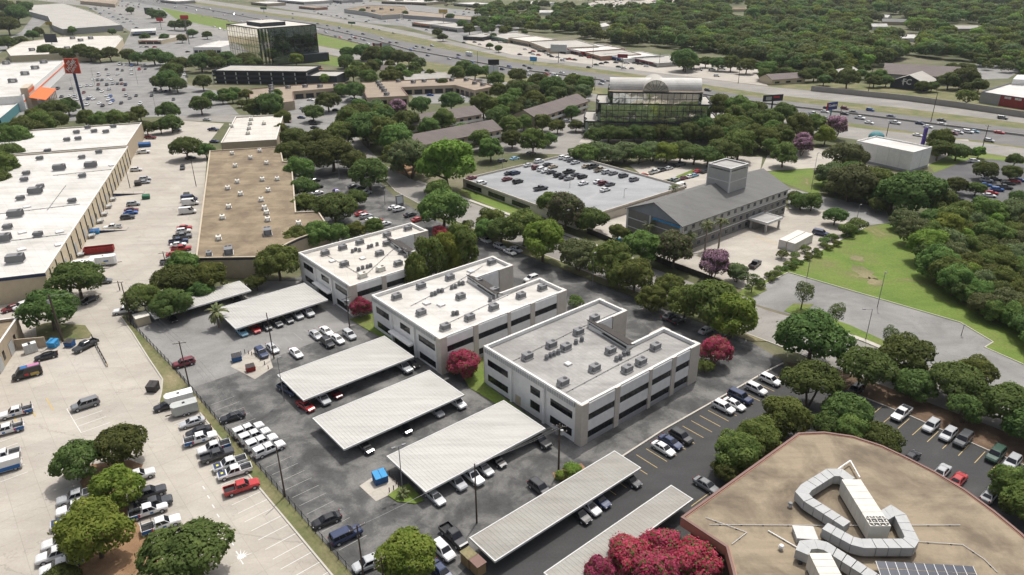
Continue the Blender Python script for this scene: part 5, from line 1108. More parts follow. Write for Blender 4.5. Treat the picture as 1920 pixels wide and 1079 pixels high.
grove('on the leafy verge by the street', '1522,637,60,o 1625,690,44,a 1702,672,48,o 1715,722,36,o 1790,716,50,o 1832,700,30,e 1892,762,50,o 1812,765,32,a 1945,800,50,o')
grove('in the dark lot behind the tan roof', '1522,718,48,a 1470,786,42,e 1422,826,42,e 1386,846,42,e 1362,884,24,o 1590,776,42,o 1650,828,38,o 1600,814,34,e 1556,800,30,o 1898,908,36,e 1935,950,42,e')
grove('beside the lower carports', '765,1046,54,b 1182,1050,42,c 1240,1030,42,c 1300,1056,48,c 1128,1076,30,c 1230,1088,48,c 1072,882,19,r 1050,893,10,r')
grove('on the islands of the empty lot', '1507,550,19,y 1571,590,16,y 1672,628,14,y 1412,528,13,y')
grove('beyond the parking deck', '1096,290,24,e,4.6 1122,286,24,v,4.6 1148,289,24,v,4.4 1172,285,24,v,4.6 1198,289,24,o,4.6 1224,285,24,v,4.4 1250,288,24,b,4.6 1276,286,24,o,4.8 1302,290,24,o,4.6 1328,293,25,o,4.8 1356,284,30,o,5.5 1385,275,26,e')
grove('in front of the mirror glass building', '1116,254,18,o,4.6 1142,250,19,o,4.8 1166,252,18,o,4.4 1190,249,19,o,4.8 1214,252,18,o,4.6 1240,250,19,o,4.8 1266,252,19,o,4.8 1292,248,21,o,5.5 1318,244,22,o,6 1338,254,20,o,5')
grove('around the brown motel wings', '672,215,24,o 653,222,22,e 715,213,22,o 688,244,34,o 720,250,28,e 744,264,26,e 760,232,25,o 805,240,18,e 832,224,20,e 745,203,18,k 790,198,18,o 846,190,20,o 868,248,17,e 906,198,22,e 931,222,20,o 956,238,20,e 950,192,18,e 900,262,20,e 850,285,22,e 800,292,24,o 745,292,26,e 985,196,18,o 1002,192,18,e 982,230,15,e 1017,230,15,e 1045,237,13,e 1072,212,14,o 1080,236,12,o 1000,267,22,e 920,282,20,e 960,262,18,o 1030,262,12,e')
grove('around the brown roofed offices', '505,198,24,o 480,202,20,o 615,190,21,o 587,212,18,o 664,172,18,o 690,146,16,e 736,144,15,e 662,138,14,e 610,150,9,b 640,168,12,e 520,180,10,e')
grove('along the near side of the freeway', '652,99,13,o 650,114,14,o 680,97,17,o 702,104,21,o 726,104,20,o 746,109,16,o 766,110,14,o 785,120,12,v 870,126,15,o 890,136,15,o 856,139,14,e 912,134,10,e 970,142,16,o 976,170,18,o 1010,156,19,o 1036,166,22,o 1000,172,16,v 1075,157,17,e 1097,161,16,e 930,150,14,e 1345,200,22,e 1386,208,24,e 1416,207,20,o 1362,240,24,e 1388,252,24,o 1412,256,22,e 1440,230,22,e 1470,214,20,o 1498,238,24,e 1528,232,20,e 1570,238,18,k 1548,254,17,b 1505,266,15,k 1465,252,20,o 1440,262,20,e 1765,268,22,e')
grove('around the white hall', '1470,290,22,e 1505,274,15,k 1588,296,32,v 1558,326,28,v 1596,342,42,v 1636,346,30,e 1716,362,52,o 1678,364,34,o 1754,380,34,o 1795,348,18,o 1830,354,17,o 1850,319,20,o 1896,326,17,o 1903,301,13,o 1836,286,10,b 1760,282,21,o 1795,284,19,o 1908,371,16,o')
grove('behind the grey motel', '1490,372,15,o 1503,377,21,o 1523,378,18,e 1566,406,20,o 1588,432,16,s 1608,422,16,s 1467,478,11,s 1545,452,10,s 1510,468,9,s 1490,480,9,s 1560,445,10,s')
grove('around the far garage and glass tower', '288,106,17,o 312,112,16,o 338,119,16,o 322,137,19,o 315,152,19,o 300,156,16,o 331,159,16,o 376,118,18,o 393,111,17,o 406,121,15,o 462,113,17,o 380,156,15,o 376,198,18,o 393,184,12,e 440,120,14,o 425,110,14,o 476,118,14,o 555,112,12,b')
grove('around the hardware store lot', '88,97,14,o 110,101,13,o 132,102,13,o 152,98,15,o 168,101,15,o 186,105,13,o 206,102,14,o 240,106,14,o 256,110,12,o 100,206,20,o 126,201,17,o 82,208,15,o 160,224,15,e 188,226,16,e 217,222,17,e 241,222,15,o 262,214,13,e 315,209,18,o 320,232,18,o 300,238,14,o 50,240,20,e 275,240,14,o')
grove('by the freeway church', '1590,148,20,o 1640,152,13,o 1662,152,12,o 1730,162,12,o 1748,162,11,o 1780,152,17,o 1810,147,21,o 1813,183,17,s 1527,140,14,o 1507,143,12,o 1283,112,22,o 1297,116,14,o 1545,150,12,o 1480,140,10,e 1560,140,10,e')
grove('among the top left shops', '14,48,18,o 32,28,18,o 38,78,12,o 60,66,10,o 72,60,9,o 12,80,14,o 272,70,8,o 308,70,8,o 340,72,9,o 298,30,12,o 285,26,9,o 345,46,12,o 326,48,9,o 245,20,7,o 360,62,9,o 388,66,8,o 135,58,7,e 8,12,16,o 50,15,12,o 210,60,7,o')
grove('beyond the freeway shops', '820,62,9,o 830,70,8,o 868,46,10,o 880,55,10,e 900,42,9,o 760,26,6,o 680,22,6,o 925,68,6,o 935,92,7,o 918,86,6,o 845,32,8,o 912,20,9,o')
# palms
fr_m = None
def frond_mesh():
    mb = MB(); n = 9
    pts = [Vector((0, 0, 0)), Vector((.55, 0, .16)), Vector((1.0, 0, .10)), Vector((1.35, 0, -.12)), Vector((1.55, 0, -.42))]; ws = [.04, .17, .24, .17, .02]
    for k in range(4):
        a, b = pts[k], pts[k + 1]
        for s in (1, -1): mb.poly([a, b, b + Vector((0, s * ws[k + 1], -.10)), a + Vector((0, s * ws[k], -.08))][::s])
    return mb.mesh('frond', 'palm_leaf')
FROND = frond_mesh()
def palm(x, y, hgt, size, desc):
    p = G(x, y, hgt); p.z = 0; o = thing('palm_tree', desc, 'palm tree', p)
    mb = MB(); mb.tube((0, 0, 0), (0, 0, hgt * .5), .30, .24, 8); mb.tube((0, 0, hgt * .5), (0, 0, hgt), .24, .2, 8); t = mb.build('trunk', 'bark_pale'); t.parent = o
    for k in range(30):
        f = bpy.data.objects.new('frond', FROND); COL.objects.link(f); f.parent = o; f.location = (0, 0, hgt - .05); tilt = random.uniform(-1.1, .75)
        f.rotation_euler = (0, tilt, k * 2.399 + random.uniform(-.2, .2)); s = size * random.uniform(.85, 1.15); f.scale = (s, s, s)
palm(405, 586, 4.2, 1.7, 'shaggy fan palm in the lot beside the white carport')
palm(1327, 422, 8.5, 1.5, 'tall fan palm in front of the motel, left of the tall pair')
palm(1353, 417, 8.5, 1.5, 'tall fan palm in front of the motel, right of the tall pair')
palm(1296, 444, 5.0, 1.4, 'short fan palm at the motel corner')
palm(1217, 424, 6.5, 1.5, 'fan palm at the motel gable end')
palm(1264, 352, 4.0, 1.4, 'fan palm between parking deck and motel')
palm(755, 926, .6, .8, 'spiky yucca on the small grass island')
def inside(x, y, P):
    ins = False
    for i in range(len(P)):
        (x0, y0), (x1, y1) = P[i - 1], P[i]
        if (y0 > y) != (y1 > y) and x < (x1 - x0) * (y - y0) / (y1 - y0) + x0: ins = not ins
    return ins
def scatter(P, n, gap, seed):
    rng = random.Random(seed); out = []; xs = [p[0] for p in P]; ys = [p[1] for p in P]; t = 0
    while len(out) < n and t < n * 60:
        t += 1; x, y = rng.uniform(min(xs), max(xs)), rng.uniform(min(ys), max(ys))
        if inside(x, y, P) and all(math.hypot(x - a, (y - b) * 2) > gap for a, b in out): out.append((x, y))
    return out
def thicket(where, P, n, r0, r1, kinds, gap, seed):
    for x, y in scatter(P, n, gap, seed): tree(x, y, random.uniform(r0, r1), random.choice(kinds), where)
WD = [(1690, 410), (1722, 455), (1760, 495), (1800, 540), (1850, 575), (1915, 612), (2010, 650), (2010, 392), (1765, 398)]
for xx, yy in sorted(scatter(WD, 90, 31, 77), key=lambda p: p[1]): tree(xx, yy, random.uniform(24, 36), random.choice('ooevveeb'), 'in the wood beside the lawn')
thicket('round the motel wings', [(640, 240), (660, 205), (740, 200), (700, 225), (740, 245), (770, 280), (720, 275)], 12, 15, 24, 'oeev', 26, 1)
thicket('between motel and freeway', [(930, 165), (1100, 168), (1095, 185), (1000, 200), (940, 212), (925, 190)], 16, 12, 20, 'oeev', 22, 2)
thicket('along the near freeway bank', [(640, 120), (740, 118), (860, 150), (840, 158), (700, 140), (640, 138)], 14, 9, 14, 'oee', 18, 3)
thicket('right of the mirror building', [(1345, 215), (1450, 225), (1480, 262), (1420, 285), (1360, 268)], 16, 16, 24, 'oeev', 26, 4)
thicket('on the lawn bank', [(1395, 545), (1410, 530), (1500, 482), (1600, 428), (1618, 432), (1520, 482), (1420, 540)], 26, 5, 10, 's', 12, 5)
thicket('behind the long warehouse', [(-20, 330), (-20, 250), (40, 225), (90, 222), (60, 262), (20, 300)], 10, 14, 20, 'eeo', 20, 6)
thicket('beside the brown offices', [(470, 205), (530, 205), (540, 250), (525, 262), (525, 215), (470, 210)], 6, 12, 18, 'oe', 18, 7)
thicket('left of the white hall', [(1540, 330), (1600, 312), (1660, 330), (1690, 352), (1660, 388), (1560, 365)], 12, 16, 26, 'evo', 26, 8)
thicket('round the far tan shops', [(880, 40), (960, 55), (990, 62), (905, 58)], 10, 6, 9, 'oe', 10, 9)
thicket('in the strip below the far garage', [(395, 168), (465, 172), (465, 200), (410, 190)], 6, 9, 13, 'eo', 16, 10)
thicket('along the far frontage road', [(1270, 118), (1300, 108), (1440, 128), (1440, 146), (1400, 124), (1300, 122)], 10, 11, 17, 'oeo', 16, 11)
thicket('among the cottages by the freeway', [(1440, 135), (1500, 128), (1640, 128), (1655, 145), (1560, 150), (1520, 142)], 14, 10, 15, 'oeo', 15, 12)
thicket('behind the dark church', [(1760, 122), (1830, 128), (1840, 165), (1800, 172), (1790, 140)], 8, 11, 16, 'oo', 16, 13)
# the far woods: one mass
GLADES = [(1657, 33, 12), (1678, 42, 26), (1650, 50, 17), (1704, 72, 18), (1811, 54, 30), (1132, 50, 14), (1024, 24, 16), (1385, 18, 20)]
WC = bpy.data.collections.new('wood_forms')
for j, lm in enumerate(('leaf_oak', 'leaf_oak', 'leaf_elm', 'leaf_olive', 'leaf_oak', 'leaf_elm', 'leaf_bright')):
    V, q, m = crown_arrays(1500, 22, .8, .8, .085, 900 + j, spread=.62, core=.5); WC.objects.link(bpy.data.objects.new('wood_form', quads_mesh('wood_form', V, [lm])))
def woods(name, label, polys, seed):
    """a wood nobody could count: crowns set on scattered points"""
    rng = np.random.default_rng(seed); pts = []; sc_ = []
    for P, n, r0, r1 in polys:
        xs = [p[0] for p in P]; ys = [p[1] for p in P]; c = 0
        while c < n:
            x, y = rng.uniform(min(xs), max(xs)), rng.uniform(min(ys), max(ys))
            if not inside(x, y, P): continue
            if any(abs(x - a) < w_ and -6 < y - b < 26 for a, b, w_ in GLADES): c += .3; continue
            c += 1; g = G(x, y); pts.append((g.x, g.y, 0)); sc_.append(rng.uniform(r0, r1))
    me = bpy.data.meshes.new(name); me.from_pydata(pts, [], []); a = me.attributes.new('size', 'FLOAT', 'POINT'); a.data.foreach_set('value', sc_); b = me.attributes.new('turn', 'FLOAT_VECTOR', 'POINT'); b.data.foreach_set('vector', np.stack([np.zeros(len(pts)), np.zeros(len(pts)), rng.uniform(0, 6.28, len(pts))], 1).astype(np.float32).ravel())
    o = bpy.data.objects.new(name, me); COL.objects.link(o); o['kind'] = 'stuff'; o['label'] = label; o['category'] = 'wood'
    ng = bpy.data.node_groups.new(name, 'GeometryNodeTree'); ng.interface.new_socket('Geometry', in_out='INPUT', socket_type='NodeSocketGeometry'); ng.interface.new_socket('Geometry', in_out='OUTPUT', socket_type='NodeSocketGeometry')
    N = ng.nodes.new; L = ng.links.new; gi, go, ip, ci = N('NodeGroupInput'), N('NodeGroupOutput'), N('GeometryNodeInstanceOnPoints'), N('GeometryNodeCollectionInfo')
    ci.inputs['Collection'].default_value = WC; ci.inputs['Separate Children'].default_value = True; ip.inputs['Pick Instance'].default_value = True
    s1 = N('GeometryNodeInputNamedAttribute'); s1.data_type = 'FLOAT'; s1.inputs[0].default_value = 'size'; s2 = N('GeometryNodeInputNamedAttribute'); s2.data_type = 'FLOAT_VECTOR'; s2.inputs[0].default_value = 'turn'; rv = N('FunctionNodeRandomValue'); rv.data_type = 'INT'
    [x for x in rv.inputs if x.name == 'Min' and x.type == 'INT'][0].default_value = 0; [x for x in rv.inputs if x.name == 'Max' and x.type == 'INT'][0].default_value = 6
    L(gi.outputs[0], ip.inputs['Points']); L(ci.outputs[0], ip.inputs['Instance']); L([x for x in rv.outputs if x.type == 'INT'][0], ip.inputs['Instance Index']); L(s1.outputs[0], ip.inputs['Scale']); L(s2.outputs[0], ip.inputs['Rotation']); L(ip.outputs[0], go.inputs[0])
    o.modifiers.new('crowns', 'NODES').node_group = ng
woods('far_woods', 'dense green wood spreading beyond the freeway to the top right', [
    ([(1250, 92), (1420, 122), (1500, 140), (1650, 132), (1690, 106), (1830, 118), (1980, 140), (1980, 60), (1440, 40), (1150, 60), (1080, 70), (1150, 85)], 900, 5.5, 9.5),
    ([(1440, 40), (1980, 60), (2100, 0), (1700, -20), (1300, 8), (1180, 25), (1150, 60)], 1000, 6.5, 11),
    ([(880, 50), (1000, 62), (1060, 66), (1150, 60), (1180, 25), (1080, 16), (960, 12), (890, 20), (900, 36)], 230, 5.5, 9),
    ([(1300, 8), (1700, -20), (2100, -10), (2100, -40), (1000, -40), (960, -5)], 300, 10, 16),
    ([(-120, 60), (0, 60), (40, 40), (60, -10), (-120, -20)], 90, 5, 8), ([(740, 8), (850, 10), (900, -20), (700, -30)], 70, 6, 9), ([(60, -8), (560, -30), (560, -45), (0, -45)], 120, 8, 12),
    ([(1820, 125), (1960, 160), (1990, 130), (1850, 118)], 30, 4, 6)], 5)
# ------------------------------------------------------------------ rooftop plant
def ac_protos():
    D = {}
    def mk(kind, L, Wd, H, fans, mat, round_=False):
        P = []
        if round_:
            n = 8; mb = MB().prism([(math.cos(2 * math.pi * (k + .5) / n) * L / 2, math.sin(2 * math.pi * (k + .5) / n) * L / 2) for k in range(n)], .12, H); P.append(('cabinet', mb.mesh('cabinet', mat)))
            P.append(('fan', MB().tube((0, 0, H), (0, 0, H + .05), L * .36, n=12).mesh('fan', 'ac_dark'))); P.append(('skid', MB().box(-L / 2, L / 2, -L / 2, L / 2, 0, .12).mesh('skid', 'galvanised')))
        else:
            P.append(('cabinet', MB().box(-L / 2, L / 2, -Wd / 2, Wd / 2, .3, H).mesh('cabinet', mat)))
            P.append(('roof_curb', MB().box(-L / 2 - .12, L / 2 + .12, -Wd / 2 - .12, Wd / 2 + .12, 0, .3).mesh('roof_curb', 'vent')))
            P.append(('coil_panel', MB().box(-L / 2 - .03, -L / 2, -Wd / 2 + .12, Wd / 2 - .12, .45, H - .12).mesh('coil_panel', 'ac_dark')))
            P.append(('air_hood', MB().hexa([(L / 2, -Wd * .3, .6), (L / 2 + .45, -Wd * .3, .6), (L / 2 + .45, Wd * .3, .6), (L / 2, Wd * .3, .6), (L / 2, -Wd * .3, H - .1), (L / 2 + .1, -Wd * .3, H - .1), (L / 2 + .1, Wd * .3, H - .1), (L / 2, Wd * .3, H - .1)]).mesh('air_hood', mat)))
            P.append(('side_panel', MB().box(-L * .1, L * .38, -Wd / 2 - .02, -Wd / 2, .5, H - .3).mesh('side_panel', 'vent')))
            for x, y, r in fans: P.append(('fan', MB().tube((x, y, H), (x, y, H + .07), r, n=12).mesh('fan', 'ac_dark')))
        D[kind] = P
    mk('R', 2.0, 1.5, 1.35, [(-.5, 0, .42)], 'ac_grey'); mk('B', 2.0, 1.5, 1.3, [(-.5, 0, .4)], 'ac_beige'); mk('L', 3.6, 2.3, 2.0, [(-1.1, .5, .45), (-1.1, -.5, .45)], 'ac_grey'); mk('c', .95, .95, .95, [], 'ac_grey', True)
    mk('F', 2.6, 2.0, 1.5, [(-.6, 0, .5)], 'vent')
    return D
ACP = ac_protos()
ACN = dict(R=('rooftop_air_conditioner', 'grey rooftop air conditioner', 'air conditioner'), B=('rooftop_air_conditioner', 'pale rooftop air conditioner', 'air conditioner'), L=('rooftop_air_conditioner', 'large rooftop air conditioner', 'air conditioner'), c=('condenser_unit', 'round condenser', 'condenser'), F=('rooftop_air_conditioner', 'rooftop air unit', 'air conditioner'))
def plant(where, z, az, txt, scale=1.0):
    for e in txt.split():
        a = e.split(','); k = a[2]; nm, say, cat = ACN[k]; p = G(float(a[0]), float(a[1]), z + .5); p.z = z
        o = empty(nm, p, math.pi / 2 - rad(az)); o.scale = (scale,) * 3; reg(o, say, cat, where, 'rooftop units ' + where)
        for n_, me in ACP[k]: c = bpy.data.objects.new(n_, me); COL.objects.link(c); c.parent = o
z3, z2, z1 = 9.1 - .75, 8.9 - .75, 8.6 - .75
plant('on the front office roof', z3, 230, '1115,598,R 1085,623,R 1034,647,R 1061,652,R 989,669,R 1056,718,R 1115,691,R 1145,658,R 1176,693,R 1202,679,R 1229,651,R 1080,641,c 1091,636,c 1025,670,c 1032,666,c 1039,663,c 1047,660,c 1156,673,c 1163,670,c 1170,663,c 1178,661,c')
plant('on the middle office roof', z2, 230, '744,557,R 790,587,R 835,614,R 864,557,R 881,596,R 926,577,R 922,492,R 844,521,R 896,529,R 977,555,R 1017,540,R 927,546,R 790,537,R 810,552,c 816,550,c 822,546,c 829,545,c 850,588,c 857,587,c 919,562,c 926,557,c 931,554,c 847,539,c 854,537,c 861,532,c 868,531,c')
plant('on the rear office roof', z1, 230, '610,475,R 643,465,R 675,455,R 726,441,R 765,429,R 726,457,R 712,476,R 646,496,R 680,517,B 714,505,B 747,495,R 755,472,R 661,471,c 667,468,c 674,469,c 691,463,c 697,461,c 707,458,c 672,505,c 680,502,c 689,500,c 695,498,c 761,480,c 770,477,c')
plant('on the long white warehouse', 7.1, 253, '75,298,R 186,286,R 154,296,R 90,284,R 112,317,L 171,312,L 50,326,R 155,331,R 76,351,R 67,361,L 39,373,R 136,378,R 30,404,L 15,427,R 72,441,R 6,450,L 30,489,L 46,338,R', 1.15)
plant('on the second white warehouse', 7.1, 253, '165,240,R 213,238,R 144,249,R 199,248,R 177,247,R 126,263,R 147,261,R', 1.2)
plant('on the tan warehouse roof', 6.05, 160, '435,288,B 470,296,B 441,311,B 445,341,B 427,353,B 451,364,B 429,388,B 417,408,B 410,447,B 429,473,L 392,477,R 500,306,B 492,337,B 520,336,B 503,357,B 490,375,B 496,390,B 500,399,B 502,412,B 502,437,L 560,419,B 563,434,B 487,283,B')
plant('on the pale square warehouse', 6.1, 160, '471,224,B 469,232,B 467,241,B 465,250,B 434,237,B 495,232,B', 1.2)
plant('on the hardware store roof', 8.4, 73, '12,120,L 82,118,L 66,129,L 47,140,L 24,154,L', 1.3)
plant('on the top left tan roof', 6.5, 60, '136,73,L 151,77,L 170,73,L 126,92,L 60,95,L', 1.3)
plant('on the L shaped brown office', 4.5, 50, '508,163,R 509,168,R 509,173,R 510,178,R 540,165,R 572,163,R 600,163,R 630,161,R', 1.4)
plant('on the angled brown office', 4.5, 50, '709,156,R 712,161,R 716,166,R 720,171,R 725,178,R 747,153,R 775,155,R 795,153,R 821,152,R 847,151,R 874,151,R 890,157,R 905,160,R', 1.4)
plant('on the far strip mall roof', 5.5, 50, '690,16,L 715,18,L 735,20,L 700,22,L', 1.4)
def rooflight(x, y, z, where, s=1.3, mat='vent'):
    p = G(x, y, z); o = thing('rooflight', 'low pale rooflight', 'rooflight', p, where, 'rooflights'); f = Fr(p, DA, DB)
    MB().fbox(f, -s / 2, s / 2, -s / 2, s / 2, z, z + .3).build('frame', mat, o); MB().fbox(f, -s * .42, s * .42, -s * .42, s * .42, z + .3, z + .4).build('lens', 'lamp_glass', o)
rooflight(1065, 684, z3, 'on the front office roof')
for x, y in ((883, 510), (800, 570), (827, 573)): rooflight(x, y, z2, 'on the middle office roof', 1.6)
for x, y in ((680, 486), (623, 491)): rooflight(x, y, z1, 'on the rear office roof', 1.5)
for x, y in ((42, 437), (41, 469), (112, 436), (51, 389), (210, 311), (111, 460)): rooflight(x, y, 7.1, 'on the long white warehouse', 2.2)
# pipes over the roofs
def pipe(pts, z, r, mat, desc, name='roof_pipe', where=''):
    mb = MB(); P = [G(x, y, z) for x, y in pts]; P = [Vector((p.x, p.y, z + r + .08)) for p in P]
    o = empty(name, (P[0].x, P[0].y, z)); reg(o, desc, 'pipe', where, 'roof pipes')
    for a, b in zip(P, P[1:]): MB().tube(a, b, r, n=5).build('pipe_run', mat, o)
    for a, b in zip(P, P[1:]):
        n = max(1, int((b - a).length / 3))
        for k in range(n): q = a.lerp(b, (k + .5) / n); MB().box(q.x - .12, q.x + .12, q.y - .12, q.y + .12, z, z + .09).build('support_block', 'dark_trim', o)
pipe([(962, 678), (1085, 617), (1160, 585)], z3, .06, 'pole_metal', 'thin dark pipe up the left of the front office roof')
pipe([(1062, 737), (1150, 690), (1222, 653)], z3, .06, 'pole_metal', 'thin dark pipe along the lower edge of the front office roof')
pipe([(770, 575), (857, 530), (905, 500)], z2, .06, 'pole_metal', 'thin dark pipe up the left of the middle office roof')
pipe([(830, 612), (925, 567), (1010, 527)], z2, .06, 'pole_metal', 'long thin pipe along the middle office roof')
pipe([(610, 478), (682, 520)], z1, .06, 'pole_metal', 'thin pipe across the rear office roof')
pipe([(682, 520), (740, 466)], z1, .06, 'pole_metal', 'thin pipe leaning up the rear office roof')
for a, b, w in (((0, 402), (150, 384), 'middle'), ((0, 455), (125, 440), 'lower'), ((100, 330), (215, 318), 'upper')): pipe([a, b], 7.1, .09, 'pole_metal', '%s dark seam pipe across the long white warehouse' % w)
pipe([(88, 396), (124, 348)], 7.1, .08, 'pole_metal', 'slanting pipe on the long white warehouse')
pipe([(1800, 986), (1560, 987), (1450, 986), (1330, 985)], RZ, .06, 'vent', 'long thin pipe across the tan ballast roof')
pipe([(1323, 972), (1400, 1000), (1372, 1022)], RZ, .06, 'vent', 'bent pipe at the corner of the ballast roof')
pipe([(1718, 1017), (1805, 1023), (1845, 1050), (1870, 1075)], RZ, .06, 'vent', 'bent pipe right of the ducts')
pipe([(1571, 882), (1594, 866), (1612, 898)], RZ + .6, .13, 'trailer_white', 'white angled gas pipe beside the ducts')
pipe([(1440, 997), (1500, 1032)], RZ, .1, 'trailer_white', 'white pipe running to the lower duct')
# ducts and big units on the round building
def duct(pts, desc, w=1.75, h=1.55):
    P = [G(x, y, RZ + .5 + h) for x, y in pts]; P = [Vector((p.x, p.y, 0)) for p in P]
    o = thing('roof_duct', desc, 'duct', (P[0].x, P[0].y, RZ)); n = len(P); L, R = [], []
    for i in range(n):
        d0 = (P[i] - P[i - 1]).normalized() if i else (P[1] - P[0]).normalized(); d1 = (P[i + 1] - P[i]).normalized() if i < n - 1 else d0
        m = (d0 + d1).normalized(); s = Vector((-m.y, m.x, 0)); k = w / 2 / max(.4, s.dot(Vector((-d1.y, d1.x, 0)))); L.append(P[i] + s * k); R.append(P[i] - s * k)
    z0, z1_ = RZ + .5, RZ + .5 + h
    for i in range(n - 1):
        q = int(max(1, round((P[i + 1] - P[i]).length / 1.5)))
        for j in range(q):
            t0, t1 = j / q, (j + 1) / q - .015; a, b = L[i].lerp(L[i + 1], t0), L[i].lerp(L[i + 1], t1); c, d = R[i].lerp(R[i + 1], t0), R[i].lerp(R[i + 1], t1)
            MB().hexa([Vector((p.x, p.y, z)) for z in (z0, z1_) for p in (c, d, b, a)]).build('duct_section', 'galvanised', o)
            if j % 2 == 0: e = (a + c) / 2; MB().box(e.x - .25, e.x + .25, e.y - .25, e.y + .25, RZ, z0).build('support', 'dark_trim', o)
    return o
duct([(1588, 983), (1516, 937), (1504, 924), (1512, 914), (1557, 886), (1577, 886), (1596, 900)], 'galvanised duct looping round the left of the big roof unit')
duct([(1547, 986), (1598, 1014), (1618, 1019), (1704, 1019), (1710, 1010), (1688, 966), (1674, 957), (1655, 968)], 'galvanised duct looping round the right of the big roof unit')
duct([(1504, 1036), (1510, 1022), (1530, 1020), (1548, 1024), (1640, 1082), (1690, 1120)], 'galvanised duct of the lower roof unit')
def air_handler(q, desc):
    zt = RZ + 3.0; p0, p1, p2 = (G(*x, zt) for x in q); u = (p1 - p0).normalized(); v = Vector((-u.y, u.x, 0)); v = v if (p2 - p0).dot(v) > 0 else -v; f = Fr(p0, u, v, (p1 - p0).length, (p2 - p0).dot(v))
    o = thing('air_handler', desc, 'air handler', f.p(f.lu / 2, f.lv / 2, RZ)); n = 7
    MB().fbox(f, .15, f.lu - .15, .15, f.lv - .15, RZ, RZ + .4).build('curb', 'dark_trim', o)
    for k in range(n): MB().fbox(f, 0, f.lu, f.lv * k / n + .03, f.lv * (k + 1) / n - .03, RZ + .4, zt).build('cabinet_section', 'ac_beige', o)
    for i in range(3):
        for j in range(2): c = f.p(f.lu * (.2 + .3 * i), f.lv * (.06 + .09 * j), zt); fa = MB().tube(c, c + Vector((0, 0, .06)), .5, n=14).build('fan', 'ac_dark', o); [MB().box(c.x - .45, c.x + .45, c.y - .06, c.y + .06, zt + .06, zt + .1).build('blade', 'ac_beige', fa), MB().box(c.x - .06, c.x + .06, c.y - .45, c.y + .45, zt + .062, zt + .098).build('blade', 'ac_beige', fa)]
air_handler(((1632, 987), (1671, 987), (1587, 899)), 'long cream rooftop air handler with six fans')
air_handler(((1562, 1130), (1605, 1130), (1508, 1037)), 'lower cream rooftop air handler at the bottom edge')
p = G(1505, 1008, RZ); o = thing('roof_hatch', 'weathered grey metal roof hatch beside the ducts', 'hatch', p); f = Fr(p, AZ(95), AZ(185)); MB().fbox(f, -1.2, 1.6, -1.2, 1.2, RZ, RZ + .9).build('curb', 'galvanised', o); MB().fbox(f, -1.3, 1.7, -1.3, 1.3, RZ + .9, RZ + 1.0).build('lid', 'vent', o)
for x, y in ((1464, 1031), (1481, 951)):
    p = G(x, y, RZ); o = thing('roof_vent', 'small roof vent', 'vent', p, 'left of the ducts', 'roof vents'); MB().tube(p, p + Vector((0, 0, .6)), .25, n=8).build('stack', 'vent', o); MB().tube(p + Vector((0, 0, .6)), p + Vector((0, 0, .85)), .42, .3, n=8).build('cowl', 'trailer_white' if x < 1470 else 'pole_metal', o)
# solar array
a, b = G(1642, 1052, RZ + 1.2), G(1824, 1062, RZ + 1.2); u = (b - a).normalized(); v = Vector((u.y, -u.x, 0)); o = thing('solar_array', 'row of dark blue solar panels on a white frame', 'solar panels', (a.x, a.y, RZ))
n = 10; w = (b - a).length / n
for r_ in range(4):
    for k in range(n):
        q = [Vector((p.x, p.y, z)) for p, z in ((a + u * (k * w + .04) + v * (r_ * 1.1), RZ + 1.2 - r_ * .25), (a + u * ((k + 1) * w - .04) + v * (r_ * 1.1), RZ + 1.2 - r_ * .25), (a + u * ((k + 1) * w - .04) + v * (r_ * 1.1 + 1.0), RZ + .98 - r_ * .25), (a + u * (k * w + .04) + v * (r_ * 1.1 + 1.0), RZ + .98 - r_ * .25))]
        MB().poly(q[::-1]).build('solar_panel', 'solar', o)
for k in range(n + 1): MB().tube(a + u * (k * w) + Vector((0, 0, -.02)), a + u * (k * w) + v * 4.4 + Vector((0, 0, -1.06)), .05, n=4).build('rail', 'trailer_white', o)
# ------------------------------------------------------------------ poles, lamps, wires
def height_to(base, y_top):
    lo, hi = 1.0, 40.0
    for _ in range(30):
        m = (lo + hi) / 2
        if PIX((base.x, base.y, m))[1] > y_top: lo = m
        else: hi = m
    return lo
POLES = {}
def pole(key, bx, by, ty, desc, wood=True, arms=0, az=48, trans=0, r=.16):
    b = G(bx, by); h = height_to(b, ty); o = thing('utility_pole' if wood else 'lamp_post', desc, 'utility pole' if wood else 'lamp post', b, group='utility poles' if wood else 'lamp posts')
    MB().tube(b, b + Vector((0, 0, h)), r, r * .65, 7).build('shaft', 'pole_wood' if wood else 'pole_metal', o); d = AZ(az)
    for k in range(arms):
        z = h - .5 - k * 1.0; c = b + Vector((0, 0, z)); MB().tube(c - d * 1.3, c + d * 1.3, .07, n=4).build('crossarm', 'pole_wood', o)
        for t in (-1.2, -.5, .5, 1.2): q = c + d * t; MB().tube(q, q + Vector((0, 0, .28)), .05, n=5).build('insulator', 'vent', o)
    for k in range(trans): q = b + d * (.42 if k % 2 else -.42) + Vector((0, 0, h - 2.2)); MB().tube(q, q + Vector((0, 0, .95)), .27, n=9).build('transformer', 'galvanised', o)
    POLES[key] = (b, h, d); return o, b, h, d
def lamp(key, bx, by, ty, desc, az=50, heads=1, arm=.9):
    o, b, h, d = pole(key, bx, by, ty, desc, False, az=az, r=.1)
    for k in range(heads):
        s = 1 if k == 0 else -1; c = b + d * s * arm + Vector((0, 0, h)); MB().tube(b + Vector((0, 0, h - .1)), c, .05, n=4).build('arm', 'pole_metal', o); f = Fr(c, d, (-d.y, d.x)); hd_ = MB().fbox(f, -.35, .35, -.2, .2, h - .06, h + .1).build('lamp_head', 'pole_metal', o); MB().fbox(f, -.28, .28, -.15, .15, h - .09, h - .06).build('lens', 'lamp_glass', hd_)
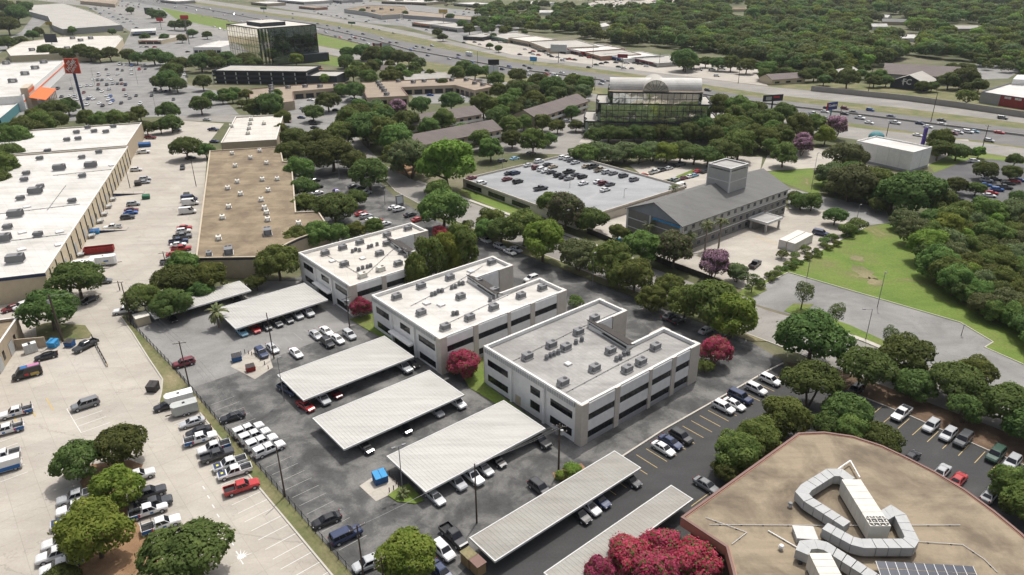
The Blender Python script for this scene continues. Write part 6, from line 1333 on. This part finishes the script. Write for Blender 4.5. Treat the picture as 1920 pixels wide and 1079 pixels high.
pole('a', 246, 603, 530, 'wooden pole at the top of the grass strip', arms=0)
pole('b', 355, 724, 640, 'wooden pole with crossarm beside the red suv', arms=1, az=75)
pole('c', 535, 932, 838, 'bare wooden pole on the fence line below the white pickups')
pole('d', 682, 1085, 985, 'wooden pole with crossarm at the bottom edge by the silver suv', arms=1, az=50, trans=0)
pole('e', 722, 1115, 1045, 'wooden pole with two crossarms in front of the bright tree', arms=2, az=50)
pole('f', 514, 673, 587, 'bare wooden pole beside the open bays')
lamp('g', 533, 752, 672, 'dark lamp post at the left end of the upper carport', heads=1, arm=.5)
pole('h', 656, 617, 556, 'wooden pole with transformers beside the crimson myrtle', arms=1, az=50, trans=3)
pole('i', 1047, 888, 795, 'tall wooden pole with transformers by the front office corner', arms=2, az=100, trans=3, r=.2)
pole('j', 894, 981, 870, 'wooden pole with lamp beside the lower carport', arms=0)
lamp('k', 755, 921, 837, 'twin headed lamp post on the grass island', heads=2, az=60)
pole('l', 118, 641, 553, 'thick grey pole with transformer by the yard oak', arms=0, trans=1, r=.3)
pole('m', 244, 353, 314, 'wooden pole in the alley near a dock', arms=0)
pole('n', 368, 350, 300, 'leaning wooden pole in the alley by the tan warehouse', arms=0)
pole('o', 313, 506, 472, 'wooden pole with crossarm at the alley mouth', arms=1, az=75)
pole('p', 225, 545, 527, 'short wooden pole with crossarm under the alley trees', arms=1, az=75)
lamp('q', 1513, 521, 471, 'lamp post on the lawn beside the empty lot', heads=1, arm=.4)
lamp('r', 1645, 576, 512, 'lamp post standing on the upper lot kerb', heads=1, arm=.4)
lamp('s', 1623, 637, 580, 'lamp post with long arm between street and empty lot', heads=1, arm=2.0, az=270)
lamp('t', 1802, 630, 610, 'short white post at the right end of the lot', heads=1, arm=.2)
lamp('u', 1521, 356, 288, 'tall lamp post on the lawn behind the motel')
lamp('v', 1111, 536, 475, 'black lamp post among the street trees', heads=1, arm=.4)
lamp('w', 1607, 410, 385, 'lamp post by the drive near the wood')
lamp('x', 637, 338, 302, 'lamp post in the lot right of the tan warehouse', heads=2)
lamp('y', 722, 384, 350, 'lamp post near the lot sign', heads=2)
lamp('z', 1169, 385, 355, 'lamp post at the garage deck edge')
lamp('A', 1068, 366, 333, 'lamp post near edge of the garage deck', arm=.3)
lamp('B', 942, 325, 282, 'lamp post with yellow base on the garage deck left end', arm=.3)
lamp('C', 1132, 322, 296, 'lamp post in the middle of the garage deck', arm=.3)
for k, (x, y, t) in enumerate(((259, 160, 126), (292, 205, 175), (140, 182, 146), (268, 138, 112), (233, 82, 55), (178, 160, 128))): lamp('D%d' % k, x, y, t, ('thin lamp post in the hardware store lot', 'thin lamp post at the near corner of the hardware store lot', 'thin lamp post before the hardware store', 'thin lamp post at the far end of the store lot', 'thin lamp post among the top left shops', 'thin lamp post beside the orange shed')[k])
for k, (x, y, t) in enumerate(((1800, 182, 140), (1628, 172, 124), (1745, 230, 175), (1840, 285, 235), (1574, 225, 197), (1662, 255, 232), (1384, 157, 120), (1236, 126, 100), (1111, 126, 84), (896, 130, 96), (1115, 170, 144))): pole('E%d' % k, x, y, t, 'freeway utility pole %s' % ('beside the church oaks', 'left of the church', 'on the far frontage road', 'right of the white hall', 'beside the blue sign', 'near the white hall', 'by the far forecourt', 'at the end of the shops', 'before the brick shop', 'near the dark billboard', 'left of the mirror glass building')[k], arms=1 if k in (0, 3, 10) else 0, az=140, r=.2)
def wires(a, b, desc, n=3, r=.018, top=.3):
    (p, h, d), (q, g, e) = POLES[a], POLES[b]; o = thing('power_line', desc, 'power line', (p.x, p.y, h))
    for k in range(n):
        t = (k - (n - 1) / 2) * .9; s0 = p + d * t + Vector((0, 0, h - top)); s1 = q + e * t + Vector((0, 0, g - top)); mb = MB(); L = (s1 - s0).length; prev = s0
        for i in range(1, 9): u = i / 8; c = s0.lerp(s1, u) - Vector((0, 0, 4 * u * (1 - u) * L * .02)); mb.tube(prev, c, r, n=3, caps=False); prev = c
        mb.build('wire', 'pole_metal', o)
wires('a', 'b', 'sagging wires over the top of the grass strip'); wires('b', 'c', 'sagging wires over the pickups by the fence'); wires('c', 'd', 'sagging wires over the lower grass strip', 2); wires('d', 'j', 'wires crossing the asphalt lot to the carport pole', 2); wires('j', 'i', 'wires from carport pole to the office corner', 3); wires('a', 'o', 'wires over the alley trees', 3)
wires('p', 'l', 'wires from alley to thick grey pole', 2)
# ------------------------------------------------------------------ fence
FP = [G(x, y) for x, y in ((240, 603), (325, 693), (355, 728), (422, 808), (480, 873), (532, 933), (592, 1002), (650, 1068), (720, 1150))]
o = thing('iron_fence', 'low black iron fence along the grass strip between the lots', 'fence', FP[0])
for a, b in zip(FP, FP[1:]):
    L = (b - a).length; n = max(1, round(L / 2.4)); u = (b - a).normalized()
    for k in range(n): p = a.lerp(b, k / n); MB().box(p.x - .05, p.x + .05, p.y - .05, p.y + .05, 0, 1.75).build('fence_post', 'iron', o)
    for z in (.35, 1.5): MB().tube(a + Vector((0, 0, z)), b + Vector((0, 0, z)), .03, n=4).build('rail', 'iron', o)
    mb = MB()
    for k in range(int(L / .3)): p = a + u * (k * .3); mb.tube(p + Vector((0, 0, .2)), p + Vector((0, 0, 1.6)), .011, n=3, caps=False)
    q = mb.build('pickets', 'iron', o); q['kind'] = 'stuff'
FQ = [G(x, y) for x, y in ((1100, 437), (1180, 470), (1255, 500), (1310, 520), (1360, 540))]
o = thing('motel_fence', 'dark board fence between street trees and motel pool', 'fence', FQ[0])
for a, b in zip(FQ, FQ[1:]):
    n = 12; u = (b - a).normalized(); L = (b - a).length / n
    for k in range(n): f = Fr(a + u * (k * L), u, (-u.y, u.x)); MB().fbox(f, .02, L - .02, -.03, .03, 0, 1.8).build('board', 'brown_panel', o)
p = G(1160, 452); o = MB().prism([G(1148, 450), G(1160, 446), G(1178, 458), G(1166, 462)], .05, .12).build('swimming_pool', 'pool', loc=(p.x, p.y, 0)); reg(o, 'bright blue corner of the motel pool', 'pool')
# guard rail in the yard
A_, B_ = G(173, 634), G(202, 688); o = thing('guard_rail', 'dark steel guard rail in the yard', 'railing', A_)
MB().tube(A_ + Vector((0, 0, .9)), B_ + Vector((0, 0, .9)), .08, n=5).build('rail', 'iron', o); MB().tube(A_ + Vector((0, 0, .5)), B_ + Vector((0, 0, .5)), .08, n=5).build('rail', 'iron', o)
for k in range(9): p = A_.lerp(B_, k / 8); MB().tube(p, p + Vector((0, 0, 1.0)), .09, n=6).build('post', 'gold' if k == 8 else 'iron', o)
# ------------------------------------------------------------------ bins, cabinets, trailers
def bin_(x, y, desc, mat, az, L=2.0, Wd=1.6, H=1.5, lid=None):
    p = G(x, y, .5); p.z = .08; o = thing('dumpster', desc, 'dumpster', p, rz=math.pi / 2 - rad(az)); f = Fr((0, 0), (1, 0), (0, 1))
    mb = MB(); mb.hexa([(-L / 2, -Wd * .42, 0), (L / 2, -Wd * .42, 0), (L / 2, Wd * .42, 0), (-L / 2, Wd * .42, 0), (-L / 2, -Wd / 2, H * .78), (L / 2, -Wd / 2, H * .78), (L / 2, Wd / 2, H), (-L / 2, Wd / 2, H)]); q = mb.build('bin_body', mat); q.parent = o; q.location = (0, 0, 0)
    for s in (-1, 1):
        q = MB().hexa([(s * L / 4 - L * .23, -Wd / 2 - .05, H * .79), (s * L / 4 + L * .23, -Wd / 2 - .05, H * .79), (s * L / 4 + L * .23, Wd / 2, H * 1.01), (s * L / 4 - L * .23, Wd / 2, H * 1.01), (s * L / 4 - L * .23, -Wd / 2 - .05, H * .79 + .06), (s * L / 4 + L * .23, -Wd / 2 - .05, H * .79 + .06), (s * L / 4 + L * .23, Wd / 2, H * 1.01 + .06), (s * L / 4 - L * .23, Wd / 2, H * 1.01 + .06)]).build('lid', lid or 'dark_bin'); q.parent = o; q.location = (0, 0, 0)
        q = MB().box(s * (L / 2 + .06) - .06, s * (L / 2 + .06) + .06, -.3, .3, H * .35, H * .5).build('lift_pocket', mat); q.parent = o; q.location = (0, 0, 0)
bin_(713, 899, 'blue dumpster on the pad beside the lower carport', 'blue_bin', 60, 2.3, 2.0, 1.8, 'blue_bright')
bin_(100, 647, 'bright blue bin by the yard screen wall', 'blue_bright', 95, 2.0, 1.9, 1.7, 'blue_bright'); bin_(131, 646, 'darker blue bin beside the parked pickup', 'blue_bin', 95)
bin_(287, 729, 'black dumpster standing at the grass kerb', 'dark_bin', 95, 2.1, 2.0, 1.8); bin_(444, 673, 'blue dumpster on the pad beside bollards', 'blue_bin', 60, 2.0, 1.7, 1.5); bin_(470, 692, 'rusty brown dumpster on the pad', 'rust_red', 60, 1.9, 1.4, 1.4)
bin_(274, 371, 'green dumpster alone in the alley', 'green_bin', 73, 2.6, 1.9, 1.6, 'green_bin'); bin_(259, 346, 'dark dumpster beside the alley pole', 'dark_bin', 73, 2.4, 2.0, 1.9); bin_(177, 436, 'light blue dumpster against the dock wall', 'blue_bright', 73, 3.0, 1.8, 1.4, 'blue_bin'); bin_(350, 367, 'dark green dumpster near the white vans', 'green_bin', 73, 2.2, 1.8, 1.5)
bin_(270, 274, 'blue roll off container at the far end of the alley', 'blue_bin', 73, 6, 2.4, 2.0, 'blue_bin')
def bollards(pts, where):
    for x, y in pts: p = G(x, y, .4); o = MB().tube((p.x, p.y, 0), (p.x, p.y, 1.0), .09, n=7).tube((p.x, p.y, 1.0), (p.x, p.y, 1.06), .09, .03, n=7).build('bollard', 'pole_wood', loc=(p.x, p.y, 0)); reg(o, 'short dark bollard', 'bollard', where, 'bollards')
bollards([(452, 663), (459, 660), (466, 662), (472, 664), (480, 667), (488, 675), (496, 682), (503, 690)], 'round the grey lot bin pad'); bollards([(722, 884), (730, 888), (738, 897), (743, 905), (747, 911), (738, 916), (730, 920)], 'round the blue bin pad')
o = thing('roll_off_skip', 'long red open skip against the dock wall', 'skip', G(187, 474), rz=math.pi / 2 - rad(73))
mb = ring(MB(), [Vector((-4.2, -1.2, 0)), Vector((4.2, -1.2, 0)), Vector((4.2, 1.2, 0)), Vector((-4.2, 1.2, 0))], .12, .3, 2.0); q = mb.build('skip_wall', 'rust_red'); q.parent = o
q = MB().box(-4.1, 4.1, -1.1, 1.1, .3, .5).build('skip_floor', 'rust_red'); q.parent = o
for k in range(9): q = MB().box(-4 + k - .06, -4 + k + .06, -1.3, -1.2, .3, 1.95).build('rib', 'rust_red'); q.parent = o
def trailer(x, y, az, desc, mat, L=5.2, Wd=2.3, H=2.5, signs=False):
    p = G(x, y, 1.2); p.z = .05; o = thing('box_trailer', desc, 'trailer', p, rz=math.pi / 2 - rad(az))
    def add(nm, mb, m): q = mb.build(nm, m); q.parent = o; q.location = (0, 0, 0); return q
    add('box_body', MB().prism([(-L / 2, -Wd / 2), (L / 2 - .5, -Wd / 2), (L / 2, -Wd * .2), (L / 2, Wd * .2), (L / 2 - .5, Wd / 2), (-L / 2, Wd / 2)], .55, H), mat); add('roof_vent', MB().box(-.25, .25, -.25, .25, H, H + .12), 'dark_trim')
    add('corner_trim', MB().box(-L / 2 - .02, L / 2 - .6, -Wd / 2 - .02, Wd / 2 + .02, .5, .62), 'galvanised'); add('drawbar', MB().box(L / 2, L / 2 + 1.2, -.08, .08, .45, .6), 'iron')
    for a in (-.5, .35):
        for s in (1, -1): add('wheel', wheel_mb(.34, .22, None, (a, s * (Wd / 2 - .05), .34), s), ['rubber', 'rim'])
    for k in range(1, 5): add('seam', MB().box(-L / 2 + k * L / 5 - .02, -L / 2 + k * L / 5 + .02, -Wd / 2 - .015, Wd / 2 + .015, .65, H - .05), 'vent')
    if signs:
        for s in (1, -1): add('yellow_sticker', MB().box(-.6, .6, min(s * Wd / 2, s * (Wd / 2 + .03)), max(s * Wd / 2, s * (Wd / 2 + .03)), .9, 1.2), 'decal_yellow'); add('blue_emblem', MB().box(.2, 1.5, min(s * Wd / 2, s * (Wd / 2 + .03)), max(s * Wd / 2, s * (Wd / 2 + .03)), 1.5, 1.9), 'decal_blue')
trailer(336, 748, 240, 'white enclosed trailer, upper of the two by the fence', 'trailer_white', 5.4); trailer(346, 766, 240, 'grey enclosed trailer, lower of the two by the fence', 'trailer_grey', 5.0)
trailer(195, 491, 73, 'white box trailer with blue emblem at the docks', 'trailer_white', 7, 2.4, 3.0, True); trailer(157, 500, 253, 'plain white cargo trailer beside the dock trees', 'trailer_white', 6, 2.4, 3.0)
cp = G(1492, 453, 1.2)
for k, w in enumerate(('upper', 'lower')):
    q = cp + AZ(137) * (k * 2.75 - 1.4); o = thing('shipping_container', 'long cream container in the motel yard, %s of the pair' % w, 'container', (q.x, q.y, 0)); f = Fr(q, AZ(47), AZ(137)); MB().fbox(f, -6, 6, -1.25, 1.25, .1, 2.8).build('container_box', 'ac_beige', o); MB().fbox(f, -6.03, -5.97, -1.1, 1.1, .3, 2.6).build('container_door', 'vent', o)
    for j in range(-5, 6): MB().fbox(f, j * 1.05 - .12, j * 1.05 + .12, 1.25, 1.3, .3, 2.6).build('rib', 'ac_beige', o)
trailer(880, 103, 138, 'white box lorry on the freeway', 'trailer_white', 8, 2.6, 3.6)
for x, y, w in ((52, 655, 'left'), (62, 652, 'right')): p = G(x, y, 1); p.z = 0; o = thing('utility_cabinet', 'white utility cabinet by the yard wall, %s of two' % w, 'cabinet', p); f = Fr(p, AZ(50), AZ(140)); MB().fbox(f, -.8, .8, -.7, .7, .15, 2.3).build('cabinet_body', 'trailer_white', o); MB().fbox(f, -.9, .9, -.8, .8, 0, .15).build('plinth', 'kerb', o); MB().fbox(f, -.75, -.02, .7, .73, .25, 2.2).build('door', 'vent', o); MB().fbox(f, .02, .75, .7, .73, .25, 2.2).build('door', 'vent', o)
for x, y, w, m in ((879, 1047, 'olive topped', 'wood_box'), (896, 1062, 'red topped', 'wood_box')):
    p = G(x, y, 1); p.z = 0; o = thing('wooden_enclosure', '%s wooden box enclosure beside the long carport' % w, 'enclosure', p); f = Fr(p, DB, -DA)
    for k in range(5): MB().fbox(f, -1 + k * .4, -.63 + k * .4, -.8, -.74, 0, 2.0).build('board', m, o); MB().fbox(f, -1 + k * .4, -.63 + k * .4, .74, .8, 0, 2.0).build('board', m, o)
    for s in (-1, 1): MB().fbox(f, min(s, s * .94), max(s, s * .94), -.73, .73, 0, 2.0).build('side_board', m, o)
    MB().fbox(f, -1.1, 1.1, -.9, .9, 2.0, 2.1).build('lid', 'dry_grass' if w[0] == 'o' else 'brown_trim', o)
p = G(1415, 400 + 87); f = Fr(G(268, 560), DA, DB); o = thing('pump_shed', 'small cream shed at the end of the narrow carport', 'shed', G(268, 606)); f = Fr(G(268, 606), DA, DB); MB().fbox(f, -1.6, 1.6, -1.6, 1.6, 0, 2.2).build('shed_wall', 'cream_wall', o); MB().fbox(f, -1.7, 1.7, -1.7, 1.7, 2.2, 2.3).build('shed_roof', 'ac_beige', o)
# ------------------------------------------------------------------ signs
def signboard(bx, by, ty0, ty1, w, az, desc, face, pole_mat='pole_metal', name='pylon_sign', r=.35, thick=.6, offx=0.0):
    """a board on a post: the top and bottom come from pixel rows above the post's foot"""
    b = G(bx, by); z1_ = height_to(b, ty0); z0 = height_to(b, ty1); o = thing(name, desc, 'sign', b); d = AZ(az); nrm = Vector((d.y, -d.x, 0)); nrm = nrm if nrm.y < 0 else -nrm; f = Fr(b, d, nrm)
    MB().tube(b, b + Vector((0, 0, z0 + .2)), r, n=8).build('post', pole_mat, o); MB().fbox(f, offx - w / 2, offx + w / 2, -thick / 2, thick / 2, z0, z1_).build('sign_box', face, o)
    return o, f, z0, z1_, d, nrm
o, f, z0, z1_, d, nrm = signboard(158, 212, 110, 138, 8.4, 96, 'tall orange square store sign on a navy post', 'sign_red', 'navy_trim', r=.75, thick=.8)
zc = (z0 + z1_) / 2; hh = z1_ - z0; dd = (d + Vector((0, 0, 1))).normalized() if d.x > 0 else (-d + Vector((0, 0, 1))).normalized(); ur = d if d.x > 0 else -d; uv = (-ur + Vector((0, 0, 1))).normalized(); c = f.p(0, .44, zc)
for s, t, sz in (('THE', 2.55, 1.7), ('HOME', .5, 3.0), ('DEPOT', -1.75, 1.9)): text(o, s, c + uv * t * hh / 8.4, dd, uv, sz * hh / 8.4, 'trailer_white', thick=.06)
o, f, z0, z1_, d, nrm = signboard(718, 120, 81, 92, 15, 95, 'red and white billboard beside the freeway trees', 'maroon', name='billboard', thick=.5)
MB().fbox(f, 0.3, 7.4, .25, .3, z0 + .2, z1_ - .2).build('white_poster', 'billboard_pale', o)
for k in range(2): MB().fbox(f, -5.6, -1.2, .25, .3, z0 + 1.6 + k * 2.0, z0 + 2.7 + k * 2.0).build('faded_lettering', 'trailer_white', o)
o, f, z0, z1_, d, nrm = signboard(926, 150, 112, 122, 8, 95, 'dark billboard with pale lower board by the freeway', 'iron', name='billboard', thick=.5); MB().fbox(f, -3.6, 3.6, -.2, .3, z0 - 6.2, z0 - .6).build('lower_board', 'billboard_pale', o)
o, f, z0, z1_, d, nrm = signboard(1440, 250, 178, 190, 11, 75, 'dark billboard on a tall post above the freeway oaks', 'charcoal', 'iron', 'billboard', .4); MB().fbox(f, 0, 3.5, .3, .36, z0 + 1.5, z1_ - .6).build('red_panel', 'decal_red', o); MB().fbox(f, -4.2, -1, .3, .36, z0 + .6, z0 + 2.4).build('pale_lettering', 'grey_siding', o)
o, f, z0, z1_, d, nrm = signboard(1554, 234, 192, 206, 7.5, 62, 'blue motel pylon sign on a teal post', 'navy_sign', 'teal'); text(o, 'Comfort', f.p(0, .36, (z0 + z1_) / 2 + .3), d if d.x > 0 else -d, (0, 0, 1), 1.7, 'trailer_white'); MB().fbox(f, -3.75, -3.4, -.32, .33, z0 + .05, z1_ - .05).build('red_edge', 'decal_red', o)
signboard(1723, 300, 240, 272, 2.2, 60, 'slim purple pylon sign right of the white hall', 'purple', 'pole_metal', r=.2)[0]
signboard(1000, 122, 107, 115, 6.5, 120, 'plain blue road sign beside the far frontage road', 'blue_bright', name='road_sign', r=.15, thick=.2)
signboard(1047, 118, 84, 97, 14, 110, 'white shop billboard above the parked cars', 'billboard_pale', name='billboard', r=.3); signboard(1166, 130, 102, 109, 8, 110, 'small red shop billboard on a post', 'maroon', name='billboard', r=.2)
signboard(495, 24, 14, 18, 14, 120, 'green overhead road sign at the far freeway', 'green_bin', name='road_sign', thick=.2); signboard(660, 50, 41, 45, 12, 120, 'green overhead road sign near the far shops', 'green_bin', name='road_sign', thick=.2)
signboard(355, 84, 29, 36, 9, 100, 'red restaurant sign on a tall pale post', 'decal_red', 'pole_metal', r=.4); signboard(303, 56, 34, 40, 9, 100, 'red diner sign beside the far lot', 'decal_red', r=.3); signboard(101, 96, 64, 80, 12, 90, 'dark blank billboard before the top left tan roof', 'charcoal', name='billboard'); signboard(97, 66, 41, 47, 8, 95, 'yellow brown sign on the top left shops', 'gold', r=.3)
signboard(832, 50, 18, 25, 12, 110, 'yellow diner sign on a tall post beyond the freeway', 'gold', r=.4); signboard(278, 28, 15, 27, 12, 110, 'dark billboard beside the far freeway bank', 'charcoal', name='billboard')
p = G(750, 387); o = thing('monument_sign', 'grey monument sign at the lot entrance', 'sign', p); f = Fr(p, AZ(60), AZ(150)); MB().fbox(f, -1.4, 1.4, -.35, .35, 0, 4.2).build('sign_slab', 'pole_metal', o); MB().fbox(f, -1.1, 1.1, .35, .4, 1.2, 3.8).build('sign_face', 'billboard_pale', o)
# ------------------------------------------------------------------ haze
t = bpy.data.materials.new('haze'); t.use_nodes = True; nt = t.node_tree; nt.nodes.remove(nt.nodes['Principled BSDF'])
pv = nt.nodes.new('ShaderNodeVolumePrincipled'); pv.inputs['Color'].default_value = (.80, .86, .92, 1); pv.inputs['Density'].default_value = .00005; pv.inputs['Anisotropy'].default_value = .2
nt.links.new(pv.outputs[0], nt.nodes['Material Output'].inputs['Volume']); M['haze'] = t
o = MB().box(-2500, 2500, -300, 3500, -1, 92).build('haze', 'haze'); o['kind'] = 'stuff'; o['label'] = 'thin pale summer haze over the whole view'; o['category'] = 'haze'
sc.cycles.volume_bounces = 0
finish_labels()
